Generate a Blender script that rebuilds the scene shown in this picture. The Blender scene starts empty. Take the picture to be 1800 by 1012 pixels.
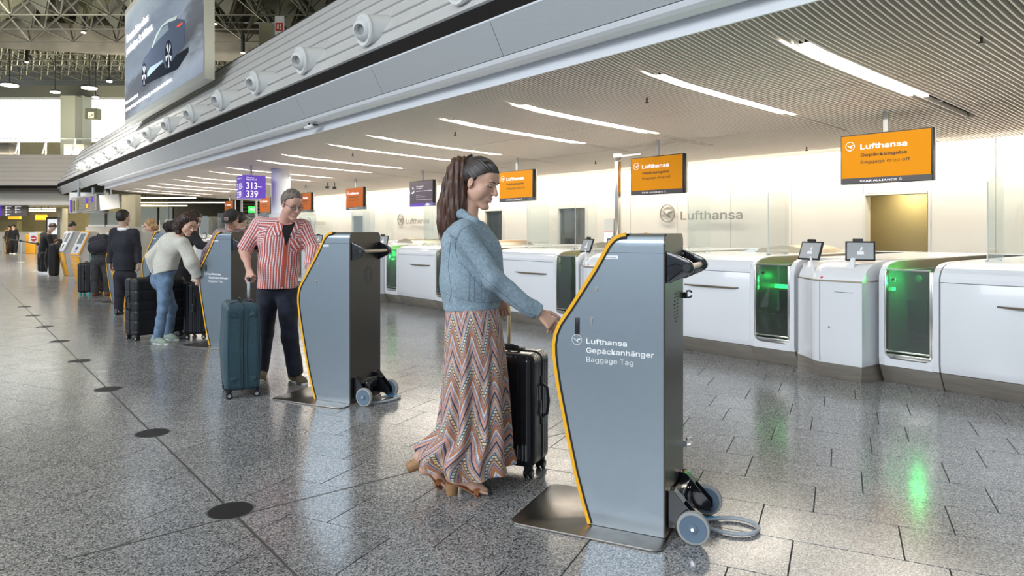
import bpy, bmesh, math, random
import numpy as np
from mathutils import Vector, Matrix
from math import sin, cos, pi, radians
random.seed(7); rng = np.random.default_rng(5)
scene = bpy.context.scene
COL = scene.collection

# ---------------------------------------------------------------- camera, world, exposure
YAW = radians(39.35)
FP = 1210.0                     # focal length in pixels of the 1800 px frame
EYE = 1.4
cam = bpy.data.cameras.new('camera'); cam.sensor_width = 36; cam.lens = FP / 1800 * 36
cam.shift_y = -(506 - 405) / 1800; cam.clip_end = 400; cam.clip_start = 0.05
camo = bpy.data.objects.new('camera', cam); COL.objects.link(camo)
camo.location = (0, 0, EYE); camo.rotation_euler = (pi / 2, 0, -YAW); scene.camera = camo
vs = scene.view_settings
vs.view_transform = 'Standard'; vs.look = 'None'; vs.gamma = 1; vs.use_curve_mapping = False
vs.exposure = 0.38
w = bpy.data.worlds.new('sky'); scene.world = w; w.use_nodes = True
w.node_tree.nodes['Background'].inputs[0].default_value = (0.72, 0.86, 1.0, 1)
w.node_tree.nodes['Background'].inputs[1].default_value = 0.52


def c2w(r, d, z=0.0):
    """camera-parallel floor coordinates (right, forward) to hall coordinates"""
    return Vector((r * cos(YAW) + d * sin(YAW), -r * sin(YAW) + d * cos(YAW), z))


def area(name, loc, rot, sx, sy, power, col=(1, 1, 1)):
    l = bpy.data.lights.new(name, 'AREA'); l.shape = 'RECTANGLE'; l.size = sx; l.size_y = sy
    l.energy = power; l.color = col
    o = bpy.data.objects.new(name, l); COL.objects.link(o); o.location = loc; o.rotation_euler = rot
    return o


# added hall fills high above (outside the frame, no real fittings) and the wall washer over the desks
area('hall_fill', (-4, 6, 11.5), (radians(12), radians(-18), 0), 9, 14, 420, (0.90, 0.95, 1.0))  # unseen fill added to light the hall, not a real lamp
area('hall_side_fill', (-17, 2, 9.2), (0, radians(-64), 0), 5.0, 26, 3000, (0.90, 0.95, 1.0))  # added side fill to brighten the desk fronts; no window stands here
area('hall_fill', (-4, 30, 11.0), (0, radians(-25), 0), 8, 20, 420, (0.95, 0.96, 1.0))  # second added hall fill, farther along the desks
area('wall_washer', (12.85, 18, 2.88), (0, radians(-35), 0), 0.14, 38, 430, (1.0, 0.93, 0.80))
for k_ in range(4):
    area('desk_fill', (9.0, 3.0 + 9 * k_, 2.98), (0, 0, 0), 2.4, 7.0, 125, (1.0, 0.92, 0.80))  # added fill below the slats, supplementing the lamp strips
for q_ in ((-20, 22, 10.2, 52, 2000), (-30, 20, 10.2, 56, 900)):
    p_ = c2w(q_[0], q_[1], q_[2]); area('facade_fill', p_, (radians(q_[3]), 0, -YAW + radians(6)), 6, 3, q_[4], (1.0, 0.95, 0.88))  # out-of-frame fill added to lift the dark end facade
for q_ in ((-16, 14, 8.6), (4, 10, 8.6)):
    area('roof_fill', c2w(*q_), (radians(180 - 30), 0, -YAW), 8, 4, 800, (1.0, 0.93, 0.72))  # upward fill added to brighten the near roof frame
for q_ in ((-34, 50, 6.7), (-22, 50, 6.7)):
    area('roof_fill', c2w(*q_), (radians(180), 0, -YAW), 8, 6, 1600, (1.0, 0.93, 0.72))  # fill added out of sight behind the facade for the far roof
for q_ in ((-34, 53), (-16, 53), (-2, 50)):
    area('far_wall_fill', c2w(q_[0], q_[1], 3.75), (radians(50), 0, -YAW), 12, .5, 420, (1.0, 0.9, 0.62))  # fill added to raise the dark far wall, no fitting there
area('far_hall_fill', (2.0, 47, 3.5), (0, 0, 0), 12, 5, 300, (1.0, 0.9, 0.62))  # added fill for the dim far area, besides its fluorescent tubes
area('far_hall_fill', c2w(-30, 48, 3.6), (0, 0, 0), 8, 5, 500, (1.0, 0.9, 0.62))  # same kind of added fill, under the end facade
area('far_hall_fill', (10.0, 45, 3.5), (0, 0, 0), 8, 5, 110, (1.0, 0.9, 0.62))  # weaker added fill near the far end of the desk wall

# ---------------------------------------------------------------- materials
MATS = {}


def mat(name, col, rough=0.5, metal=0.0, emit=0.0, noise=0.0, nscale=40, bump=0.0, bscale=200, stretch=None,
        coat=0.0, spec=0.5, alpha=None, trans=0.0, ior=1.45, sheen=0.0, rnd=0.0):
    if name in MATS: return MATS[name]
    m = bpy.data.materials.new(name); m.use_nodes = True; MATS[name] = m
    nt = m.node_tree; N = nt.nodes; L = nt.links; b = N['Principled BSDF']
    c = tuple(col) + (1,) if len(col) == 3 else col
    b.inputs['Base Color'].default_value = c; b.inputs['Roughness'].default_value = rough
    b.inputs['Metallic'].default_value = metal; b.inputs['IOR'].default_value = ior
    b.inputs['Specular IOR Level'].default_value = spec; b.inputs['Coat Weight'].default_value = coat
    b.inputs['Transmission Weight'].default_value = trans; b.inputs['Sheen Weight'].default_value = sheen
    if alpha is not None: b.inputs['Alpha'].default_value = alpha
    if emit:
        b.inputs['Emission Color'].default_value = c; b.inputs['Emission Strength'].default_value = emit
    tc = N.new('ShaderNodeTexCoord'); mp = N.new('ShaderNodeMapping'); L.new(tc.outputs['Object'], mp.inputs[0])
    if stretch: mp.inputs['Scale'].default_value = stretch
    if noise or rnd:
        src = None
        n = N.new('ShaderNodeTexNoise'); n.inputs['Scale'].default_value = nscale; n.inputs['Detail'].default_value = 4
        L.new(mp.outputs[0], n.inputs[0]); src = n.outputs[0]
        if rnd:
            oi = N.new('ShaderNodeObjectInfo'); ma = N.new('ShaderNodeMath'); ma.operation = 'MULTIPLY_ADD'
            L.new(oi.outputs['Random'], ma.inputs[0]); ma.inputs[1].default_value = rnd
            L.new(n.outputs[0], ma.inputs[2]); src = ma.outputs[0]
        rp = N.new('ShaderNodeMapRange'); L.new(src, rp.inputs[0])
        rp.inputs[1].default_value = 0.3; rp.inputs[2].default_value = 0.7 + rnd
        rp.inputs[3].default_value = 1 - noise; rp.inputs[4].default_value = 1 + noise
        mx = N.new('ShaderNodeVectorMath'); mx.operation = 'MULTIPLY'; mx.inputs[0].default_value = c[:3]
        L.new(rp.outputs[0], mx.inputs[1]); L.new(mx.outputs[0], b.inputs['Base Color'])
    if bump:
        n2 = N.new('ShaderNodeTexNoise'); n2.inputs['Scale'].default_value = bscale; n2.inputs['Detail'].default_value = 3
        L.new(mp.outputs[0], n2.inputs[0])
        bp = N.new('ShaderNodeBump'); bp.inputs['Strength'].default_value = bump; bp.inputs['Distance'].default_value = 0.002
        L.new(n2.outputs[0], bp.inputs['Height']); L.new(bp.outputs[0], b.inputs['Normal'])
    return m


def glassmat(name, tint=(0.93, 0.96, 0.95), refl=0.1, rough=0.02, dens=0.12):
    m = bpy.data.materials.new(name); m.use_nodes = True; MATS[name] = m
    nt = m.node_tree; N = nt.nodes; L = nt.links; N.clear()
    o = N.new('ShaderNodeOutputMaterial'); mix = N.new('ShaderNodeMixShader'); tr = N.new('ShaderNodeBsdfTransparent')
    gl = N.new('ShaderNodeBsdfGlossy'); fr = N.new('ShaderNodeLayerWeight'); fr.inputs[0].default_value = 0.15
    mr = N.new('ShaderNodeMapRange'); mr.inputs[3].default_value = refl; mr.inputs[4].default_value = 0.40
    tr.inputs[0].default_value = tint + (1,); gl.inputs['Roughness'].default_value = rough
    df = N.new('ShaderNodeBsdfDiffuse'); df.inputs[0].default_value = (0.85, 0.87, 0.86, 1)
    mx2 = N.new('ShaderNodeMixShader'); mx2.inputs[0].default_value = dens
    L.new(tr.outputs[0], mx2.inputs[1]); L.new(df.outputs[0], mx2.inputs[2])
    L.new(fr.outputs['Fresnel'], mr.inputs[0]); L.new(mr.outputs[0], mix.inputs[0])
    L.new(mx2.outputs[0], mix.inputs[1]); L.new(gl.outputs[0], mix.inputs[2]); L.new(mix.outputs[0], o.inputs[0])
    return m


M_white = mat('white_lacquer', (0.80, 0.81, 0.84), 0.22, coat=0.3)
M_wall = mat('wall_glass_panel', (0.84, 0.80, 0.72), 0.16, noise=0.02, nscale=1.5, coat=0.4)
M_seam = mat('joint_dark', (0.05, 0.05, 0.05), 0.8)
M_plinth = mat('brushed_plinth', (0.52, 0.47, 0.41), 0.38, 0.75, noise=0.12, nscale=3, stretch=(1, 1, 12))
M_steel = mat('brushed_steel', (0.345, 0.40, 0.45), 0.34, 1.0, noise=0.015, nscale=18, stretch=(1, 1, 1), bump=0.08, bscale=900)
M_steelw = mat('bright_steel', (0.72, 0.69, 0.64), 0.22, 1.0)
M_tan = mat('bronze_steel', (0.62, 0.54, 0.40), 0.28, 0.9)
M_dark = mat('dark_powder_coat', (0.045, 0.042, 0.040), 0.42, 0.3, noise=0.15, nscale=400)
M_back = mat('grey_back_plate', (0.085, 0.078, 0.070), 0.33, 0.7, noise=0.1, nscale=300)
M_black = mat('black_plastic', (0.012, 0.013, 0.016), 0.4)
M_bgloss = mat('black_gloss', (0.012, 0.014, 0.018), 0.12, coat=0.6)
M_orange = mat('orange_edge', (0.95, 0.48, 0.02), 0.35)
M_letter = mat('white_lettering', (0.93, 0.94, 0.95), 0.5)
M_rubber = mat('grey_rubber', (0.36, 0.37, 0.37), 0.6)
M_bluew = mat('blue_wheel_hub', (0.13, 0.19, 0.26), 0.4)
M_chrome = mat('chrome', (0.85, 0.86, 0.88), 0.12, 1.0)
M_glass = glassmat('clear_screen_glass', (0.96, 0.98, 0.97), 0.05, dens=0.025)
M_tint = glassmat('tinted_bay_glass', (0.50, 0.58, 0.52), 0.09, 0.02, 0.03)
M_fglass = glassmat('far_glass', (0.75, 0.76, 0.66), 0.10, 0.05, 0.10)
M_letwall = mat('wall_lettering_metal', (0.34, 0.32, 0.28), 0.35, 0.5)
M_soffit = mat('fascia_grey', (0.50, 0.53, 0.55), 0.55, 0.2, noise=0.05, nscale=60, bump=0.1, bscale=600)
M_fwhite = mat('fascia_white_board', (0.62, 0.62, 0.62), 0.42, 0.0, noise=0.05, nscale=2, rnd=0.15)
M_lip = mat('fascia_lip', (0.84, 0.87, 0.92), 0.4)
M_grille = mat('dark_grille', (0.014, 0.013, 0.012), 0.8, spec=0.15)
M_nozzle = mat('nozzle_white', (0.72, 0.74, 0.74), 0.35)
M_slat = mat('ceiling_slat', (0.84, 0.785, 0.735), 0.38, 0.15)
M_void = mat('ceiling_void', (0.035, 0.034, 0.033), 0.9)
M_lamp = mat('lamp_tube', (1.0, 0.92, 0.80), 0.5, emit=10.0)
M_olive = mat('olive_wall', (0.36, 0.31, 0.18), 0.6, noise=0.1, nscale=2)
M_cream = mat('cream_panel', (0.55, 0.52, 0.46), 0.5)
M_yellow = mat('yellow_sign', (0.9, 0.55, 0.03), 0.5, emit=0.45)


# ---------------------------------------------------------------- mesh helpers
def tag(o, label=None, cat=None, group=None, kind=None):
    if label: o['label'] = label
    if cat: o['category'] = cat
    if group: o['group'] = group
    if kind: o['kind'] = kind
    return o


def empty(name, loc=(0, 0, 0), rz=0.0, label=None, cat=None, group=None):
    o = bpy.data.objects.new(name, None); COL.objects.link(o); o.location = loc; o.rotation_euler = (0, 0, rz)
    o.empty_display_size = 0.1
    return tag(o, label, cat, group)


def link(name, me, parent=None):
    o = bpy.data.objects.new(name, me); COL.objects.link(o)
    if parent is not None: o.parent = parent
    return o


def kids(o):
    return [c for c in bpy.data.objects if c.parent == o]


def copy_tree(o, loc=None, rz=None, label=None, parent=None):
    c = o.copy(); COL.objects.link(c)
    if parent is not None: c.parent = parent
    if loc is not None: c.location = loc
    if rz is not None: c.rotation_euler = (0, 0, rz)
    if label: c['label'] = label
    for ch in TREE.get(o.name, []) or kids(o):
        copy_tree(ch, parent=c)
    return c


TREE = {}


class MB:
    """collects simple solids into one mesh"""

    def __init__(s): s.v = []; s.f = []; s.m = []; s.cur = 0; s.mats = []

    def use(s, m):
        if m not in s.mats: s.mats.append(m)
        s.cur = s.mats.index(m); return s

    def add(s, vs_, fs_):
        n = len(s.v); s.v += [tuple(v) for v in vs_]
        for f in fs_: s.f.append([n + i for i in f]); s.m.append(s.cur)

    def box(s, c, size, R=None):
        x, y, z = [a / 2 for a in size]; c = Vector(c)
        vs_ = [Vector(p) for p in ((-x, -y, -z), (x, -y, -z), (x, y, -z), (-x, y, -z), (-x, -y, z), (x, -y, z), (x, y, z), (-x, y, z))]
        if R is not None: vs_ = [R @ v for v in vs_]
        s.add([c + v for v in vs_], [(0, 3, 2, 1), (4, 5, 6, 7), (0, 1, 5, 4), (1, 2, 6, 5), (2, 3, 7, 6), (3, 0, 4, 7)]); return s

    def b2(s, lo, hi):
        return s.box([(a + b) / 2 for a, b in zip(lo, hi)], [b - a for a, b in zip(lo, hi)])

    def cyl(s, a, b, ra, rb=None, n=16, caps=True):
        a = Vector(a); b = Vector(b); rb = ra if rb is None else rb
        d = (b - a).normalized(); u = d.orthogonal().normalized(); w_ = d.cross(u)
        vs_ = []
        for p, r in ((a, ra), (b, rb)):
            vs_ += [p + (u * cos(2 * pi * i / n) + w_ * sin(2 * pi * i / n)) * r for i in range(n)]
        fs_ = [(i, (i + 1) % n, n + (i + 1) % n, n + i) for i in range(n)]
        if caps: fs_ += [tuple(range(n))[::-1], tuple(range(n, 2 * n))]
        s.add(vs_, fs_); return s

    def lathe(s, prof, origin=(0, 0, 0), R=None, n=20):
        """prof: list of (radius, height) along local z"""
        o = Vector(origin); vs_ = []
        for r, h in prof:
            for i in range(n):
                v = Vector((r * cos(2 * pi * i / n), r * sin(2 * pi * i / n), h))
                vs_.append(o + (R @ v if R is not None else v))
        k = len(prof); fs_ = []
        for j in range(k - 1):
            for i in range(n):
                fs_.append((j * n + i, j * n + (i + 1) % n, (j + 1) * n + (i + 1) % n, (j + 1) * n + i))
        fs_ += [tuple(range(n))[::-1], tuple(range((k - 1) * n, k * n))]
        s.add(vs_, fs_); return s

    def prism(s, poly, o, U, V, W):
        """poly 2d in (U,V) extruded by vector W from origin o"""
        o = Vector(o); U = Vector(U); V = Vector(V); W = Vector(W); n = len(poly)
        vs_ = [o + U * p[0] + V * p[1] for p in poly]; vs_ += [v + W for v in vs_]
        ar = sum(poly[i][0] * poly[(i + 1) % n][1] - poly[(i + 1) % n][0] * poly[i][1] for i in range(n))
        flip = (U.cross(V).dot(W) * ar) > 0
        f0 = tuple(range(n)); f1 = tuple(range(n, 2 * n))
        sides = [(i, (i + 1) % n, n + (i + 1) % n, n + i) for i in range(n)]
        fs_ = [f0[::-1], f1] + sides if flip else [f0, f1[::-1]] + [q[::-1] for q in sides]
        s.add(vs_, fs_); return s

    def tube(s, path, r, n=8, closed=False):
        P = [Vector(p) for p in path]; k = len(P); rs = r if isinstance(r, (list, tuple)) else [r] * k
        u = None; vs_ = []
        for i in range(k):
            t = (P[(i + 1) % k] - P[i - 1]) if closed else (P[min(i + 1, k - 1)] - P[max(i - 1, 0)])
            t.normalize()
            if u is None: u = t.orthogonal().normalized()
            u = (u - t * u.dot(t)).normalized(); w_ = t.cross(u)
            vs_ += [P[i] + (u * cos(2 * pi * j / n) + w_ * sin(2 * pi * j / n)) * rs[i] for j in range(n)]
        fs_ = []
        for i in range(k if closed else k - 1):
            a = i * n; b = ((i + 1) % k) * n
            fs_ += [(a + j, a + (j + 1) % n, b + (j + 1) % n, b + j) for j in range(n)]
        if not closed: fs_ += [tuple(range(n))[::-1], tuple(range((k - 1) * n, k * n))]
        s.add(vs_, fs_); return s

    def sphere(s, c, r, n=12, m_=8, sc=(1, 1, 1)):
        c = Vector(c); vs_ = []; fs_ = []
        for j in range(1, m_):
            for i in range(n):
                a = pi * j / m_; b = 2 * pi * i / n
                vs_.append(c + Vector((r * sin(a) * cos(b) * sc[0], r * sin(a) * sin(b) * sc[1], r * cos(a) * sc[2])))
        vs_ += [c + Vector((0, 0, r * sc[2])), c - Vector((0, 0, r * sc[2]))]; T = len(vs_) - 2
        for j in range(m_ - 2):
            for i in range(n):
                fs_.append((j * n + i, (j + 1) * n + i, (j + 1) * n + (i + 1) % n, j * n + (i + 1) % n))
        for i in range(n):
            fs_.append((T, i, (i + 1) % n)); fs_.append((T + 1, (m_ - 2) * n + (i + 1) % n, (m_ - 2) * n + i))
        s.add(vs_, fs_); return s

    def grid(s, rows, closed=False):
        n = len(rows[0]); vs_ = [p for r_ in rows for p in r_]; fs_ = []
        for j in range(len(rows) - 1):
            for i in range(n if closed else n - 1):
                fs_.append((j * n + i, j * n + (i + 1) % n, (j + 1) * n + (i + 1) % n, (j + 1) * n + i))
        s.add(vs_, fs_); return s

    def build(s, name, m=None, parent=None, smooth=False, bevel=0.0, segs=2, shift=None):
        me = bpy.data.meshes.new(name)
        me.from_pydata(s.v, [], s.f)
        if m is not None: me.materials.append(m)
        else:
            for q in s.mats: me.materials.append(q)
            me.polygons.foreach_set('material_index', s.m)
        if bevel:
            bm = bmesh.new(); bm.from_mesh(me); bmesh.ops.remove_doubles(bm, verts=bm.verts, dist=1e-5)
            es = [e for e in bm.edges if len(e.link_faces) == 2 and e.calc_face_angle(0) > 0.5]
            bmesh.ops.bevel(bm, geom=es, offset=bevel, segments=segs, profile=0.5, affect='EDGES', clamp_overlap=True)
            bm.to_mesh(me); bm.free()
        me.update()
        if smooth or bevel:
            me.polygons.foreach_set('use_smooth', [True] * len(me.polygons))
            try: me.set_sharp_from_angle(angle=radians(25 if bevel and not smooth else 38))
            except Exception: pass
        return link(name, me, parent)


def rrect(w_, h_, r, n=5, cx=0.0, cy=0.0):
    """rounded rectangle polygon, ccw; r a number or four radii (bl, br, tr, tl)"""
    rs = [r] * 4 if not isinstance(r, (list, tuple)) else r; out = []
    for k, (sx, sy) in enumerate(((-1, -1), (1, -1), (1, 1), (-1, 1))):
        q = max(rs[k], 1e-4); c = (cx + sx * (w_ / 2 - q), cy + sy * (h_ / 2 - q)); a0 = pi + k * pi / 2
        for i in range(n + 1):
            a = a0 + i / n * pi / 2; out.append((c[0] + q * cos(a), c[1] + q * sin(a)))
    return out


import os
FONT = None
_fp = os.path.join(bpy.utils.system_resource('DATAFILES'), 'fonts', 'Inter.woff2')      # the typeface that ships with Blender
if os.path.exists(_fp):
    try: FONT = bpy.data.fonts.load(_fp)
    except Exception: FONT = None



def text(s_, width, height, m, parent, o, U, V, bold=0.0, name='lettering', depth=0.0015, align='L', plain=False):
    """flat lettering: baseline origin o, U = reading direction, V = up; scaled to width (None keeps) and cap height"""
    cu = bpy.data.curves.new('t', 'FONT'); cu.body = s_; cu.font = (None if plain else FONT) or cu.font; cu.size = 1; cu.offset = 0; cu.resolution_u = 3
    t = bpy.data.objects.new('t', cu); COL.objects.link(t)
    dg = bpy.context.evaluated_depsgraph_get(); me = bpy.data.meshes.new_from_object(t.evaluated_get(dg))
    bpy.data.objects.remove(t); bpy.data.curves.remove(cu)
    n = len(me.vertices)
    if n == 0: return None
    co = np.empty(n * 3); me.vertices.foreach_get('co', co); co = co.reshape(-1, 3)
    sy = height / 0.73; x0, x1 = co[:, 0].min(), co[:, 0].max()
    sx = sy if width is None else width / (x1 - x0)
    if align == 'C': x0 = (x0 + x1) / 2
    U = np.array(Vector(U).normalized()); V = np.array(Vector(V).normalized()); W = np.cross(U, V)
    p = np.array(o) + np.outer((co[:, 0] - x0) * sx, U) + np.outer(co[:, 1] * sy, V) + W * depth
    if bold > 0:        # heavier strokes: the same outlines laid once more around themselves
        F = [list(q.vertices) for q in me.polygons]; P_ = []; FF = []
        for k_, (a_, b_) in enumerate(((-1, 0), (1, 0), (0, -1), (0, 1), (-.7, -.7), (.7, .7), (-.7, .7), (.7, -.7))):
            P_.append(p + U * (a_ * bold * sx) + V * (b_ * bold * sy) + W * 2e-5 * k_); FF += [[v + n * k_ for v in f] for f in F]
        bpy.data.meshes.remove(me); me = bpy.data.meshes.new(name); me.from_pydata([tuple(q) for q in np.concatenate(P_)], [], FF); me.update()
    else:
        me.vertices.foreach_set('co', p.ravel().astype(np.float32)); me.update(); me.name = name
    me.materials.clear(); me.materials.append(m)
    return link(name, me, parent)


BIRD = [(-0.82, 0.30), (-0.55, 0.22), (-0.30, 0.08), (-0.02, -0.10), (0.18, 0.14), (0.42, 0.24), (0.80, 0.26), (0.62, 0.06),
        (0.40, -0.06), (0.14, -0.16), (0.34, -0.42), (0.52, -0.52), (0.30, -0.50), (0.02, -0.34), (-0.22, -0.12), (-0.50, 0.08)]


def crane(mb, o, U, V, r, depth=0.0015, line=0.07):
    """the airline's crane in a ring"""
    o = Vector(o); U = Vector(U).normalized(); V = Vector(V).normalized(); W = U.cross(V) * depth
    n = 28
    for k in range(n):
        a, b = 2 * pi * k / n, 2 * pi * (k + 1) / n
        mb.prism([(r * cos(a), r * sin(a)), (r * cos(b), r * sin(b)), (r * (1 - line * 1.3) * cos(b), r * (1 - line * 1.3) * sin(b)),
                  (r * (1 - line * 1.3) * cos(a), r * (1 - line * 1.3) * sin(a))], o, U, V, W)
    mb.prism([(x * r, y * r) for x, y in BIRD], o, U, V, W)
    return mb
# ================================================================ SETTING
def pxp(px, py, d):
    """point seen at pixel (px,py) of the photograph at forward distance d, in camera-parallel floor axes"""
    return (px - 900) / FP * d, d, EYE - (py - 405) * d / FP


def W3(p): return c2w(p[0], p[1], p[2])


def granite(name, island=False):
    m = bpy.data.materials.new(name); m.use_nodes = True; nt = m.node_tree; N = nt.nodes; L = nt.links; b = N['Principled BSDF']
    g = N.new('ShaderNodeNewGeometry')
    v = N.new('ShaderNodeTexVoronoi'); v.inputs['Scale'].default_value = 165; L.new(g.outputs['Position'], v.inputs['Vector'])
    sp = N.new('ShaderNodeSeparateColor'); L.new(v.outputs['Color'], sp.inputs[0])
    rp = N.new('ShaderNodeValToRGB'); L.new(sp.outputs[0], rp.inputs[0]); cr = rp.color_ramp; cr.interpolation = 'CONSTANT'
    for q in range(4): cr.elements.new(0.2 + q * 0.1)
    for e, (p, c) in zip(cr.elements, ((0, (.055, .057, .062)), (.13, (.15, .155, .165)), (.30, (.27, .275, .285)), (.52, (.40, .40, .405)),
                                       (.74, (.54, .53, .52)), (.93, (.70, .68, .66)))):
        e.position = p; e.color = c + (1,)
    n = N.new('ShaderNodeTexNoise'); n.inputs['Scale'].default_value = 1.1; n.inputs['Detail'].default_value = 5; L.new(g.outputs['Position'], n.inputs[0])
    a = N.new('ShaderNodeMath'); a.operation = 'MULTIPLY_ADD'; a.inputs[1].default_value = 0.14
    if island: L.new(g.outputs['Random Per Island'], a.inputs[0])
    else:
        oi = N.new('ShaderNodeObjectInfo'); L.new(oi.outputs['Random'], a.inputs[0])
    mr = N.new('ShaderNodeMapRange'); L.new(n.outputs[0], mr.inputs[0]); mr.inputs[3].default_value = 0.63; mr.inputs[4].default_value = 0.75
    L.new(mr.outputs[0], a.inputs[2])
    mx = N.new('ShaderNodeVectorMath'); mx.operation = 'MULTIPLY'; L.new(rp.outputs[0], mx.inputs[0]); L.new(a.outputs[0], mx.inputs[1])
    L.new(mx.outputs[0], b.inputs['Base Color'])
    n3 = N.new('ShaderNodeTexNoise'); n3.inputs['Scale'].default_value = 5; L.new(g.outputs['Position'], n3.inputs[0])
    r2 = N.new('ShaderNodeMapRange'); L.new(n3.outputs[0], r2.inputs[0]); r2.inputs[3].default_value = 0.13; r2.inputs[4].default_value = 0.23
    L.new(r2.outputs[0], b.inputs['Roughness']); b.inputs['Specular IOR Level'].default_value = 0.95
    return m


M_gran = granite('granite_tile'); M_gran2 = granite('granite_field', True)
M_grout = mat('floor_joint', (0.05, 0.048, 0.046), 0.8)

fl = MB()
fl.b2((-45, -12, -0.3), (13.4, 90, -0.0035)); floor = fl.build('floor', M_grout); tag(floor, kind='structure')
# tiles: courses run along e2, 25.6 degrees off the camera axis
E1 = np.array([sin(radians(25.6)), cos(radians(25.6))]); E2 = np.array([-cos(radians(25.6)), sin(radians(25.6))])
TD, TL, J = 0.38, 0.60, 0.0028
P0 = np.array([(1591 - 900) / FP, 1.0]) * (EYE * FP / (985 - 405))
tiles = []
for i in range(-18, 70):
    for j in range(-45, 45):
        c = P0 + E1 * (i + 0.5) * TD + E2 * ((j + 0.5) * TL + (0.30 if i % 2 else 0) + 0.07 * ((i * 7) % 3))
        if c[1] < 1.55 or c[1] > 24 or abs(c[0]) > 0.76 * c[1] + 0.6: continue
        wp = c2w(*c)
        if wp.x > 7.0: continue
        tiles.append((c[1], wp))
tiles.sort(key=lambda t: t[0])
tb = MB(); tb.box((0, 0, -0.011), (TL - 2 * J, TD - 2 * J, 0.022))
tile_ang = math.atan2(E2[1], E2[0]) - YAW
t0 = tb.build('floor_tile', M_gran, floor, bevel=0.0009, segs=1)
tz = [0.0, -0.0003, 0.0002, -0.0002, 0.0001]
for k, (d_, wp) in enumerate(tiles[:300]):
    o = t0 if k == 0 else t0.copy()
    if k: COL.objects.link(o)
    o.location = (wp.x, wp.y, tz[k % 5]); o.rotation_euler = (0, 0, tile_ang)
rest = MB(); ca, sa = cos(tile_ang), sin(tile_ang)
for k, (d_, wp) in enumerate(tiles[300:]):
    hx, hy = TL / 2 - J, TD / 2 - J
    q = [(wp.x + ca * x - sa * y, wp.y + sa * x + ca * y) for x, y in ((-hx, -hy), (hx, -hy), (hx, hy), (-hx, hy))]
    rest.add([(x, y, 0) for x, y in q] + [(x, y, -0.02) for x, y in q],
             [(0, 1, 2, 3), (0, 4, 5, 1), (1, 5, 6, 2), (2, 6, 7, 3), (3, 7, 4, 0)])
# plain granite past the range where joints can be told apart (and beside the frame)
tag(rest.build('floor_tile_field', M_gran2, floor), kind='stuff')
gf = MB()
ring = []
for r_, d_ in ((-70, 23.4), (70, 23.4), (70, 85), (-70, 85)): ring.append(c2w(r_, d_, -0.001))
gf.add(ring, [(0, 1, 2, 3)])
for sgn in (-1, 1):
    q = [c2w(sgn * (0.76 * 1.5 + .25), 1.5, -0.001), c2w(sgn * (0.76 * 23.4 + .1), 23.4, -0.001), c2w(sgn * 60, 23.4, -0.001), c2w(sgn * 60, -10, -0.001), c2w(sgn * 1.7, -10, -0.001)]
    gf.add(q, [tuple(range(5))[::-sgn]])
q = [c2w(-1.8, 1.6, -0.001), c2w(1.8, 1.6, -0.001), c2w(1.8, -10, -0.001), c2w(-1.8, -10, -0.001)]; gf.add(q, [(3, 2, 1, 0)])
gfo = gf.build('floor_field', M_gran2, floor); tag(gfo, kind='stuff')
# metal joint strips
for k, (nm, a, b_) in enumerate((('expansion_joint', (1.094, 0.5), (1.094, 38)),)):
    s_ = MB(); s_.b2((a[0] - 0.006, a[1], -0.002), (a[0] + 0.006, b_[1], 0.0008)); s_.build(nm, mat('joint_strip', (0.16, 0.155, 0.15), 0.4, 0.7), floor)
s_ = MB(); a = c2w(-1.9, 2.93, 0); b_ = c2w(1.15, 5.4, 0)
dv = (b_ - a).normalized(); nv = Vector((-dv.y, dv.x, 0)) * 0.005
s_.prism([(0, 0), (1, 0), (1, 1), (0, 1)], a - nv - Vector((0, 0, .001)), b_ - a, nv * 2, (0, 0, 0.002)); s_.build('expansion_joint', MATS['joint_strip'], floor)

# round floor covers on the joint
for k in range(8):
    y = 3.554 + 1.7 * k
    o = MB().use(mat('cover_plate', (0.035, 0.035, 0.037), 0.45, 0.6, noise=0.2, nscale=300)).cyl((0, 0, 0), (0, 0, 0.003), 0.106, 0.105, 36)
    o.use(mat('cover_rim', (0.30, 0.30, 0.30), 0.3, 0.9)).cyl((0, 0, 0), (0, 0, 0.0022), 0.112, 0.1115, 36)
    ob = o.build('floor_cover'); ob.location = (1.094, y, 0.0)
    nth = ['nearest the camera', 'second from the camera', 'third from the camera', 'fourth from the camera', 'fifth from the camera', 'sixth from the camera',
           'seventh from the camera', 'farthest from the camera'][k]
    tag(ob, 'dark round steel cover set in the floor joint, ' + nth, 'floor cover', 'round covers along the floor joint')

# ---------------------------------------------------------------- wall on the right, made of glossy panels
XW = 13.4
wl = MB()
bounds = [-6.5, -5.0, -3.6, -2.2, -0.8, 0.9, 2.3, 3.73, 4.70, 5.86, 7.29, 8.71, 10.15, 11.60, 13.11, 14.33, 15.5, 16.74, 17.77, 19.3, 20.8, 22.3, 23.8, 25.0, 26.05,
          27.2, 28.7, 30.2, 31.7, 33.2, 34.7, 36.2, 37.0]
open_ = {4.70: 1, 13.11: 2, 16.74: 3, 26.05: 4}
wl.use(M_seam)
for a, b_ in zip(bounds, bounds[1:]):
    if a in open_: wl.b2((XW + 0.03, a, 2.10), (XW + 0.2, b_, 3.2))
    else: wl.b2((XW + 0.03, a, 0), (XW + 0.2, b_, 3.2))
wall = wl.build('wall_right'); tag(wall, kind='structure')
for a, b_ in zip(bounds, bounds[1:]):
    z0 = 2.10 if a in open_ else 0.0
    p = MB(); p.b2((XW, a + 0.005, z0), (XW + 0.03, b_ - 0.005, 3.12)); p.build('wall_panel', M_wall, wall, bevel=0.002, segs=1)
M_room = mat('back_room', (0.42, 0.36, 0.22), 0.55, noise=0.06, nscale=1.2)
M_droom = mat('dark_room', (0.16, 0.15, 0.12), 0.6, noise=0.3, nscale=1.5)
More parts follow.
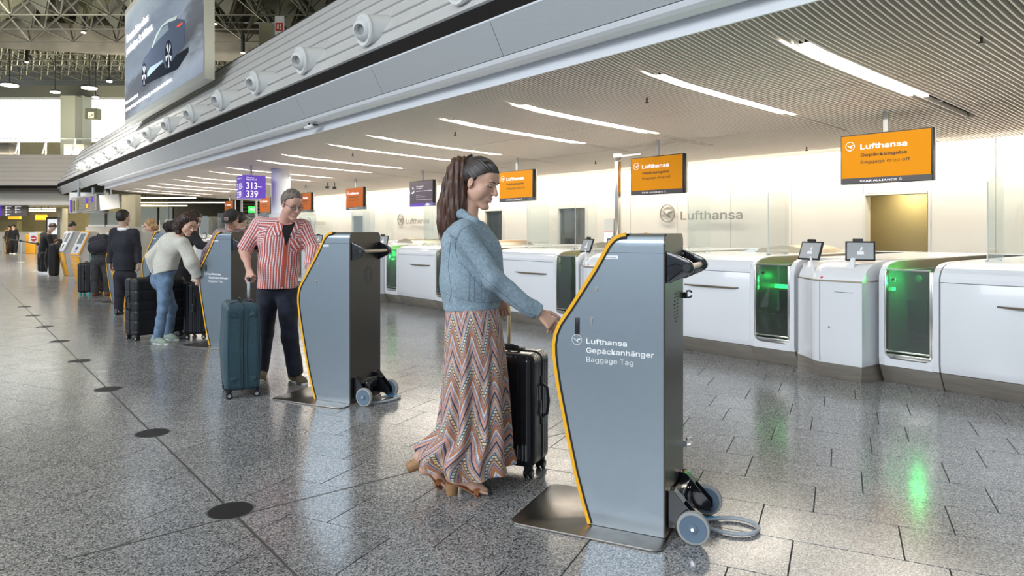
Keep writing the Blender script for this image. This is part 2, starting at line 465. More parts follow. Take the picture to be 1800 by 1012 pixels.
for n_, (a, b_) in enumerate(((4.70, 5.86), (13.11, 14.33), (16.74, 17.77), (26.05, 27.2)), 1):
    d = MB(); mm = M_room if n_ == 1 else M_droom
    D_ = 1.3
    d.use(mm).b2((XW + D_, a - .5, 0), (XW + D_ + 0.05, b_ + .5, 2.4)); d.b2((XW + .2, a - 0.55, 0), (XW + D_, a - .5, 2.4)); d.b2((XW + .2, b_ + .5, 0), (XW + D_, b_ + 0.55, 2.4))
    d.b2((XW + .2, a - .5, 2.35), (XW + D_, b_ + .5, 2.4)); d.b2((XW + .05, a - .5, -0.05), (XW + D_, b_ + .5, -0.001))
    do = d.build('door_%d' % n_); tag(do, kind='structure')
    fr = MB(); t_ = 0.045 if n_ == 1 else 0.085; x0_, x1_ = XW - 0.02, XW + 0.20
    fm = mat('door_frame_white', (0.74, 0.72, 0.66), 0.35)
    fr.b2((x0_, a, 0), (x1_, a + t_, 2.10)); fr.b2((x0_, b_ - t_, 0), (x1_, b_, 2.10)); fr.b2((x0_, a + t_, 2.10 - t_), (x1_, b_ - t_, 2.10))
    fr.build('door_frame', fm, do, bevel=0.004, segs=1)
    if n_ > 1:
        g = MB(); g.b2((XW + 0.06, a + t_, 0.02), (XW + 0.075, b_ - t_, 2.10 - t_)); g.build('door_glass', M_tint, do)
        h = MB(); h.b2((XW + 0.03, a + t_ + .001, 0), (XW + 0.09, a + t_ + 0.22, 2.0)); h.build('door_leaf', mat('dark_leaf', (0.06, 0.07, 0.08), 0.3), do)
        area('door_room_lamp', (XW + 0.7, (a + b_) / 2, 2.33), (0, 0, 0), 0.3, 0.3, 5, (1, .93, .8)).parent = do
    else:
        area('door_room_lamp', (XW + 0.95, 5.45, 2.30), (0, 0, 0), 0.12, 0.12, 15, (1.0, 0.86, 0.5)).parent = do

# ---------------------------------------------------------------- slatted ceiling
PROF = [(5.75, 3.375), (5.9, 3.345), (6.1, 3.31), (6.5, 3.255), (7.0, 3.21), (8.0, 3.165), (9.7, 3.105), (11.5, 3.02), (13.4, 2.93)]


def ceil_z(x):
    for (x0, z0), (x1, z1) in zip(PROF, PROF[1:]):
        if x <= x1: return z0 + (z1 - z0) * (x - x0) / (x1 - x0)
    return PROF[-1][1]


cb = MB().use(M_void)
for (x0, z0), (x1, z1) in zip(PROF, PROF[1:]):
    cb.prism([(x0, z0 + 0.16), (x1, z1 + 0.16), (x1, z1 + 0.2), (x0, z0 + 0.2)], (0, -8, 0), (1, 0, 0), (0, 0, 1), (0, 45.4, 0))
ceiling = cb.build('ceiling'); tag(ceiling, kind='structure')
SP, SW, SH = 0.060, 0.016, 0.060
LY = [3.47, 5.23, 7.77, 9.58, 12.2, 14.0, 16.6, 18.4, 21.0, 22.8, 25.4, 27.2, 29.8, 31.6, 34.2, 36.0]


def slat_mesh(segs_):
    m_ = MB()
    for xa, xb in segs_:
        xs = [xa] + [p[0] for p in PROF if xa < p[0] < xb] + [xb]
        rows = []
        for x in xs:
            z = ceil_z(x)
            rows.append([(x, -SW / 2, z), (x, SW / 2, z), (x, SW / 2, z + SH), (x, -SW / 2, z + SH)])
        m_.grid(rows, closed=True)
        n = len(m_.v); m_.f.append([n - 4, n - 3, n - 2, n - 1]); m_.m.append(0)
    return m_


SEG_FULL = [(5.75, 8.41), (8.428, 10.59), (10.608, 13.4)]
SEG_CUT = [(5.75, 6.52), (11.35, 13.4)]
ys = []
k = 0
y = -3.0
while y < 37.1:
    ys.append(y); y += SP
cut = [any(-0.060 < y - l < 0.096 for l in LY) for y in ys]
near = sorted(range(len(ys)), key=lambda i: abs(ys[i] - 0.9) if ys[i] > 0.9 else 50 + abs(ys[i]))[:300]
nearset = set(near)
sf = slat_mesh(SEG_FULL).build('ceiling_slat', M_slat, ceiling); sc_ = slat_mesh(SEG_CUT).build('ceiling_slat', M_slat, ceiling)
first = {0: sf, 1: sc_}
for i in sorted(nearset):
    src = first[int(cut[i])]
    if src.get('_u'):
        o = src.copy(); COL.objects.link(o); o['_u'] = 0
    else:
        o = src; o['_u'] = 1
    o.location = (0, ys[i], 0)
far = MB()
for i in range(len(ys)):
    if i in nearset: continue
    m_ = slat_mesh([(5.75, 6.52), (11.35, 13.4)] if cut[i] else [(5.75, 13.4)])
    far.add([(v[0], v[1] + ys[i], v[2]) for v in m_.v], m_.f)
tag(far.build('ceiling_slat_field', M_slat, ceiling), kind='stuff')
for k, y in enumerate(LY):
    t = empty('ceiling_lamp', (6.6, y, 0))
    hs = MB()
    hs.b2((-0.02, -0.052, ceil_z(6.6) + 0.02), (0.02, 0.052, ceil_z(6.6) + 0.1))
    def strip(ya, yb, xa, xb, dz0, dz1):
        m_ = MB(); rows = []
        xs = [xa] + [p[0] for p in PROF if xa < p[0] < xb] + [xb]
        for x in xs:
            z = ceil_z(x); rows.append([(x - 6.6, ya, z + dz0), (x - 6.6, yb, z + dz0), (x - 6.6, yb, z + dz1), (x - 6.6, ya, z + dz1)])
        m_.grid(rows, closed=True); n = len(m_.v); m_.f += [[0, 1, 2, 3], [n - 4, n - 3, n - 2, n - 1]]; m_.m += [0, 0]
        return m_
    strip(-0.050, 0.006, 6.62, 9.68, 0.004, 0.03).build('light_diffuser', M_lamp, t)
    strip(0.072, 0.088, 6.42, 9.50, 0.004, 0.03).build('light_diffuser', M_lamp, t)
    strip(0.028, 0.044, 6.50, 11.3, 0.0, 0.06).build('lamp_divider', M_slat, t)
    strip(-0.050, 0.020, 9.70, 11.3, 0.075, 0.11).build('dark_slot', mat('slot_black', (.006, .006, .006), 1.0, spec=0.0), t)
    sp = MB().cyl((3.6, 0, ceil_z(10.2) + .03), (3.6, 0, ceil_z(10.2) + .07), 0.035, n=14); sp.build('spot_head', M_chrome, t)
    hs.build('end_plate', M_black, t)
    order = ['nearest the camera', 'second from the camera', 'third from the camera', 'fourth from the camera', 'fifth from the camera', 'sixth from the camera', 'seventh from the camera',
             'eighth from the camera'] + ['%s from the camera' % s for s in ('ninth', 'tenth', 'eleventh', 'twelfth', 'thirteenth', 'fourteenth', 'fifteenth', 'sixteenth')]
    tag(t, 'long warm white lamp slot in the slatted ceiling, ' + order[k], 'ceiling lamp', 'lamp slots in the slatted ceiling')
# sprinklers and small cameras on the slats
for k, (px, py) in enumerate(((1725, 78), (1137, 182), (800, 240), (1418, 245), (1047, 275), (620, 275))):
    z = 3.12; d = (z - EYE) * FP / (405 - py); p = c2w((px - 900) / FP * d, d)
    t = MB().cyl((0, 0, 0.0), (0, 0, -0.07), 0.012, n=8).cyl((0, 0, -0.07), (0, 0, -0.08), 0.028, n=10).box((0, 0, -0.03), (0.04, 0.01, 0.01))
    o = t.build('sprinkler', M_back); o.location = (p.x, p.y, ceil_z(p.x) + 0.012)
    tag(o, 'small metal sprinkler hanging from the slatted ceiling, ' + ['by the top right corner', 'left of the second lamp slot', 'above the ponytailed woman', 'left of the nearest orange screen',
        'left of the steel ceiling pole', 'above the white column'][k], 'sprinkler', 'sprinklers in the slatted ceiling')

# ---------------------------------------------------------------- fascia over the desks
YC = 51.0


def along(poly, y0, y1, m, name, parent=None, kind=None, bevel=0):
    p = MB(); p.prism(poly, (0, y0, 0), (1, 0, 0), (0, 0, 1), (0, y1 - y0, 0)); o = p.build(name, m, parent, bevel=bevel)
    if kind: o['kind'] = kind
    return o


trim = along([(5.73, 3.36), (5.755, 3.36), (5.78, 3.56), (5.73, 3.56)], -6, 37.3, M_lip, 'trim_1', kind='structure')
bulk = [(5.73, 3.53), (5.66, 3.505), (5.58, 3.497), (5.50, 3.51), (5.45, 3.54), (5.42, 3.585), (5.46, 3.62), (5.73, 3.66)]
o = along(bulk, -6, 37.3, M_lip, 'trim_2', kind='structure'); 
core = along([(5.80, 3.60), (5.46, 3.60), (5.25, 3.99), (5.27, 4.24), (6.5, 6.30), (6.9, 6.30), (6.9, 3.60)], -6, YC - .2, M_grille, 'wall_fascia', kind='structure')
along([(5.435, 3.60), (5.425, 3.62), (5.47, 3.63)], -6, YC - .4, M_seam, 'shadow_gap', core)
for k in range(18):
    y0 = -2.52 + 3.1 * k
    if y0 > YC - 2: break
    along([(5.42, 3.60), (5.20, 4.0), (5.24, 4.02), (5.46, 3.62)], y0 + 0.006, y0 + 3.094, M_soffit, 'soffit_panel', core)
    along([(5.198, 4.0), (5.19, 4.02), (5.23, 4.03), (5.24, 4.0)], y0 + 0.003, y0 + 3.097, M_lip, 'edge_strip', core)  # pale strip stands in for the highlight along the panel joint
    along([(5.205, 4.02), (5.205, 4.235), (5.26, 4.235), (5.26, 4.02)], y0 + 0.004, y0 + 3.096, M_grille, 'grille_panel', core)
sl = Vector((0.506, 0.8625)); nr = Vector((-0.8625, 0.506)); bp0 = Vector((5.250, 4.245))
bh = 0.351
b0 = None
for k in range(19):
    y0 = -0.9 + 2.7 * k
    if y0 > YC - 1: break
    for j in range(7):
        a = bp0 + sl * (bh * j + 0.004); b_ = bp0 + sl * (bh * (j + 1) - 0.012)
        o_ = 0.030
        poly = [tuple(a + nr * 0.052), tuple(b_ + nr * (0.052 - o_)), tuple(b_), tuple(a)]
        L_ = min(2.7, YC + 0.4 - y0)
        if k == 0 or L_ < 2.7:
            ob = along(poly, y0 + 0.006, y0 + L_ - 0.006, M_fwhite, 'fascia_board', core)
            ob.data.transform(Matrix.Translation((0, -y0, 0)))
            if k == 0:
                if j == 0: b0 = []
                b0.append(ob)
        else:
            ob = b0[j].copy(); COL.objects.link(ob)
        ob.location = (0, y0, 0)
    rl = MB().sphere((6.49, y0 + 0.4, 6.35), 0.03, 8, 6).sphere((6.49, y0 + 1.75, 6.35), 0.03, 8, 6)
    rl.build('rail_lamp', mat('rail_lamp', (1.0, 0.85, 0.6), emit=4.0), core)
along([(6.42, 6.33), (6.46, 6.37), (6.56, 6.37), (6.56, 6.33)], -6, YC, M_dark, 'top_rail', core)

# air nozzles
nz = empty('air_nozzle', (0, 0, 0), label='x', cat='air nozzle', group='air nozzles on the fascia')
RX = Matrix.Rotation(radians(-90), 3, 'Y') @ Matrix.Rotation(0, 3, 'Z')
RXt = Matrix.Rotation(radians(-8), 3, 'Y') @ RX
MB().lathe([(0.262, -0.62), (0.250, -0.30), (0.240, 0.0), (0.20, 0.03)], (0, 0, 0), RXt, 28).build('nozzle_housing', M_nozzle, nz, smooth=True)
MB().lathe([(0.20, 0.0), (0.252, -0.01), (0.262, 0.02), (0.25, 0.05), (0.20, 0.04), (0.195, 0.0)], (0, 0, 0), RXt, 28).build('nozzle_ring', M_nozzle, nz, smooth=True)
RB = Matrix.Rotation(radians(28), 3, 'Z') @ Matrix.Rotation(radians(-14), 3, 'Y') @ RX
MB().lathe([(0.185, -0.02), (0.18, 0.05), (0.15, 0.11), (0.105, 0.15), (0.095, 0.155), (0.085, 0.05)], (-0.01, 0, 0), RB, 24).build('nozzle_ball', M_nozzle, nz, smooth=True)
MB().lathe([(0.088, 0.05), (0.088, 0.06)], (-0.01, 0, 0), RB, 16).build('nozzle_bore', mat('nozzle_shade', (0.30, 0.31, 0.31), .6), nz)
names = ['nearest whole one'] + ['%s from the right' % q for q in ('third', 'fourth', 'fifth', 'sixth', 'seventh', 'eighth', 'ninth', 'tenth', 'eleventh', 'twelfth', 'thirteenth')] + ['farthest one']
NY = [7.45] + [10.08 + 2.57 * i for i in range(13)]
TREE[nz.name] = kids(nz)
for k, y in enumerate(NY):
    o = nz if k == 0 else copy_tree(nz)
    o.location = (5.20, y, 4.63)
    lb = 'cut off by the picture top' if k == 0 else names[k - 1]
    o['label'] = 'white air nozzle on the slanted fascia, ' + lb

# ---------------------------------------------------------------- facade across the far end (faces the camera)
DC = 43.2


def cbox(r0, r1, d0, d1, z0, z1, m, name, parent=None, bevel=0, kind=None):
    p = MB(); P = [c2w(r0, d0), c2w(r1, d0), c2w(r1, d1), c2w(r0, d1)]
    vs_ = [(q.x, q.y, z0) for q in P] + [(q.x, q.y, z1) for q in P]
    p.add(vs_, [(0, 3, 2, 1), (4, 5, 6, 7), (0, 1, 5, 4), (1, 2, 6, 5), (2, 3, 7, 6), (3, 0, 4, 7)])
    o = p.build(name, m, parent, bevel=bevel)
    if kind: o['kind'] = kind
    return o


def pbox(x0, x1, y0, y1, d, th, m, name, parent=None, bevel=0, kind=None):
    """box whose front covers the given stretch of the photograph at distance d (real size follows)"""
    z1 = EYE - (y0 - 405) * d / FP; z0 = EYE - (y1 - 405) * d / FP
    return cbox((x0 - 900) / FP * d, (x1 - 900) / FP * d, d, d + th, z0, z1, m, name, parent, bevel, kind)


rc = (100 - 900) / FP * DC      # corner
def cprism(poly, r0, r1, m, name, parent=None, kind=None):
    p = MB(); o_ = c2w(r0, 0); F_ = c2w(0, 1); R_ = c2w(1, 0)
    p.prism(poly, o_, F_, (0, 0, 1), R_ * (r1 - r0)); o = p.build(name, m, parent)
    if kind: o['kind'] = kind
    return o


RL = -62
fac = cprism([(DC + .05, 3.0), (DC + .02, 4.2), (DC + 2.2, 6.38), (DC + 3, 6.38), (DC + 3, 3.0)], RL, rc + 1.8, mat('far_roll', (0.62, 0.62, 0.60), .5), 'wall_far', kind='structure')
sl2 = Vector((0.709, 0.705)); q0 = Vector((DC - .03, 4.22)); nr2 = Vector((-0.705, 0.709))
for j in range(7):
    a = q0 + sl2 * (0.443 * j); b_ = q0 + sl2 * (0.443 * (j + 1) - 0.03)
    for s0, s1 in ((RL, -46), (-45.98, -37.1), (-37.07, -28.4), (-28.37, rc + 0.30 * j + .25)):
        if s1 > s0: cprism([tuple(a + nr2 * 0.06), tuple(b_ + nr2 * 0.02), tuple(b_), tuple(a)], s0, s1, mat('far_board', (0.62, 0.58, 0.54), 0.3), 'fascia_board', fac)
cprism([(DC - .03, 3.98), (DC - .03, 4.21), (DC + .1, 4.21), (DC + .1, 3.98)], RL, rc + .2, M_grille, 'grille_panel', fac)
cprism([(DC - .05, 3.93), (DC - .05, 3.98), (DC + .1, 3.98), (DC + .1, 3.93)], RL, rc + .3, M_lip, 'edge_strip', fac)
rows = [(DC - .02, 3.93), (DC - .10, 3.75), (DC - .06, 3.55), (DC + .10, 3.36), (DC + .02, 3.28), (DC + .2, 3.08), (DC + .5, 3.0), (DC + 1, 3.93)]
cprism(rows, RL, rc + 1.2, MATS['far_roll'], 'soffit_roll', fac)
cprism([(DC + 2.0, 7.42), (DC + 2.05, 7.42), (DC + 2.05, 7.46), (DC + 2.0, 7.46)], RL, rc + 4, M_steelw, 'hand_rail', fac)

# upper gallery slab behind the fascia
up = MB().use(M_cream); up.b2((6.9, -6, 3.95), (26, 70, 4.05)); o = up.build('wall_gallery_slab'); tag(o, kind='structure')

# tall glazing far behind the gallery, daylight in it
M_day = mat('daylight_blind', (1.0, 1.0, 0.97), 0.6, emit=1.15)
gz = pbox(-250, 240, 150, 285, 62, 0.3, M_day, 'window_1', kind='structure')
M_blind = mat('blind_strip', (0.92, 0.95, 0.92), 0.6, emit=0.55)
for k in range(42):
    if 10 < k < 16 and False: continue
    x = -30 + k * 6.2
    pbox(x, x + 1.1, 166, 285, 61.9, 0.08, M_blind, 'window_mullion', gz)
pbox(106, 132, 168, 285, 57, 1.2, mat('far_column', (0.33, 0.34, 0.28), 0.5), 'trim_3', kind='structure')
pbox(132, 146, 168, 285, 58, 1.2, mat('far_pier', (0.42, 0.45, 0.38), 0.5), 'trim_4', kind='structure')
pbox(-250, 260, 150, 171, 59.5, 1.0, mat('roof_edge', (0.20, 0.20, 0.16), 0.6), 'trim_5', kind='structure')
pbox(-300, 700, -400, 155, 66, 0.3, mat('far_upper_wall', (0.10, 0.10, 0.085), 0.7), 'wall_upper', kind='structure')

# ---------------------------------------------------------------- space frame roof
M_bar = mat('roof_bar', (0.20, 0.195, 0.16), 0.4, 0.6)
M_plate = mat('roof_plate', (0.20, 0.20, 0.15), 0.6)
M_plate2 = mat('roof_plate_pale', (0.55, 0.55, 0.34), 0.6)


def spaceframe(name, r0, r1, d0, d1, zb, zt, cell, br, pale=False):
    e = empty(name); e['kind'] = 'structure'
    bars = MB(); pl = MB().use(M_plate); nr_ = int((r1 - r0) / cell); nd = int((d1 - d0) / cell)
    pl.use(M_plate2); pl.use(M_plate)
    B = lambda i, j: c2w(r0 + i * cell, d0 + j * cell, zb)
    T = lambda i, j: c2w(r0 + (i - .5) * cell, d0 + (j - .5) * cell, zt)
    for i in range(nr_ + 1):
        for j in range(nd + 1):
            if i < nr_: bars.cyl(B(i, j), B(i + 1, j), br, n=4, caps=False); bars.cyl(T(i, j), T(i + 1, j), br, n=4, caps=False)
            if j < nd: bars.cyl(B(i, j), B(i, j + 1), br, n=4, caps=False); bars.cyl(T(i, j), T(i, j + 1), br, n=4, caps=False)
            for a, b_ in ((0, 0), (1, 0), (0, 1), (1, 1)):
                bars.cyl(B(i, j), T(i + a, j + b_), br * 1.15, n=4, caps=False)
            # folded plates hanging between the upper nodes
            pl.use(M_plate2 if pale and (i + j) % 2 == 0 else M_plate)
            t00, t10, t01, t11 = T(i, j), T(i + 1, j), T(i, j + 1), T(i + 1, j + 1)
            mid = (t00 + t11) / 2; low = Vector((mid.x, mid.y, zb + (zt - zb) * 0.32))
            up_ = Vector((0, 0, .25))
            tri = [(t00, t10), (t11, t01)] if (i + j) % 2 else [(t10, t11), (t01, t00)]
            for p, q in tri:
                pl.add([p + up_, q + up_, low], [(0, 1, 2)])
    bo = bars.build('frame_bars', M_bar, e); bo['kind'] = 'stuff'
    po = pl.build('folded_plates', None, e); po['kind'] = 'stuff'
    return e


spaceframe('roof_frame_near', -34, 6, 21, 35.0, 10.6, 12.4, 2.1, 0.035, True)
spaceframe('roof_frame_far', -46, -14, 42, 60, 14.4, 16.6, 1.75, 0.045)
rf = MB().use(mat('roof_deck', (0.23, 0.22, 0.17), 0.8))
rf.add([c2w(-46, 38, 17.2), c2w(22, 38, 17.2), c2w(22, 66, 17.2), c2w(-46, 66, 17.2)], [(0, 3, 2, 1)])
rf.add([c2w(-34, 16, 12.9), c2w(22, 16, 12.9), c2w(22, 38, 12.9), c2w(-34, 38, 12.9)], [(0, 3, 2, 1)])
rf.add([c2w(-45, -14, 12.9), c2w(16, -14, 12.9), c2w(22, 16, 12.9), c2w(-45, 16, 12.9)], [(0, 3, 2, 1)])
o = rf.build('ceiling_upper'); tag(o, kind='structure')
# smooth concrete beam between the two frames
bm_ = MB().use(mat('beam_concrete', (0.34, 0.31, 0.24), 0.7, noise=0.08, nscale=2)); rows = []
for i in range(33):
    r_ = -40 + i * 1.4
    arch = 0.020 * (r_ + 42) ** 1.15
    zz = 11.35 - 0.058 * (r_ + 34) + 0.004 * max(0, -(r_ + 26)) ** 2 * 0
    rows.append([c2w(r_, 36.0, zz), c2w(r_, 36.0, zz + 1.5), c2w(r_, 39.5, zz + 3.4), c2w(r_, 39.5, zz + .9)])
bm_.grid(rows, closed=True); o = bm_.build('ceiling_beam'); tag(o, kind='structure')
for k, (px, py, d, wpx, nm) in enumerate(((17, 151, 50, 26, 'first from the left'), (97, 163, 52, 15, 'second, above the far column'), (157, 156, 50, 24, 'third, above the small box sign'), (168, 172, 54, 10, 'fourth, lowest one'), (192, 144, 47, 9, 'fifth, near the billboard'))):
    r_, d_, z_ = pxp(px, py, d); p = c2w(r_, d_, z_)
    t = MB().use(mat('round_lamp', (1, 0.98, 0.9), emit=6.0)).cyl((0, 0, 0), (0, 0, 0.08), wpx / 2 * d / FP, n=18)
    t.use(M_dark).cyl((0, 0, 0.08), (0, 0, 0.2), wpx / 2 * d / FP * 1.1, n=18)
    t.cyl((0, 0, .2), (0, 0, (17.1 if d > 40 else 12.8) - z_), .04, n=6)
    o = t.build('round_lamp'); o.location = p; tag(o, 'round glowing lamp under the far roof frame, ' + nm, 'roof lamp', 'round lamps under the far roof')
for k, (px, py, d, nm) in enumerate(((147, 58, 33, 'right of the roof beam end, upper'), (47, 110, 40, 'below the roof beam at far left'), (378, 43, 33, 'right of the billboard'), (427, 94, 33, 'behind the fascia top, farther right'))):
    p = W3(pxp(px, py, d)); t = MB().use(M_black).cyl((0, 0, 0.03), (0, 0, 0.9), 0.09, n=12); t.cyl((0, 0, .9), (0, 0, 12.8 - p.z if p.z < 12 else 1.5), .02, n=6); t.use(MATS['rail_lamp']).cyl((0, 0, 0), (0, 0, 0.04), 0.10, n=12)
    o = t.build('pendant_spot'); o.location = p; tag(o, 'slim black pendant spot with a lit end, ' + nm, 'spotlight', 'pendant spots under the roof')
# ================================================================ BAGGAGE DROP DESKS
DX = 6.60
TOPP = [(DX, 0.955), (DX + 0.004, 0.99), (DX + 0.025, 1.035), (DX + 0.07, 1.075), (DX + 0.15, 1.102), (DX + 0.30, 1.118), (DX + 0.6, 1.12), (9.9, 1.12)]
FRONT = [(DX + 0.01, 0.175), (DX, 0.25), (DX, 0.95)]


def yprism(poly, y0, y1, m, name, parent, bevel=0, label=None):
    p = MB(); p.prism(poly, (0, y0, 0), (1, 0, 0), (0, 0, 1), (0, y1 - y0, 0)); o = p.build(name, m, parent, bevel=bevel)
    if label: o['label'] = label
    return o


def plinth(y0, y1, parent, pts=None):
    return yprism([(DX + 0.12, 0.0), (DX + 0.015, 0.168), (DX + 0.04, 0.172), (DX + 0.5, 0.172), (DX + 0.5, 0.0)], y0, y1, M_plinth, 'plinth', parent, 0.003)


def make_panel_desk():
    """white counter unit between two drop-off bays, local y from 0 to 1.26"""
    t = empty('counter_unit')
    L_ = 1.26
    yprism(FRONT + [(DX + 0.05, 0.95), (DX + 0.05, 0.175)], 0.004, L_ - 0.004, M_white, 'front_panel', t, 0.004)
    yprism(TOPP + [(9.9, 1.07), (DX + .3, 1.07), (DX + 0.05, 0.955)], 0.004, L_ - 0.004, M_white, 'counter_top', t)
    yprism([(DX + 0.05, 0.17), (DX + .05, 1.07), (9.85, 1.07), (9.85, 0.0), (DX + .5, 0)], 0.02, L_ - .02, M_white, 'carcass', t)
    plinth(0.003, L_ - .003, t)
    h = MB(); h.tube([(DX - 0.002, 0.14, 0.782), (DX - 0.03, 0.20, 0.78), (DX - 0.034, 0.5, 0.779), (DX - 0.034, 0.7, 0.779), (DX - 0.004, 0.84, 0.780)], [0.006, 0.010, 0.011, 0.010, 0.006], 8)
    h.build('pull_rail', mat('rail_bronze', (0.22, 0.18, 0.13), .3, .8), t, smooth=True)
    # raised agent cowl: an arch with a bronze face
    hump = [(0.10, 1.118), (0.20, 1.17), (0.34, 1.205), (0.48, 1.215), (0.60, 1.20), (0.80, 1.165), (1.02, 1.13), (1.12, 1.118)]
    p = MB(); p.prism([(a, b) for a, b in hump], (8.1, 0, 0), (0, 1, 0), (0, 0, 1), (0.9, 0, 0)); p.build('agent_cowl', M_tan, t, smooth=False)
    p = MB(); p.prism([(0.84, 1.118), (0.80, 1.15), (0.84, 1.17), (0.90, 1.165), (0.98, 1.14), (1.05, 1.118)], (8.08, 0, 0), (0, 1, 0), (0, 0, 1), (0.02, 0, 0)); p.build('cowl_liner', M_white, t)
    return t


def make_glass():
    """u-shaped clear hygiene screen standing on a counter, local origin at its near front corner"""
    t = empty('glass_screen'); z0, z1 = 1.121, 1.93
    p = MB(); p.prism(rrect(1.08, z1 - z0, [.0, .0, .12, .12], 6, 0.54, (z0 + z1) / 2), (0, 0, 0), (0, 1, 0), (0, 0, 1), (0.008, 0, 0)); p.build('front_pane', M_glass, t)
    for yy in (0.0, 1.08):
        p = MB(); p.prism(rrect(0.45, z1 - z0 - .03, [.0, .0, .16, .0], 8, 0.235, (z0 + z1) / 2 - .015), (0, yy - 0.004, 0), (1, 0, 0), (0, 0, 1), (0, 0.008, 0)); p.build('side_pane', M_glass, t)
        c = MB(); c.box((0.02, yy, 1.13), (0.05, 0.03, 0.02)); c.box((0.38, yy, 1.13), (0.05, 0.03, 0.02)); c.build('pane_clip', M_chrome, t)
        e = MB(); e.cyl((0.004, yy, z0), (0.004, yy, z1 - .1), 0.0055, n=6); e.build('corner_edge', mat('glass_edge', (0.62, 0.66, 0.66), 0.2), t)
    return t


def make_bay(green=0.0):
    """drop-off bay: white surround with a glass fronted shaft and an open channel on top; local y 0..0.50"""
    t = empty('drop_off_bay'); a, b = 0.05, 0.45; L_ = 0.50
    full = FRONT + TOPP + [(9.9, 0.175)]
    for nm, y0, y1 in (('side_rail', 0.004, a), ('side_rail', b, L_ - 0.004)): yprism(full, y0, y1, M_white, nm, t)
    pl = MB(); pts = [(a - .02, 0.175), (b + .02, 0.175), (b + .02, 0.25)]
    ap = [(a, 0.175), (b, 0.175), (b, 0.36)] + [(b - 0.07 + 0.07 * cos(q), 0.31 - 0.07 * sin(q)) for q in [i * pi / 12 for i in range(1, 7)]][0:6] + \
         [(a + 0.07 - 0.07 * sin(q), 0.31 - 0.07 * cos(q)) for q in [i * pi / 12 for i in range(0, 6)]] + [(a, 0.36)]
    pl.prism(ap, (DX, 0, 0), (0, 1, 0), (0, 0, 1), (0.06, 0, 0)); pl.build('apron', M_white, t)
    plinth(0.003, L_ - .003, t)
    # steel portal frame just inside the opening
    f = MB(); fx0, fx1 = DX + 0.004, DX + 0.05
    f.b2((fx0, a, 0.27), (fx1 + .03, a + 0.016, 1.03)); f.b2((fx0 + .012, a + .02, 0.27), (fx1 + .03, a + 0.034, 1.035)); f.b2((fx0, b - 0.014, 0.27), (fx1 + .03, b, 1.03))
    f.b2((fx0, a, 0.245), (fx1, b, 0.285)); f.b2((fx0 + .015, a, 0.30), (fx1, b, 0.315))
    f.build('portal_frame', M_steelw, t, bevel=0.003)
    # glass front that leans with the panel and the glass edge on top
    g = MB(); g.b2((DX + 0.02, a + .034, 0.32), (DX + 0.028, b - .014, 1.04)); g.build('bay_glass', M_tint, t)
    e = MB(); e.b2((DX + .015, a + .03, 1.040), (DX + .05, b - .01, 1.052)); e.build('glass_top_edge', M_steelw, t)
    # channel walls: bronze steel above, dark below
    for yy0, yy1 in ((a, a + .006), (b - .006, b)):
        u = MB(); pr = [(DX + .06, 1.03), (DX + .10, 1.085), (DX + .3, 1.112), (DX + .6, 1.114), (9.55, 1.114), (9.55, 1.03)]
        u.prism(pr, (0, yy0, 0), (1, 0, 0), (0, 0, 1), (0, yy1 - yy0, 0)); u.build('channel_wall', M_tan, t)
        u = MB(); u.b2((DX + .06, yy0, 0.28), (9.55, yy1, 1.022)); u.build('shaft_wall', mat('shaft_steel', (0.26, 0.28, 0.26), 0.35, 0.4), t)
    d = MB(); d.b2((9.55, a, 0.28), (9.6, b, 1.115)); d.b2((DX + .06, a, 0.22), (9.55, b, 0.28)); d.build('shaft_end', M_dark, t)
    bl = MB(); bl.prism([(DX + .12, 0.30), (DX + .5, 0.32), (9.5, 0.60), (9.5, 0.56), (DX + .5, 0.28), (DX + .12, 0.28)], (0, a + .02, 0), (1, 0, 0), (0, 0, 1), (0, b - a - .04, 0))
    bl.build('conveyor_belt', M_black, t)
    sc = MB(); sc.b2((DX + .50, a + .22, 0.42), (DX + .53, b - .01, 0.74)); sc.build('scanner_plate', M_dark, t)
    rear = MB(); rear.b2((9.6, 0.004, 0.17), (9.9, L_ - .004, 1.12)); rear.build('rear_block', M_white, t)
    lamp = MB(); lamp.cyl((DX + .10, b - .03, 0.95), (DX + .10, b - .06, 0.95), 0.016, n=12); lamp.build('bay_lens', M_chrome, t)
    return t


M_green = mat('green_led', (0.02, 1.0, 0.16), emit=9.0)
M_tabl = mat('tablet_screen', (0.36, 0.37, 0.38), 0.12, emit=0.12)


def make_tablet(parent, c, yaw, tilt, name='tablet', lean=0.2, screen=None):
    """tablet on a slim white leg, as a part group"""
    R = Matrix.Rotation(yaw, 3, 'Z') @ Matrix.Rotation(tilt, 3, 'Y')
    m_ = MB(); m_.box(c, (0.018, 0.255, 0.19), R); o = m_.build(name, M_black, parent, bevel=0.006)
    s_ = MB(); s_.box(Vector(c) + R @ Vector((-0.0098, 0, 0)), (0.001, 0.222, 0.158), R); s_.build('tablet_screen', screen or M_tabl, o)
    s_ = MB(); s_.box(Vector(c) + R @ Vector((0.0, 0.02, 0.108)), (0.02, 0.09, 0.022), R); s_.build('tablet_clamp', M_black, o)
    g = MB(); k = Vector(c) + R @ Vector((-0.0105, 0.0, 0)); U = R @ Vector((0, -1, 0)); V = R @ Vector((0, 0, 1)); W = R @ Vector((-0.0008, 0, 0))
    g.prism([(-0.028, -0.035), (0.032, -0.035), (0.03, -0.004), (-0.026, -0.004)], k, U, V, W); g.prism([(-0.004, 0.004), (0.012, 0.001), (0.022, 0.036), (0.006, 0.040)], k, U, V, W)
    g.build('bag_tag_icon', M_letter, o)
    return o


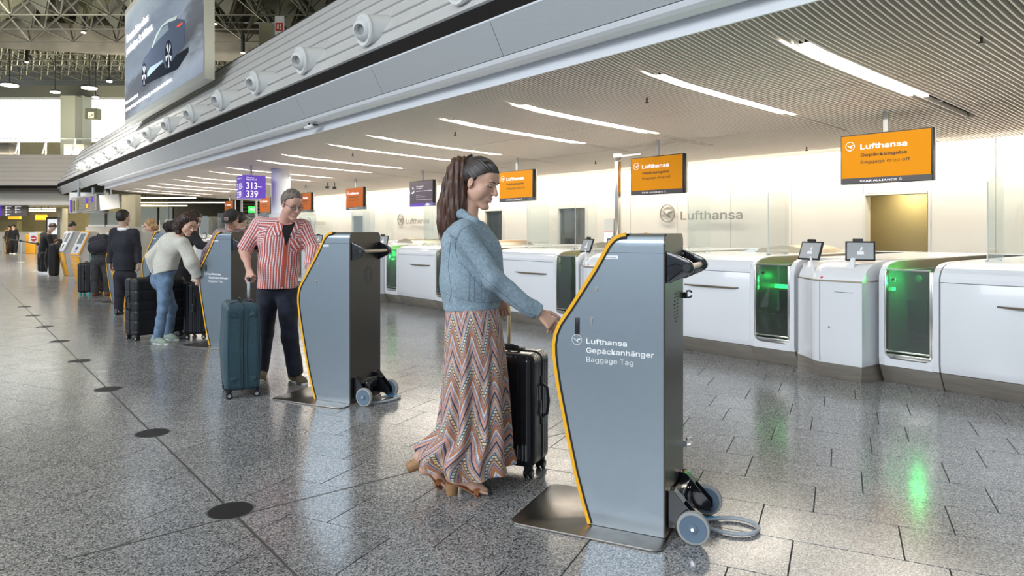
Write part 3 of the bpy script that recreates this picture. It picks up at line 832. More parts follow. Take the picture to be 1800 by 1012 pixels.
def make_console():
    """curved self service console between two bays; local y 0..0.75, protrudes towards the hall"""
    t = empty('service_console'); X0 = 6.36
    def outline(o_):
        pts = []
        L0, L1 = 0.004 + 0, 0.746
        pts.append((DX + 0.0, L0)); pts.append((X0 + 0.09 + o_, L0 + 0.0))
        pts.append((X0 + o_, L0 + 0.02)) if False else None
        pts = [(DX + .3, L0), (DX, L0), (X0 + o_, 0.012 + o_ * .5), (X0 + o_, 0.40)]
        for k in range(1, 8):
            q = k / 8 * radians(70); pts.append((X0 + o_ + 0.14 * (1 - cos(q)), 0.40 + 0.14 * sin(q) * 1.0))
        pts += [(DX - 0.01, L1 - 0.03), (DX, L1), (DX + .3, L1)]
        return [p for p in pts if p]
    def ring(o_, z): return [(x, y, z) for x, y in outline(o_)]
    b = MB(); b.grid([ring(0.012, 0.165), ring(0.0, 0.24), ring(0.0, 0.925)]); b.build('console_body', M_white, t, smooth=True)
    b = MB(); b.grid([ring(0.11, 0.0), ring(0.018, 0.155), ring(0.016, 0.166)]); b.build('plinth', M_plinth, t, smooth=True)
    b = MB(); o1 = outline(-0.004); b.prism(o1, (0, 0, 0.925), (1, 0, 0), (0, 1, 0), (0, 0, 0.012)); b.build('ledge', M_tan, t)
    # sloped white hood rising from the ledge to the counter top
    rows = []
    for s_, z, ox in ((0, 0.938, 0.03), (0.25, 0.985, 0.05), (0.5, 1.045, 0.12), (0.7, 1.085, 0.22), (0.88, 1.108, 0.36), (1, 1.12, 0.62)):
        ol = outline(0.0); row = []
        for x, y in ol:
            xx = x + (DX + .3 - x) * 0 + ox * (1 if x < DX + .25 else 0)
            row.append((min(xx, DX + 0.9) if x < DX + .25 else DX + 0.9, y, z))
        rows.append(row)
    b = MB(); b.grid(rows); b.build('hood', M_white, t, smooth=True)
    b = MB(); b.b2((DX + .28, 0.004, 1.07), (9.9, 0.746, 1.12)); b.b2((DX + .1, 0.01, 0.18), (9.8, 0.03, 1.07)); b.b2((DX + .1, 0.72, 0.18), (9.8, 0.74, 1.07)); b.build('counter_top', M_white, t)
    s_ = MB(); s_.b2((X0 - 0.001, 0.398, 0.18), (X0 + .002, 0.402, 0.925)); s_.b2((X0 - .001, 0.09, 0.83), (X0 + .001, 0.26, 0.834)); s_.b2((DX - .003, 0.738, 0.18), (DX + .002, 0.742, 0.925)); s_.build('panel_joint', M_seam, t)
    l = MB(); l.cyl((X0 + .001, 0.31, 0.50), (X0 - .004, 0.31, 0.50), 0.011, n=14); l.build('door_lock', M_chrome, t)
    r = MB(); r.cyl((X0 + .05, 0.40, 0.937), (X0 + .05, 0.40, 0.965), 0.017, n=14); o = r.build('call_button', mat('red_button', (0.75, 0.05, 0.02), 0.3), t); o['label'] = 'red button'
    g = MB()
    g.prism([(0, 0), (0.045, 0), (0.03, 0.24), (0.012, 0.24)], (X0 + .08, 0.47, 0.938), Vector((0.2, 1, 0)).normalized(), Vector((0.30, 0.32, 0.80)).normalized(), (0.012, 0, 0))
    g.prism([(0, 0), (0.10, 0), (0.055, 0.22), (0.02, 0.22)], (X0 + .09, 0.14, 0.938), (0, 1, 0), Vector((0.28, -0.05, 0.80)).normalized(), (0.014, 0, 0))
    g.build('tablet_leg', M_white, t)
    make_tablet(t, (X0 + .30, 0.16, 1.205), radians(24), radians(14), 'tablet')
    make_tablet(t, (X0 + .22, 0.60, 1.20), radians(-14), radians(20), 'tablet')
    return t


ord_ = ['first', 'second', 'third', 'fourth', 'fifth', 'sixth', 'seventh', 'eighth', 'ninth', 'tenth', 'eleventh', 'twelfth']
pd0 = make_panel_desk(); gs0 = make_glass(); bay0 = make_bay(); con0 = make_console()
bpy.context.view_layer.update()
def reg(o):
    TREE[o.name] = kids(o)
    for c in TREE[o.name]: reg(c)
for o in (pd0, gs0, bay0, con0): reg(o)
NM = 10
for k in range(NM + 1):
    y0 = 2.245 - 1.26 + 3.07 * k
    o = pd0 if k == 0 else copy_tree(pd0)
    o.location = (0, y0, 0)
    tag(o, ['white counter unit at the right edge of the picture with a bronze pull rail', 'white counter unit with pull rail directly behind the big grey kiosk',
            'white counter unit between the denim jacket and the big kiosk', 'white counter unit left of the ponytailed woman with a pull rail'][k] if k < 4 else 'white counter unit in the desk row, %s from the right end' % ord_[k],
        'counter', 'white counter units of the desk row')
    g = gs0 if k == 0 else copy_tree(gs0)
    g.location = (7.12, y0 + 0.10 - (0.0 if k else 0.12), 0)
    tag(g, ['clear curved screen on the rightmost white counter', 'clear rounded screen in front of the big wall lettering', 'clear screen on the counter behind the denim jacket'][k] if k < 3 else
        'clear screen standing on the %s counter from the right end' % ord_[k], 'glass screen', 'clear screens on the counters')
    if k < NM:
        ya = 2.25 + 3.07 * k
        for q, yy in enumerate((ya, ya + 1.31)):
            first_ = (k == 0 and q == 0)
            b = bay0 if first_ else copy_tree(bay0)
            b.location = (0, yy, 0)
            side = ['right', 'left'][q]
            lb = {(0, 0): 'green lit glass drop-off bay right of the nearest tablet console', (0, 1): 'drop-off bay with a bright green light bar left of the nearest console',
                  (1, 1): 'dark drop-off bay just left of the big kiosk, bronze rim', (3, 0): 'green glowing drop-off bay right of the second kiosk'}.get((k, q), 'glass drop-off bay on the %s side of the %s console from the right' % (side, ord_[k]))
            tag(b, lb, 'drop-off bay', 'glass drop-off bays of the desk row')
        c = con0 if k == 0 else copy_tree(con0)
        c.location = (0, ya + 0.53, 0)
        tag(c, 'white rounded console with two tablets, nearest one between two bays' if k == 0 else 'white rounded tablet console, %s from the right end of the desk row' % ord_[k], 'console', 'tablet consoles of the desk row')

# green lights in the bays that show them
def green_bar(parent_y, c, size, power, name='green_light'):
    m_ = MB(); m_.box(c, size); o = m_.build(name, M_green); tag(o, None)
    l = bpy.data.lights.new('green_lamp', 'POINT'); l.energy = power; l.color = (0.02, 1.0, 0.2); l.shadow_soft_size = 0.03
    lo = bpy.data.objects.new('green_lamp', l); COL.objects.link(lo); lo.location = (c[0] + .12, .27, c[2] + .10)
    return o, lo
bays = [o for o in bpy.data.objects if o.name.startswith('drop_off_bay')]
def bay_at(y):
    return min(bays, key=lambda o: abs(o.location.y - y))
for yb, off, sz, pw in ((3.56, (DX + .40, 0.350, 0.795), (0.03, 0.17, 0.04), 2.0), (2.25, (DX + .16, 0.432, 0.86), (0.05, 0.012, 0.03), 9.0), (11.46, (DX + .14, 0.432, 0.84), (0.06, 0.012, 0.03), 6.0),
                        (6.63, (DX + .9, 0.2, 0.80), (0.03, 0.1, 0.03), 0.8)):
    b = bay_at(yb); o, l = green_bar(0, off, sz, pw); o.parent = b; l.parent = b
    o['label'] = 'glowing green light bar'

# ---------------------------------------------------------------- lettering and crane on the back wall
for k, (yl, yt) in enumerate(((10.41, 9.98), (22.99, 22.5), (31.6, 31.2))):
    t = empty('wall_lettering', (XW, yt, 0))
    w_ = [1.62, 1.6, 1.55][k]
    text('Lufthansa', w_, 0.27, M_letwall, t, (-0.05, 0, 1.655), (0, -1, 0), (0, 0, 1), bold=0.012, depth=0.045)
    c = MB(); crane(c, (-0.03, yl - yt, 1.81), (0, -1, 0), (0, 0, 1), 0.215, 0.03, 0.05); c.build('crane_emblem', M_letwall, t)
    tag(t, 'raised metal airline name and crane on the wall, ' + ['nearest and largest', 'below the dark hanging screen', 'farthest, beside the checked shirt'][k], 'lettering', 'raised lettering on the back wall')

# ---------------------------------------------------------------- hanging screens
M_scr = mat('orange_screen', (0.25, 0.098, 0.003), 0.5, emit=1.3, spec=0.1)
M_scr2 = mat('deep_orange_screen', (0.15, 0.036, 0.005), 0.5, emit=1.5, spec=0.1)
M_sdark = mat('screen_footer', (0.055, 0.055, 0.062), 0.3, emit=0.0)
M_sviolet = mat('screen_dark_violet', (0.075, 0.06, 0.09), 0.3, emit=0.15)
M_purple = mat('purple_sign', (0.055, 0.022, 0.22), 0.4, emit=1.1)
M_txtb = mat('brown_text', (0.05, 0.028, 0.015), 0.7)
M_wtxt = mat('lit_white_text', (0.80, 0.76, 0.86), 0.5, emit=0.45)


def hang_screen(y, mm, small=0, dark=False):
    """screen facing the hall, centre (0,0,0) local; world X = 10.2"""
    t = empty('hanging_screen', (10.2, y, 0))
    w_, z0, z1 = 1.23, 2.075, 2.79
    p = MB(); p.b2((0, -w_ / 2, z0), (0.09, w_ / 2, z1)); p.build('screen_housing', M_black, t, bevel=0.006)
    p = MB(); p.b2((-0.002, -w_ / 2 + .02, z0 + .085), (0.0, w_ / 2 - .015, z1 - .015)); p.build('screen_picture', mm, t)
    p = MB(); p.b2((-0.002, -w_ / 2 + .01, z0 + .005), (0.0, w_ / 2 - .01, z0 + .084)); p.build('screen_footer', M_sdark if not dark else M_purple, t)
    p = MB(); p.b2((0.03, -0.03, z1), (0.07, 0.03, ceil_z(10.24) + .05)); p.build('hanger_post', mat('hanger_grey', (0.45, 0.46, 0.47), 0.4), t)
    p = MB(); p.b2((0.095, -w_ / 2, z0 + .01), (0.13, w_ / 2 - .01, z1)); p.build('rear_cover', mat('pale_cover', (0.78, 0.77, 0.72), 0.4), t)
    X = -0.004; U = (0, -1, 0); V = (0, 0, 1)
    if not dark:
        c = MB(); crane(c, (X, 0.475, z1 - .165), U, V, 0.066, 0.001, 0.07); c.build('crane_emblem', M_wtxt, t)
        text('Lufthansa', 0.62, 0.098, M_wtxt, t, (X, 0.325, z1 - .218), U, V, bold=0.016)
        text('Gepäckabgabe', 0.62, 0.060, M_txtb, t, (X, 0.325, z1 - .325), U, V, bold=0.018)
        text('Baggage drop off', 0.66, 0.060, M_txtb, t, (X, 0.325, z1 - .425), U, V, bold=0.004)
        text('STAR ALLIANCE', 0.50, 0.036, M_wtxt, t, (X, 0.335, z0 + .026), U, V)
        st = MB()
        for q in range(5):
            a = pi / 2 + q * 2 * pi / 5
            st.prism([(0.010 * cos(a - .35), 0.010 * sin(a - .35)), (0.024 * cos(a), 0.024 * sin(a)), (0.010 * cos(a + .35), 0.010 * sin(a + .35))], (X, -0.215, z0 + .045), U, V, (-0.001, 0, 0))
        st.build('star_mark', M_wtxt, t)
    else:
        for q, (s_, zz, b) in enumerate((('Bald wieder', z1 - .17, .02), ('da gegen...', z1 - .22, .02), ('Gleich für Sie wieder geöffnet', z1 - .30, .012), ('Even things', z1 - .41, 0), ('get tired sometimes...', z1 - .46, 0),
                                         ('Thank you for waiting, please next counter', z1 - .54, 0))):
            text(s_, [.38, .33, .82, .28, .5, .82][q], 0.03, M_wtxt, t, (X, 0.24, zz), U, V, bold=b)
        i = MB(); i.prism(rrect(0.07, .06, .02), (X, 0.42, z1 - .20), U, V, (-.001, 0, 0)); i.prism([(-.09, -.03), (.06, .02), (.09, .05), (.05, -.03), (-.03, -.06)], (X, 0.42, z1 - .30), U, V, (-.001, 0, 0)); i.build('hand_icon', M_wtxt, t)
        i = MB(); i.prism([(-.10, 0), (.02, .03), (.12, .0), (.10, -.03), (-.05, -.035)], (X, -0.33, z0 + .05), U, V, (-.001, 0, 0)); i.build('map_mark', M_wtxt, t)
    return t


for k, (y, mm, dk, lb) in enumerate(((4.17, M_scr, 0, 'largest orange airline screen hanging at the right, over the doorway'), (8.21, M_scr, 0, 'orange hanging screen above the big grey kiosk'),
                                     (12.31, M_scr, 0, 'orange hanging screen just right of the ponytailed woman'), (16.44, M_sviolet, 1, 'dark violet hanging screen with small white text'),
                                     (20.5, M_scr2, 0, 'deep orange hanging screen above the second kiosk'), (24.55, M_scr2, 0, 'orange screen half hidden behind the head of the man in checked shirt'),
                                     (28.65, M_scr2, 0, 'small orange screen left of the white column under the purple sign'), (33.4, M_scr2, 0, 'farthest small orange screen, above the man in a cap'))):
    tag(hang_screen(y, mm, 0, dk), lb, 'screen', 'screens hanging over the desks')

# ---------------------------------------------------------------- poles, column, purple number sign
t = empty('steel_pole', (9.95, 8.93, 0)); 
MB().b2((-0.045, -0.045, 1.121), (0.045, 0.045, 2.72)).build('pole_shaft', M_steelw, t, bevel=0.008)
MB().sphere((-0.0, 0.0, 2.80), 0.07, 14, 8, (1, 1, .8)).build('camera_dome', mat('dome', (0.25, 0.25, 0.25), 0.1), t, smooth=True)
MB().cyl((0, 0, 2.80), (0, 0, 2.87), 0.085, n=16).box((0.0, -0.30, 2.82), (0.03, 0.55, 0.03)).build('dome_mount', M_white, t)
MB().b2((-0.06, 0.06, 1.15), (-0.02, 0.30, 1.62)).build('notice_board', mat('grey_notice', (0.45, 0.46, 0.44), 0.4), t)
n_ = MB().use(mat('red_frame', (0.6, 0.05, 0.05), 0.5)).b2((-0.066, 0.055, 1.13), (-0.061, 0.305, 1.38)); n_.use(M_letter).b2((-0.07, 0.065, 1.14), (-0.067, 0.295, 1.37)); n_.build('notice_sheet', None, t)
tag(t, 'tall square steel pole with a camera dome, behind the big grey kiosk', 'pole')
o = MB().b2((9.3, 13.5, 1.121), (9.42, 13.72, 1.36)).build('counter_monitor', M_back, bevel=0.03); tag(o, 'dark rounded monitor back standing on the counter right of the second kiosk', 'monitor')
cw = MB().lathe([(0.27, 0), (0.27, 3.19)], (7.55, 19.9, 0), None, 36); o = cw.build('trim_6', mat('white_column', (0.78, 0.80, 0.86), 0.3, coat=.3), smooth=True); tag(o, kind='structure')
sg = empty('number_sign', tuple(c2w(-7.22, 19.0)) , 0)
def face(px0, px1, d0, d1, name, texts):
    a = c2w((px0 - 900) / FP * d0, d0); b = c2w((px1 - 900) / FP * d1, d1)
    return a, b
A_, B_ = face(428, 467, 18.9, 19.3, '', None); C_, _ = face(416, 428, 19.7, 18.9, '', None)
z0, z1 = 2.30, 2.93
D__ = C_ + (B_ - A_)
p = MB(); vs_ = [(q.x - sg.location.x, q.y - sg.location.y, z) for z in (z0, z1) for q in (C_, A_, B_, D__)]
p.add(vs_, [(0, 3, 2, 1), (4, 5, 6, 7), (0, 1, 5, 4), (1, 2, 6, 5), (2, 3, 7, 6), (3, 0, 4, 7)]); p.build('sign_box', M_purple, sg)
def sgtext(a, b, items):
    U = (b - a); L_ = U.length; U.normalize(); n = Vector((U.y, -U.x, 0)) * 0.004
    for s_, fx_, w_, zz, h_, bd in items:
        q = a - sg.location + U * (fx_ * L_) + n; text(s_, w_ * L_, h_, M_wtxt, sg, (q.x, q.y, zz), U, (0, 0, 1), bold=bd, plain=True)
sgtext(A_, B_, (('Check-in', .13, .36, 2.845, .035, .02), ('Baggage drop off', .13, .46, 2.795, .035, .02), ('313–', .12, .70, 2.55, .19, .012), ('339', .12, .52, 2.325, .19, .012)))
sgtext(C_, A_, (('Check-in', .12, .6, 2.845, .035, .02), ('313-', .10, .8, 2.55, .18, .012), ('339', .10, .6, 2.325, .18, .012)))
mid = (A_ + D__) / 2 - sg.location
MB().cyl((mid.x, mid.y, z1), (mid.x, mid.y, 3.24), 0.03, n=10).build('hanger_post', MATS['hanger_grey'], sg)
tag(sg, 'purple hanging box sign reading 313-339', 'sign')
# ================================================================ BAGGAGE TAG KIOSKS
# local frame: x = width (away from the near side), y = towards the front (screen) side, origin at the near rear foot
KPROF = [(0.36, 0.012), (0.395, 0.12), (0.43, 0.244), (0.472, 0.43), (0.517, 0.643), (0.532, 0.735), (0.540, 0.80), (0.541, 0.85), (0.533, 0.90), (0.512, 0.95), (0.46, 1.025),
         (0.40, 1.115), (0.335, 1.215), (0.30, 1.275), (0.272, 1.325), (0.258, 1.345), (0.236, 1.367), (0.208, 1.381), (0.18, 1.386)]


def kfront(z):
    for (s0, z0), (s1, z1) in zip(KPROF, KPROF[1:]):
        if z <= z1: return s0 + (s1 - s0) * (z - z0) / (z1 - z0)
    return KPROF[-1][0]


def make_kiosk():
    t = empty('baggage_tag_kiosk'); W_ = 0.40; R_ = 0.045; H = 1.386
    # base plate with rounded corners
    p = MB(); p.prism(rrect(0.56, 0.735, 0.05, 6, 0.145, 0.350), (0, 0, 0.0), (1, 0, 0), (0, 1, 0), (0, 0, 0.010))
    p.build('base_plate', mat('base_plate_steel', (0.40, 0.37, 0.34), 0.30, 1.0, noise=0.12, nscale=14), t, bevel=0.003)
    # folded steel casing: near side, round shoulder, top, round shoulder, far side
    cs = []
    zs = sorted(set([0.012, 0.10] + [q[1] for q in KPROF if q[1] < H - R_] + [H - R_]))
    for z in zs: cs.append((0.0, z))
    for k in range(1, 9):
        a = k / 8 * pi / 2; cs.append((R_ - R_ * cos(a), H - R_ + R_ * sin(a)))
    left = list(cs); right = [(W_ - x, z) for x, z in cs][::-1]
    rows = []
    for x, z in left + right:
        yf = kfront(min(z, H)); rows.append([(x, 0.004, z), (x, yf * 0.33, z), (x, yf * 0.66, z), (x, yf - 0.012, z)])
    c = MB(); c.grid([list(r) for r in rows]); o = c.build('steel_casing', M_steel, t, smooth=True)
    # rear plate, rounded at the top
    q = [(W_, 0.012)] + [(W_, 0.5)] + [(W_ - R_ + R_ * cos(a), H - R_ + R_ * sin(a)) for a in [i * pi / 12 for i in range(7)]] + [(R_ - R_ * cos(a), H - R_ + R_ * sin(a)) for a in [i * pi / 12 for i in range(6, -1, -1)]] + [(0, 0.012)]
    p = MB(); p.prism(q, (0, -0.004, 0), (1, 0, 0), (0, 0, 1), (0, 0.010, 0)); rp = p.build('rear_plate', M_back, t)
    p = MB(); p.b2((0.03, -0.006, 1.295), (W_ - .03, -0.003, 1.297)); p.b2((0.03, -0.006, 1.175), (W_ - .03, -0.003, 1.177)); p.build('cover_joint', M_black, rp)
    v = MB()
    for j in range(-4, 5):
        hw = 0.052 * math.sqrt(max(0, 1 - (j / 4.6) ** 2)) / 1.0
        z = 1.03 + j * 0.0165
        if abs(j) <= 2:
            v.b2((0.235 - hw, -0.006, z - .003), (0.235 - 0.018, -0.0035, z + .003)); v.b2((0.235 + 0.018, -0.006, z - .003), (0.235 + hw, -0.0035, z + .003))
        else: v.b2((0.235 - hw, -0.006, z - .003), (0.235 + hw, -0.0035, z + .003))
    v.build('vent_slots', M_black, rp)
    # front: black glass fascia following the profile, with the orange edge on both sides
    rows = [[(x, kfront(z) - 0.010, z) for x in (0.012, W_ - 0.012)] for s_, z in KPROF]
    f = MB(); f.grid(rows); f.build('screen_fascia', M_bgloss, t, smooth=True)
    sc = MB(); a_, b_ = Vector((0, 0.500, 0.968)), Vector((0, 0.318, 1.246)); V = (b_ - a_); n_ = Vector((0, V.z, -V.y)).normalized()
    n_ = Vector((0, abs(n_.y), abs(n_.z)))
    sc.prism([(0.05, 0.02), (W_ - .05, 0.02), (W_ - .05, 0.95), (0.05, 0.95)], a_ + n_ * 0.003, (1, 0, 0), V, n_ * 0.003); sc.build('touch_screen', mat('kiosk_screen', (0.5, 0.55, 0.6), 0.1, emit=0.6), t)
    for k, x in enumerate((0.0, W_)):
        e = MB(); sgn = -1 if k == 0 else 1; rws = []
        for i, (s_, z) in enumerate(KPROF):
            s0, z0 = KPROF[max(i - 1, 0)]; s1, z1 = KPROF[min(i + 1, len(KPROF) - 1)]; tv = Vector((s1 - s0, z1 - z0)).normalized(); nn = Vector((tv.y, -tv.x))
            o_ = Vector((s_, z)) - nn * 0.012; q_ = Vector((s_, z)) + nn * 0.004
            xs = (x + (0.004 if k else -0.004), x - sgn * 0.012)
            rws.append([(xs[0], o_.x, o_.y), (xs[0], q_.x, q_.y), (xs[1], q_.x, q_.y), (xs[1], o_.x, o_.y)])
        e.grid(rws, closed=True); e.build('orange_edge', M_orange, t)
    if True:  # black liner behind the edge
        e = MB(); rws = []
        for i, (s_, z) in enumerate(KPROF):
            s0, z0 = KPROF[max(i - 1, 0)]; s1, z1 = KPROF[min(i + 1, len(KPROF) - 1)]; tv = Vector((s1 - s0, z1 - z0)).normalized(); nn = Vector((tv.y, -tv.x))
            o_ = Vector((s_, z)) - nn * 0.021; q_ = Vector((s_, z)) - nn * 0.010
            rws.append([(-0.002, o_.x, o_.y), (-0.002, q_.x, q_.y), (0.008, q_.x, q_.y), (0.008, o_.x, o_.y)])
        e.grid(rws, closed=True); e.build('edge_liner', M_black, t)
    sl_ = MB(); sl_.b2((-0.006, 0.405, 0.905), (0.01, 0.428, 0.985)); sl_.build('tag_slot', M_black, t, bevel=0.004)
    U = (0, -1, 0); V = (0, 0, 1); X = -0.0012
    g = MB(); crane(g, (X, 0.418, 0.880), U, V, 0.0255, 0.0006, 0.06); g.build('crane_emblem', M_letter, t)
    text('Lufthansa', 0.196, 0.0335, M_letter, t, (X, 0.370, 0.865), U, V, bold=0.018, depth=0.0006)
    text('Gepäckanhänger', 0.322, 0.0335, M_letter, t, (X, 0.370, 0.822), U, V, bold=0.016, depth=0.0006)
    text('Baggage Tag', 0.227, 0.0335, M_letter, t, (X, 0.370, 0.779), U, V, bold=-0.004, depth=0.0006)
    lb = MB(); lb.b2((-0.0016, 0.215, 1.268), (0.0, 0.292, 1.284)); lo = lb.build('name_sticker', M_letter, t)
    text('FRATAG508', 0.055, 0.008, mat('ink_blue', (0.08, 0.12, 0.22), 0.6), t, (-0.002, 0.281, 1.272), U, V, bold=0.01, depth=0.0003, name='sticker_text')
    k = MB(); k.cyl((-0.001, 0.325, 1.125), (-0.004, 0.325, 1.125), 0.010, n=14); k.cyl((-0.001, 0.345, 0.985), (-0.003, 0.345, 0.985), 0.008, n=12).b2((-0.003, 0.341, 0.955), (-0.001, 0.349, 0.983)); k.build('side_lock', M_steelw, t)
    sj = MB(); sj.b2((-0.0008, 0.004, 1.2965), (0.001, kfront(1.2965) - .02, 1.298)); sj.build('casing_joint', M_seam, t)
    # push handle: two black brackets and a bar
    for k, x in enumerate((0.012, W_ - 0.03)):
        b = MB(); hp = [(0.0, 1.215), (-0.005, 1.30), (-0.085, 1.282), (-0.118, 1.265), (-0.130, 1.238), (-0.118, 1.212), (-0.085, 1.200), (-0.004, 1.165)]
        hp = [(0.0, 1.160), (0.0, 1.305), (-0.02, 1.303), (-0.10, 1.270), (-0.122, 1.255), (-0.130, 1.234), (-0.122, 1.213), (-0.10, 1.198), (-0.02, 1.162)]
        b.prism([(-a, z) for a, z in hp], (x - 0.004, 0, 0), (0, -1, 0), (0, 0, 1), (0.026, 0, 0)); bo = b.build('handle_bracket', M_bgloss, t, bevel=0.004)
        h = MB(); xs = x - 0.006 if k == 0 else x + 0.024
        h.cyl((xs, -0.098, 1.234), (xs + (-0.003 if k == 0 else 0.003), -0.098, 1.234), 0.017, n=18); h.build('bracket_hole', M_seam, bo)
        s_ = MB()
        for z in (1.285, 1.182): s_.cyl((x + 0.034 - 0.07 * k, -0.008, z), (x + 0.034 - .07 * k, -0.018, z), 0.007, n=8)
        s_.build('bolt', M_chrome, bo)
    h = MB(); h.cyl((0.03, -0.098, 1.234), (W_ - 0.03, -0.098, 1.234), 0.014, n=14); h.build('handle_bar', M_steelw if False else mat('handle_metal', (0.40, 0.35, 0.29), 0.3, 0.9), t, smooth=True)
    # wheels and their brackets
    for k, x in enumerate((0.035, W_ - 0.095)):
        b = MB(); wp = [(0.0, 0.05), (0.0, 0.215), (-0.028, 0.215), (-0.150, 0.090), (-0.152, 0.048)]
        for xx in (x, x + 0.052): b.prism([(-a, z) for a, z in wp], (xx, -0.004, 0), (0, -1, 0), (0, 0, 1), (0.004, 0, 0))
        b.b2((x, -0.010, 0.05), (x + .056, -0.004, 0.215)); b.prism([(0.0, 0.210), (0.03, 0.215), (0.075, 0.168), (0.07, 0.163)], (x + .004, -0.004, 0), (0, -1, 0), (0, 0, 1), (0.048, 0, 0))
        bo = b.build('wheel_bracket', M_bgloss, t)
        cx, cz = -0.125, 0.074
        wx = x + (-0.030 if k == 0 else 0.060); w0 = wx; w1 = wx + 0.028
        RYm = Matrix.Rotation(pi / 2, 3, 'Y')
        wh = MB(); wh.use(M_rubber).lathe([(0.056, 0), (0.072, 0.002), (0.0735, 0.014), (0.072, 0.026), (0.056, 0.028)], (w0, cx, cz), RYm, 32)
        wo = wh.build('wheel', None, t, smooth=True)
        hb = MB(); hb.lathe([(0.045, -0.001), (0.060, -0.003), (0.060, 0.031), (0.045, 0.029)], (w0, cx, cz), RYm, 28); hb.lathe([(0.012, -0.008), (0.020, -0.006), (0.020, 0.034), (0.012, 0.036)], (w0, cx, cz), RYm, 16)
        hb.build('wheel_hub', M_bluew, wo, smooth=True)
        bt = MB(); bt.cyl((w0 - 0.012, cx, cz), (w1 + 0.012, cx, cz), 0.008, n=8); bt.build('axle_bolt', M_chrome, wo)
    m_ = MB(); m_.b2((0.09, -0.06, 0.10), (W_ - 0.09, -0.012, 0.19)); m_.build('axle_beam', M_bgloss, t, bevel=0.003)
    s_ = MB(); s_.cyl((W_ - 0.13, -0.062, 0.16), (W_ - 0.13, -0.066, 0.16), 0.006, n=8); s_.cyl((0.13, -0.062, 0.16), (0.13, -0.066, 0.16), 0.006, n=8); s_.build('bolt', M_chrome, t)
    return t


K_ANG = math.atan2(0.43, 0.903)       # width direction in the hall frame; local y then points away from the back
kp = [(2.502, 1.966), (2.494, 5.089), (2.60, 8.42), (2.60, 11.6), (2.62, 14.9)]
k0 = make_kiosk(); bpy.context.view_layer.update(); reg(k0)
KL = ['nearest grey steel baggage tag kiosk with orange edge, beside the ponytailed woman', 'second baggage tag kiosk, showing its dark back, beside the man in checked shirt',
      'third baggage tag kiosk with lettering, between the woman in white sweater and teal suitcase', 'fourth baggage tag kiosk, behind the woman in white sweater',
      'fifth steel kiosk, behind the man in the dark suit']
KIOSK = []
for k, (x, y) in enumerate(kp):
    o = k0 if k == 0 else copy_tree(k0)
    o.location = (x, y, 0); o.rotation_euler = (0, 0, K_ANG); tag(o, KL[k], 'kiosk', 'baggage tag kiosks'); KIOSK.append(o)


def kl(k, p):
    """kiosk local to hall"""
    a = K_ANG; o = KIOSK[k].location
    return Vector((o.x + p[0] * cos(a) - p[1] * sin(a), o.y + p[0] * sin(a) + p[1] * cos(a), p[2]))


for c_ in kids(KIOSK[1]):
    if c_.name.startswith(('lettering', 'crane_emblem', 'tag_slot')): bpy.data.objects.remove(c_)
# cable loops on the floor behind the kiosks
M_cable = mat('grey_cable', (0.50, 0.55, 0.60), 0.45, bump=0.3, bscale=150)
for k, pts in enumerate(([(0.17, -0.02, .10), (0.18, -0.06, .02), (0.20, -0.13, .012), (0.18, -0.24, .012), (0.20, -0.33, .012), (0.27, -0.375, .013), (0.34, -0.34, .014), (0.355, -0.25, .014), (0.31, -0.17, .014), (0.25, -0.10, .016)],
                         [(0.15, -0.02, .10), (0.12, -0.10, .012), (0.16, -0.19, .012), (0.28, -0.23, .012), (0.38, -0.22, .013), (0.36, -0.15, .013), (0.25, -0.10, .015)])):
    P = [kl(k, p) for p in pts]; path = []
    for i in range(len(P) - 1):
        p0, p1, p2, p3 = P[max(i - 1, 0)], P[i], P[i + 1], P[min(i + 2, len(P) - 1)]
        for s_ in range(6):
            u = s_ / 6; path.append(0.5 * ((2 * p1) + (p2 - p0) * u + (2 * p0 - 5 * p1 + 4 * p2 - p3) * u * u + (3 * p1 - p0 - 3 * p2 + p3) * u ** 3))
    path.append(P[-1])
    t = empty('power_cable', tuple(path[-8][:2]) + (0,)); off = Vector((t.location.x, t.location.y, 0))
    MB().tube([p - off for p in path], 0.0095, 8).build('cable_sleeve', M_cable, t, smooth=True)
    pl_ = path[-1] - off; MB().box(pl_ + Vector((0, 0, .0)), (0.05, 0.035, 0.022), Matrix.Rotation(.6, 3, 'Z')).build('plug', mat('plug_grey', (0.42, 0.38, 0.35), 0.5), t, bevel=0.003)
    MB().tube([path[-1] - off, path[-4] - off + Vector((0.0, 0, .006)), path[-9] - off + Vector((0, 0, .004))], 0.006, 6).build('blue_wire', mat('blue_wire', (0.03, 0.30, 0.55), 0.4), t)
    tag(t, ['grey sleeved cable coiled on the floor behind the nearest kiosk wheels', 'grey sleeved cable behind the wheels of the second kiosk'][k], 'cable')
# clamps on the edge of the nearest kiosk
for z, nm in ((1.075, 'upper'), (0.33, 'lower')):
    c = MB(); c.box((0.40, -0.012, z), (0.02, 0.025, 0.03)); c.tube([(0.41, -0.02, z + .02), (0.44, -0.03, z + .02), (0.455, -0.035, z + .012)], 0.005, 6); c.tube([(0.41, -0.02, z - .012), (0.44, -0.03, z - .014), (0.455, -0.035, z - .008)], 0.005, 6)
    o = c.build('cable_clip', M_chrome if nm == 'lower' else M_black, KIOSK[0]); o['label'] = nm + ' clip on the rear edge'

# ---------------------------------------------------------------- orange check-in kiosks at far left
M_kor = mat('kiosk_orange', (0.90, 0.42, 0.03), 0.4)
M_kgrey = mat('kiosk_grey', (0.50, 0.50, 0.50), 0.45)
M_kwhite = mat('kiosk_panel_white', (0.70, 0.71, 0.74), 0.35)


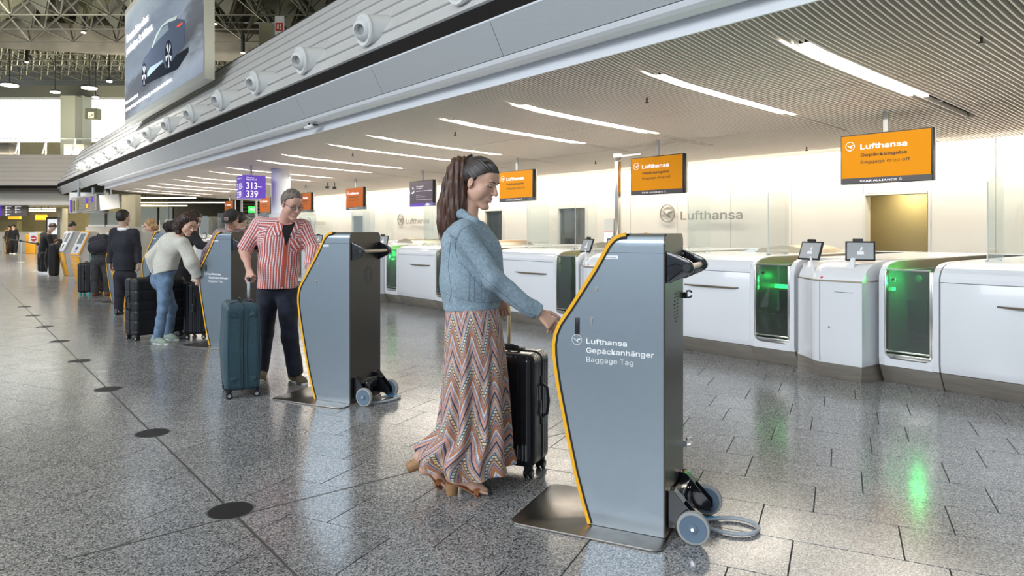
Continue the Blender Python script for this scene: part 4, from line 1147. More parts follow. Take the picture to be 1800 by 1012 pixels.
def orange_kiosk(p, yaw, label, grey_top=False):
    """front faces local -y"""
    t = empty('check_in_kiosk', p, yaw, label, 'kiosk', 'orange check-in kiosks')
    side = [(0.10, 0), (-0.02, 0.0), (-0.16, 0.72), (-0.15, 0.80), (0.10, 1.36), (0.14, 1.38), (0.30, 1.38), (0.34, 1.30), (0.34, 0.0)]
    w_ = 0.52
    b = MB(); b.prism(side, (-w_ / 2, 0, 0), (0, 1, 0), (0, 0, 1), (w_, 0, 0)); b.build('body', M_cream if not grey_top else M_kgrey, t, bevel=0.01)
    a_, b_ = Vector((0, -0.02, 0.0)), Vector((0, -0.16, 0.72)); V = (b_ - a_); n_ = Vector((0, -V.z, V.y)).normalized()
    f = MB(); f.prism([(-w_ / 2, 0.02), (w_ / 2, 0.02), (w_ / 2 + .03, 1.0), (-w_ / 2 - .03, 1.0)], a_, (1, 0, 0), V, n_ * 0.02); f.build('lower_front', M_kor, t, bevel=0.004)
    c_, d_ = Vector((0, -0.155, 0.76)), Vector((0, 0.11, 1.37)); V2 = d_ - c_; n2 = Vector((0, -V2.z, V2.y)).normalized()
    f = MB(); f.prism(rrect(w_ + .07, 1.04, 0.06, 4, 0, 0.49), c_, (1, 0, 0), V2, n2 * 0.02); f.build('upper_frame', M_kor if not grey_top else M_kgrey, t)
    f = MB(); f.prism(rrect(w_ - .01, 0.92, 0.05, 4, 0, 0.49), c_ + n2 * .021, (1, 0, 0), V2, n2 * 0.006); f.build('white_panel', M_kwhite, t)
    f = MB(); f.prism([(-.15, .46), (.15, .46), (.15, .90), (-.15, .90)], c_ + n2 * .028, (1, 0, 0), V2, n2 * 0.004); f.build('touch_screen', mat('kiosk_dim_screen', (0.16, 0.17, 0.15), 0.2), t)
    f = MB(); f.prism([(-.05, .18), (.07, .18), (.07, .32), (-.05, .32)], c_ + n2 * .028, (1, 0, 0), V2, n2 * 0.004); f.prism([(-.07, .10), (.05, .10), (.05, .12), (-.07, .12)], c_ + n2 * .028, (1, 0, 0), V2, n2 * 0.004); f.build('card_slot', M_black, t)
    g = MB(); k = a_ + V * 0.72 + n_ * 0.022; crane(g, k, (1, 0, 0), V.normalized(), 0.13, 0.003, 0.06); g.build('crane_emblem', mat('pale_orange', (0.95, 0.75, 0.45), 0.5), t)
    return t


def onfloor(px, py):
    d = EYE * FP / (py - 405); return (px - 900) / FP * d, d


p = onfloor(143, 497); orange_kiosk(c2w(p[0], p[1]), -YAW - radians(38), 'orange check-in kiosk with white screen panel, nearest of the row at far left')
p = onfloor(111, 485); orange_kiosk(c2w(p[0], p[1] + .2), -YAW - radians(44), 'orange check-in kiosk with grey top, left one of the row', True)
p = (-9.75, 16.6); orange_kiosk(c2w(*p), -YAW - radians(38), 'orange framed kiosk between the backpack traveller and the suited man')
p = (-6.93, 12.4); orange_kiosk(c2w(*p), -YAW - radians(40), 'orange framed kiosk top showing right of the suited man')
k_ = None

# ---------------------------------------------------------------- advertising light box under the roof
bb = empty('billboard', (5.5, 25.65, 0)); y0, y1, z0, z1 = -5.55, 5.55, 5.60, 10.2
p = MB()
for a in ((( 0, y0, z0), (0.26, y1, z0 + .22)), ((0, y0, z1 - .2), (0.26, y1, z1)), ((0, y0, z0 + .22), (0.26, y0 + .14, z1 - .2)), ((0, y1 - .14, z0 + .22), (0.26, y1, z1 - .2)), ((0.1, y0 + .14, z0 + .22), (0.24, y1 - .14, z1 - .2))): p.b2(*a)
p.build('aluminium_frame', mat('billboard_frame', (0.42, 0.43, 0.40), 0.35, 0.7), bb)
# flat printed picture: a wide cold landscape with a dark fastback car
m = bpy.data.materials.new('poster_landscape'); m.use_nodes = True; nt = m.node_tree; N = nt.nodes; L = nt.links; b = N['Principled BSDF']
tc = N.new('ShaderNodeTexCoord'); mp = N.new('ShaderNodeMapping'); L.new(tc.outputs['Object'], mp.inputs[0]); mp.inputs['Scale'].default_value = (1, 0.22, 1.0)
mp.inputs['Rotation'].default_value = (radians(10), 0, 0)
n = N.new('ShaderNodeTexNoise'); n.inputs['Scale'].default_value = 1.4; n.inputs['Detail'].default_value = 8; n.inputs['Roughness'].default_value = 0.6; L.new(mp.outputs[0], n.inputs[0])
sx = N.new('ShaderNodeSeparateXYZ'); L.new(tc.outputs['Object'], sx.inputs[0])
ma = N.new('ShaderNodeMath'); ma.operation = 'MULTIPLY_ADD'; L.new(n.outputs[0], ma.inputs[0]); ma.inputs[1].default_value = 2.4; L.new(sx.outputs[2], ma.inputs[2])
mb_ = N.new('ShaderNodeMath'); mb_.operation = 'MULTIPLY_ADD'; L.new(sx.outputs[1], mb_.inputs[0]); mb_.inputs[1].default_value = 0.09; L.new(ma.outputs[0], mb_.inputs[2])
mr = N.new('ShaderNodeMapRange'); L.new(mb_.outputs[0], mr.inputs[0]); mr.inputs[1].default_value = 6.4; mr.inputs[2].default_value = 12.6
rp = N.new('ShaderNodeValToRGB'); L.new(mr.outputs[0], rp.inputs[0]); cr = rp.color_ramp
for q in range(6): cr.elements.new(.1 + q * .1)
for e, (ps, c) in zip(cr.elements, ((0, (.20, .25, .33)), (.12, (.30, .36, .44)), (.24, (.035, .045, .07)), (.34, (.05, .07, .11)), (.40, (.20, .26, .35)), (.55, (.13, .18, .26)), (.74, (.30, .37, .44)), (.92, (.52, .58, .56)))):
    e.position = ps; e.color = c + (1,)
b.inputs['Base Color'].default_value = (.03, .03, .03, 1); b.inputs['Specular IOR Level'].default_value = .2; L.new(rp.outputs[0], b.inputs['Emission Color']); b.inputs['Emission Strength'].default_value = 0.80; b.inputs['Roughness'].default_value = 0.3
p = MB(); p.b2((-0.01, y0 + .14, z0 + .22), (0.0, y1 - .14, z1 - .2)); po = p.build('poster', m, bb)
# car drawn as flat shapes; u runs from the left edge of the poster (far end) to the right
zh = 4.18
def PU(u, v): return (-(y1 - .14 - u * (y1 - y0 - .28)), z0 + .22 + v * zh)


def px2uv(px, py):
    # poster spot seen at this pixel, on the plane X = 5.49
    t = (px - 900) / FP; X = 5.49; d = X / (sin(YAW) + cos(YAW) * t); Y = d * (cos(YAW) - sin(YAW) * t); Z = EYE - (py - 405) * d / FP
    return (-(Y - 25.65), Z)


def flat(name, pix, mm, lay):
    f = MB(); f.prism([px2uv(*q) for q in pix], (-0.012 - lay * 0.003, 0, 0), (0, -1, 0), (0, 0, 1), (-0.002, 0, 0)); return f.build(name, mm, po)


def z4(l): return [(210 + x / 4.6, y / 4.6) for x, y in l]
PM = lambda n, c, e=0.5: mat('poster_' + n, c, 0.8, emit=e, spec=0.0)
flat('printed_shadow', z4([(180, 700), (300, 640), (470, 560), (560, 420), (560, 380), (420, 470), (200, 600)]), PM('black', (.015, .018, .025)), 0)
flat('printed_car', z4([(180, 690), (183, 520), (200, 470), (240, 420), (262, 380), (300, 270), (345, 200), (400, 150), (455, 128), (475, 120), (465, 150), (510, 155), (535, 170), (530, 260), (525, 370), (495, 400), (440, 470), (400, 560), (370, 545),
                         (355, 490), (225, 620), (215, 680)]), PM('body', (.055, .07, .105)), 1)
flat('printed_roof', z4([(262, 385), (300, 275), (345, 203), (400, 153), (460, 130), (474, 120), (458, 160), (400, 180), (350, 215), (308, 290), (272, 385)]), PM('roof', (.30, .36, .36)), 2)
flat('printed_window', z4([(280, 370), (312, 285), (350, 225), (390, 195), (402, 240), (340, 300), (300, 345)]), PM('window', (.13, .17, .21)), 2)
flat('printed_lamp', z4([(465, 215), (510, 180), (514, 190), (480, 220)]), PM('red', (.75, .06, .02), .8), 3)
flat('printed_sill', z4([(225, 600), (250, 545), (350, 485), (355, 495), (230, 625)]), PM('sill', (.25, .33, .40)), 2)
for cx, cy, rx, ry in ((203, 605, 17, 88), (401, 445, 27, 112)):
    flat('printed_tyre', z4([(cx + rx * 1.12 * cos(a * pi / 10), cy + ry * 1.08 * sin(a * pi / 10)) for a in range(20)]), PM('black', (.015, .018, .025)), 3)
    for s_ in range(5):
        a = 0.3 + s_ * 2 * pi / 5
        flat('printed_spoke', z4([(cx, cy - 4), (cx + rx * .92 * cos(a - .22), cy + ry * .92 * sin(a - .22)), (cx + rx * .92 * cos(a + .22), cy + ry * .92 * sin(a + .22))]), PM('spoke', (.42, .45, .50)), 4)
PWt = PM('letters', (.93, .95, .97), 0.9)
def ptext(s_, pa, pb, h_, bold=0.02, pw=None):
    a = px2uv(*pa); b_ = px2uv(*pb)
    text(s_, b_[0] - a[0], h_, PWt, po, (-0.03, -a[0], a[1]), (0, -1, 0), (0, 0, 1), bold=bold)
ptext('Unsere Idee eines', (223.5, 76), (262, 45), .40); ptext('perfekten Schlittens.', (223.5, 97), (270, 62), .40)
ptext('Mehr auf rund/land.', (222, 184), (244, 170), .17, .01); ptext('Leasingangebot entgegen und bis auf Weiteres gültig, Ausstattung Sommerzeit möglich ist.', (222, 196), (303, 147), .17, .01)
p = MB()
for yy in (-5.0, 0.0, 5.0): p.cyl((0.13, yy, z1), (0.13, yy, 12.9), 0.05, n=8)
p.build('suspension_rods', M_bar, bb)
tag(bb, 'large backlit advertising board with a dark car in snow, hanging top left', 'billboard')
# ================================================================ FAR LEFT BACKGROUND
def gnd(d): return 405 + EYE * FP / d


pbox(-300, 500, 250, 440, 60, 0.3, M_olive, 'wall_back', kind='structure')
cl_ = MB().use(mat('far_ceiling', (0.10, 0.09, 0.07), 0.7)); q = [c2w(-60, DC + .4, 3.9), c2w(-8, 39.6, 3.9), c2w(3, 39, 3.9), c2w(3, 60, 3.9), c2w(-60, 60, 3.9)]; cl_.add(q, [(4, 3, 2, 1, 0)])
o = cl_.build('ceiling_far'); tag(o, kind='structure')
M_tube = mat('fluorescent', (1.0, 0.93, 0.75), emit=3.2)
rows_ = [(47, 100, 362.5, 52, 2), (48, 98, 367, 49, 2), (48, 98, 371, 47, 2), (232, 345, 347.5, 44, 3), (238, 410, 356, 47, 5), (245, 330, 361.5, 50, 3)]
n_ = 0
for ri, (x0, x1, py, d, cnt) in enumerate(rows_):
    for k in range(cnt):
        a = x0 + (x1 - x0) * k / cnt + 1; b_ = x0 + (x1 - x0) * (k + 1) / cnt - 1
        r0, _, z = pxp(a, py, d); r1 = pxp(b_, py, d)[0]; c = c2w((r0 + r1) / 2, d, z)
        m_ = MB().use(M_tube).box((0, 0, 0), (r1 - r0, .12, .05)); m_.use(M_white).box((0, 0, .05), (r1 - r0, .16, .05)); m_.use(M_dark).box((0, 0, (3.9 - z) / 2 + .07), (.03, .03, 3.9 - z - .14))
        o = m_.build('fluorescent_lamp'); o.location = c; o.rotation_euler = (0, 0, -YAW)
        rn = ['top', 'middle', 'bottom'][ri % 3]; cn = {2: ['left', 'right'], 3: ['left', 'middle', 'right'], 5: ['leftmost', 'second', 'middle', 'fourth', 'rightmost']}[cnt][k]
        tag(o, ('fluorescent lamp at the far left edge, %s one of the %s row' if x0 < 100 else 'fluorescent lamp in the dim area past the desks, %s one of the %s row') % (cn, rn), 'ceiling lamp', 'fluorescent lamps at far left' if x0 < 100 else 'fluorescent lamps past the desks')
# beige columns
for x0, x1, d, nm in ((214, 226, 41, 'trim_7'), (226, 238, 40, 'trim_8'), (100, 109, 46, 'trim_9')):
    pbox(x0, x1, 341 if x0 > 150 else 366, 420, d, .6, M_cream, nm, kind='structure')
# glazed office and its counters
of = empty('glass_office', c2w(-25, 46)); of['_'] = 0
def kid(o, par):
    o.data.transform(Matrix.Translation(-Vector(par.location))); o.parent = par; return o
M_pane = glassmat('office_pane', (0.55, 0.58, 0.42), 0.25, 0.03, 0.18)
for x0, x1 in ((237, 276), (277.5, 296), (297, 303), (186, 213), (156, 184)):
    kid(pbox(x0, x1, 364 if x0 > 230 else 372, 395, 46, .05, M_pane, 'office_pane'), of)
for x0, x1, y0, y1 in ((236, 304, 395, 399), (275.8, 277.6, 364, 395), (184, 186, 366, 398), (236, 237, 362, 398), (303, 304, 364, 398), (155, 213, 395, 398)):
    kid(pbox(x0, x1, y0, y1, 45.9, .15, M_white if y0 > 390 else M_dark, 'office_frame'), of)
kid(pbox(155, 304, 399, gnd(46), 46, .15, M_cream, 'office_base'), of)
tag(of, 'glazed office front with pale sill in the dim area past the desks', 'glass office')
def thing_box(x0, x1, y0, y1, d, th, m, name, label, cat, group=None, bevel=0):
    o = pbox(x0, x1, y0, y1, d, th, m, name, bevel=bevel); c = sum((Vector(v) for v in [q.co for q in o.data.vertices]), Vector()) / 8; c.z = min(q.co.z for q in o.data.vertices)
    if len(o.data.vertices) > 8: c = Vector([sum(q.co[i] for q in o.data.vertices) / len(o.data.vertices) for i in range(3)]); c.z = min(q.co.z for q in o.data.vertices)
    o.data.transform(Matrix.Translation(-c)); o.location = c
    return tag(o, label, cat, group)
thing_box(150, 246, 398, gnd(38), 38, 1.2, M_cream, 'reception_counter', 'long cream counter front beyond the orange kiosks', 'counter')
thing_box(247, 330, 399, gnd(37), 37, 1.0, mat('pale_counter', (0.62, 0.60, 0.54), 0.4), 'reception_counter', 'pale counter behind the people in dark coats', 'counter')
thing_box(325, 420, 418, gnd(36), 36, .8, MATS['pale_counter'], 'reception_counter', 'white counter behind the third kiosk, at the far end', 'counter')
# exit sign
ex = empty('exit_sign', W3(pxp(443.5, 373.5, 38)), -YAW); s_ = 38 / FP
MB().b2((-7 * s_, 0, 0), (7 * s_, .08, 11 * s_)).build('sign_box', mat('exit_green', (0.05, 0.85, 0.10), emit=1.3), ex)
g = MB(); g.prism([(-5 * s_, 4 * s_), (-1 * s_, 4 * s_), (-1 * s_, 2.5 * s_), (1.5 * s_, 5.5 * s_), (-1 * s_, 8.5 * s_), (-1 * s_, 7 * s_), (-5 * s_, 7 * s_)], (0, -.01, 0), (1, 0, 0), (0, 0, 1), (0, -.005, 0)); g.b2((2.6 * s_, -.015, 2 * s_), (5.4 * s_, -.01, 9 * s_)); g.build('exit_pictogram', M_wtxt, ex)
MB().b2((-.02, 0.03, 11 * s_), (.02, .05, 3.9 - ex.location.z)).build('hanger_post', M_dark, ex)
tag(ex, 'small glowing green exit sign left of the purple sign column', 'exit sign')
# ventilation-like louvre wall behind the exit sign
lv = empty('louvre_wall', c2w(-17, 52), -YAW); MB().b2((-9, 0.1, 0), (9, .3, 3.8)).build('backing', M_dark, lv)
for k in range(14):
    MB().b2((-3.5, 0, .2 + k * .26), (3.2, .1, .33 + k * .26)).build('louvre_slat', mat('louvre', (0.28, 0.26, 0.16), .5), lv)
tag(lv, 'dark louvred wall at the far end behind the man in a cap', 'louvre wall')
for k, px in enumerate((424, 449.5)):
    thing_box(px - 1.4, px + 1.4, 352, gnd(35.5), 35.5, .12, M_white, 'white_post', 'slim white post at the far end, ' + ['left', 'right'][k] + ' of the exit sign', 'post')
# small clear screens left of the cap
for k, (x0, x1) in enumerate(((383, 396), (436, 448))):
    thing_box(x0, x1, 374, gnd(24 if k == 0 else 23), 24 if k == 0 else 23, .02, M_glass, 'glass_screen', ['small clear screen left of the man in a cap', 'small clear screen left of the man in checked shirt'][k], 'glass screen')
# grey bulkhead with the flap board and the white panel
bk = pbox(122, 182, 338, 374, 36.5, .5, M_soffit, 'trim_10', kind='structure')
thing_box(182.5, 187, 322, 372, 36.4, .2, M_steelw, 'steel_hanger', 'square steel hanger right of the departure board', 'hanger')
fb = empty('departure_board', W3(pxp(147, 374, 35)), -YAW + radians(-14)); s_ = 35 / FP; w_ = 27 * s_
tilt = Matrix.Rotation(radians(-8), 4, 'Y')
b_ = MB(); b_.prism([(-w_, -1 * s_), (w_, 5 * s_), (w_, 33 * s_), (-w_, 27 * s_)], (0, 0, 0), (1, 0, 0), (0, 0, 1), (0, .3, 0)); b_.build('board_body', mat('board_grey', (0.30, 0.29, 0.27), .5), fb)
for k in range(10):
    q = MB(); z = (2.0 + k * 2.5) * s_; q.prism([(-w_ * .55, z), (w_ * .95, z + 4.6 * s_), (w_ * .95, z + 6.2 * s_), (-w_ * .55, z + 1.6 * s_)], (0, -.02, 0), (1, 0, 0), (0, 0, 1), (0, .02, 0)); q.build('flap_row', mat('flap_grey', (0.17, 0.165, 0.15), .5), fb)
for x, z, h_, mm, nm in ((-26, 1, 22, M_purple, 'purple_strip'), (8, 17, 9, M_purple, 'purple_strip'), (19.5, 19, 9, M_purple, 'purple_strip'), (9, 8, 8, M_kor, 'orange_strip'), (-20, 4, 17, mat('olive_strip', (.16, .14, .06), .5), 'olive_strip'), (-12, 5, 17, MATS['olive_strip'], 'olive_strip')):
    MB().b2((x * s_ - 1.9 * s_, -.05, z * s_), (x * s_ + 1.9 * s_, -.02, (z + h_) * s_)).build(nm, mm, fb)
MB().b2((-.5, .1, .8), (-.4, .2, 1.75)).build('board_hanger', M_steelw, fb); MB().b2((.4, .1, .8), (.5, .2, 1.75)).build('board_hanger', M_steelw, fb)
tag(fb, 'grey departure flap board with purple and orange fields hanging at left', 'board')
bp = empty('blank_panel', W3(pxp(192, 369, 34)), -YAW); s_ = 34 / FP
MB().prism([(-16 * s_, -1 * s_), (19 * s_, 4 * s_), (16 * s_, 28 * s_), (-18 * s_, 26 * s_)], (0, 0, 0), (1, 0, 0), (0, 0, 1), (0, .15, 0)).build('panel_sheet', mat('pale_panel', (0.66, 0.64, 0.60), .4), bp)
MB().b2((-.03, .15, .4), (.03, .2, 1.6)).build('panel_hanger', M_steelw, bp)
tag(bp, 'blank pale hanging panel above the head of the suited man', 'panel')
# left counter row under the end facade
pbox(-60, 30, 388, gnd(50), 50, .5, M_olive, 'wall_counter_back', kind='structure')
for k, (x0, x1, y0, y1) in enumerate(((14, 34, 379, 385), (62, 80, 377.5, 386.5))):
    ys_ = thing_box(x0, x1, y0, y1, 48, .2, M_yellow, 'yellow_sign', ['yellow counter sign at far left', 'yellow counter sign under the lamps, right of the other'][k], 'sign')
    MB().b2((-.03, -.03, .2), (.03, .03, 3.85 - ys_.location.z)).build('sign_hanger', M_dark, ys_)
ib = empty('info_board', W3(pxp(20, 380, 44)), -YAW); s_ = 44 / FP
MB().b2((-28 * s_, 0, 0), (27 * s_, .2, 19.5 * s_)).build('board_body', mat('board_dark', (0.13, 0.12, 0.11), .5, emit=.0), ib)
MB().b2((-28 * s_, -.02, .2 * s_), (-17 * s_, 0, 19.3 * s_)).build('purple_field', M_purple, ib)
for c_, n__ in ((-10, 4), (7, 3)):
    for k in range(n__):
        MB().b2((c_ * s_, -.02, (15 - 4.5 * k) * s_), ((c_ + 2.2) * s_, 0, (18 - 4.5 * k) * s_)).build('pictogram', M_wtxt, ib)
        MB().b2(((c_ + 3) * s_, -.02, (16.2 - 4.5 * k) * s_), ((c_ + 10 - (k % 2) * 2) * s_, 0, (17.2 - 4.5 * k) * s_)).build('text_line', M_wtxt, ib)
tag(ib, 'dark hanging information board with white lines and a purple field', 'board')
lw = empty('advert_screen', W3((pxp(93, gnd(46), 46)[0], 46, 0)), -YAW); s_ = 46 / FP
MB().b2((-12 * s_, 0, 0), (13 * s_, .4, 60 * s_)).build('screen_housing', M_dark, lw); MB().b2((-9 * s_, -.02, 30 * s_), (8 * s_, 0, 57 * s_)).build('screen_picture', mat('pale_screen', (0.62, 0.68, 0.75), .4, emit=.5), lw)
tag(lw, 'dark standing display with a pale screen behind the stooping traveller', 'screen')
for k, (x0, x1, y0, y1, d) in enumerate(((44, 61, 411, gnd(42), 42), (8, 16, 404, gnd(44), 44))):
    thing_box(x0, x1, y0, y1, d, .6, M_kor, 'orange_counter', ['orange counter front left of the stooping traveller', 'narrow orange counter front at the far left edge'][k], 'counter', bevel=.02)
thing_box(-10, 62, 407, gnd(47), 47, .8, M_cream, 'reception_counter', 'low cream counter at the far left edge', 'counter')
for k, (x0, x1, y0, y1, lb) in enumerate(((455, 478, 40, 90, 'beige box pillar rising behind the fascia top'), )):
    thing_box(x0, x1, y0, 170, 27, .8, mat('beige_box', (0.42, 0.40, 0.27), .6), 'box_pillar', lb, 'pillar')
fs = empty('fire_sign', W3(pxp(491, 62, 25)), -YAW); s_ = 25 / FP
MB().b2((-8 * s_, 0, 0), (8 * s_, .06, 34 * s_)).build('sign_plate', M_letter, fs); MB().b2((-6.5 * s_, -.01, 8 * s_), (6.5 * s_, 0, 22 * s_)).build('red_field', mat('sign_red', (.7, .05, .03), .5), fs)
g = MB(); g.b2((-4 * s_, -.015, 11 * s_), (-1 * s_, -.01, 19 * s_)); g.b2((1 * s_, -.015, 10 * s_), (4 * s_, -.01, 13 * s_)); g.b2((1 * s_, -.015, 15 * s_), (3 * s_, -.01, 20 * s_)); g.build('extinguisher_icon', M_letter, fs)
MB().b2((-.02, .02, 0), (.02, .05, 12.8 - fs.location.z)).build('sign_post', M_dark, fs)
tag(fs, 'white and red fire extinguisher sign above the fascia', 'sign')
bx = empty('pictogram_box', W3(pxp(160, 209, 44)), -YAW); s_ = 44 / FP
MB().b2((-10.5 * s_, 0, 0), (10.5 * s_, .5, 19 * s_)).build('box_body', M_plate if False else mat('box_olive', (.20, .20, .13), .5), bx); MB().b2((-5 * s_, -.01, 1.5 * s_), (5 * s_, 0, 12 * s_)).build('pictogram_field', mat('warm_field', (.95, .80, .45), .5, emit=.7), bx)
g = MB(); g.b2((-3 * s_, -.02, 4 * s_), (-1 * s_, -.01, 6 * s_)); g.b2((1 * s_, -.02, 6 * s_), (3 * s_, -.01, 8 * s_)); g.build('pictogram', M_black, bx)
MB().cyl((0, .2, 19 * s_), (0, .2, 17.1 - bx.location.z), .02, n=6).build('hanger_rod', M_dark, bx)
tag(bx, 'small olive box sign with a lit pictogram hanging before the daylight', 'sign')
# gallery clutter behind the end facade
for k, (x0, x1, y0, y1, lb) in enumerate(((-6, 17, 251, 272, 'dark rounded machine on the gallery at the left edge'), (112, 147, 253, 272, 'grey cabinet on the gallery before the column'))):
    thing_box(x0, x1, y0, y1 + 4, 48 + k, 1.0, M_back if k == 0 else mat('cabinet_grey', (.33, .33, .28), .5), 'gallery_cabinet', lb, 'cabinet', bevel=.15 if k == 0 else .02)
for k, px in enumerate((28, 76, 127)):
    a = W3(pxp(px - 5, 272, 47.5)); b_ = W3(pxp(px + 6, 243, 47.5)); c_ = W3(pxp(px + 4, 272, 47.5))
    t = empty('folding_frame', a); t.location.z = a.z - .4
    o_ = Vector(t.location); MB().cyl(a - o_ - Vector((0, 0, .4)), b_ - o_, .05, n=6).cyl(c_ - o_ - Vector((0, 0, .4)), b_ - o_, .05, n=6).build('frame_legs', M_steelw, t)
    tag(t, 'slanted metal frame standing on the gallery, ' + ['leftmost', 'middle', 'rightmost, before the column'][k], 'frame', 'slanted frames on the gallery')

# ---------------------------------------------------------------- belt barrier posts
for k, (px, py, top) in enumerate(((66, 477, 418), (37, 461, 416), (5.5, 444, 411))):
    r_, d_ = onfloor(px, py); t = empty('barrier_post', c2w(r_, d_)); 
    MB().lathe([(0.18, 0), (0.18, .012), (0.05, .03), (0.03, .03)], n=20).build('post_base', M_steelw, t); MB().cyl((0, 0, .03), (0, 0, .98), .032, n=12).build('post_tube', M_steelw, t, smooth=True); MB().cyl((0, 0, .90), (0, 0, .99), .04, n=12).build('belt_head', M_black, t)
    tag(t, ['steel belt barrier post with a no-entry notice, behind the stooping traveller', 'steel belt barrier post in the middle of the three at far left', 'steel belt barrier post at the left edge'][k], 'barrier post', 'belt barrier posts')
    if k == 0: bpz = t
    if k:
        L_ = Vector(prev) - Vector(t.location); m_ = MB(); n = L_.copy(); n.normalize(); s__ = Vector((-n.y, n.x, 0)) * .003
        m_.prism([(0, .915), (L_.length, .915), (L_.length, .965), (0, .965)], -s__, n, (0, 0, 1), s__ * 2); m_.build('belt', M_black, t)
    prev = tuple(t.location)
nt_ = MB(); s_ = 23.5 / FP
MB().b2((-.16, -.05, 1.0), (.14, -.04, 1.33)).build('notice_board', M_kwhite, bpz); MB().cyl((0.0, -.055, 1.13), (0.0, -.052, 1.13), .10, n=20).build('no_entry_disc', mat('notice_red', (.5, .04, .04), .5), bpz); MB().b2((-.075, -.06, 1.115), (.075, -.056, 1.145)).build('no_entry_bar', M_letter, bpz)
for c in kids(bpz):
    if c.name.startswith(('notice', 'no_entry')):
        c.data.transform(Matrix.Rotation(-YAW, 4, 'Z')); c.data.transform(Matrix.Translation(c2w(-.10, 0)))

# small devices over the desks
t = empty('soffit_camera', (5.50, 13.0, 3.44), 0, 'small white device clipped under the rounded soffit above the desks', 'camera')
MB().box((0, 0, 0), (0.07, 0.34, 0.05)).build('device_body', M_white, t, bevel=.01); MB().box((0.05, -.12, 0.02), (0.10, 0.16, 0.03)).build('device_mount', M_dark, t)
MB().cyl((0, 0, .02), (0, 0, .08), .02, n=8).build('device_stem', M_dark, t)
for k, (px, py) in enumerate(((575.5, 329), (588.5, 330))):
    p = W3(pxp(px, py, 24.0)); t = empty('track_spot', p, -YAW, 'small black spotlight under the far slatted ceiling, ' + ['left one of a pair', 'right one of a pair'][k], 'spotlight', 'pair of small black spotlights')
    MB().cyl((-.06, 0, 0), (.05, -.02, .0), .045, n=12).build('spot_head', M_black, t); MB().cyl((0, 0, 0), (0, 0, ceil_z(min(max(p.x, 5.8), 13.3)) - p.z + .03), .012, n=6).build('spot_stem', M_black, t)
# ================================================================ LUGGAGE
def case_shell(w_, d_, z0, z1, ribs, rib_depth, r=0.05, taper=0.0, half=None, hribs=0):
    """rings of a rounded box; ribs vertical (cosine ripples) or horizontal grooves"""
    out = rrect(w_, d_, r, 6); pts = []
    for i in range(len(out)):
        a, b = Vector(out[i]), Vector(out[(i + 1) % len(out)]); L_ = (b - a).length; n = max(1, int(L_ / 0.006))
        for k in range(n): pts.append(a.lerp(b, k / n))
    P = []
    for i, p in enumerate(pts):
        t = (pts[(i + 1) % len(pts)] - pts[i - 1]).normalized(); P.append((p, Vector((t.y, -t.x))))
    zs = []
    R = 0.045; H = z1 - z0
    for k in range(6): a = k / 5 * pi / 2; zs.append((z0 + R - R * cos(a), R - R * sin(a)))
    nz_ = 26 if not hribs else hribs * 8
    for k in range(1, nz_): zs.append((z0 + R + (H - 2 * R) * k / nz_, 0))
    for k in range(6): a = k / 5 * pi / 2; zs.append((z1 - R + R * sin(a), R - R * cos(a)))
    rows = []
    for z, ins in zs:
        row = []
        tp = taper * abs((z - z0) / H - .45)
        hr = 0
        if hribs:
            u = (z - z0 - R) / (H - 2 * R)
            if 0 < u < 1: hr = rib_depth * (1 if (u * hribs) % 1 < .16 else 0)
        for p, n in P:
            rib = 0
            if ribs:
                s_ = p.x if abs(n.y) > .7 else p.y
                ph = (s_ / ribs) % 1; edge = abs(p.x) < w_ / 2 - r * .6 or abs(p.y) < d_ / 2 - r * .6
                rib = -rib_depth * (1 if ph < .22 else 0) if ins < R * .5 else 0
            q = p + n * (rib - ins - hr - tp)
            row.append((q.x, q.y, z))
        rows.append(row)
    return rows


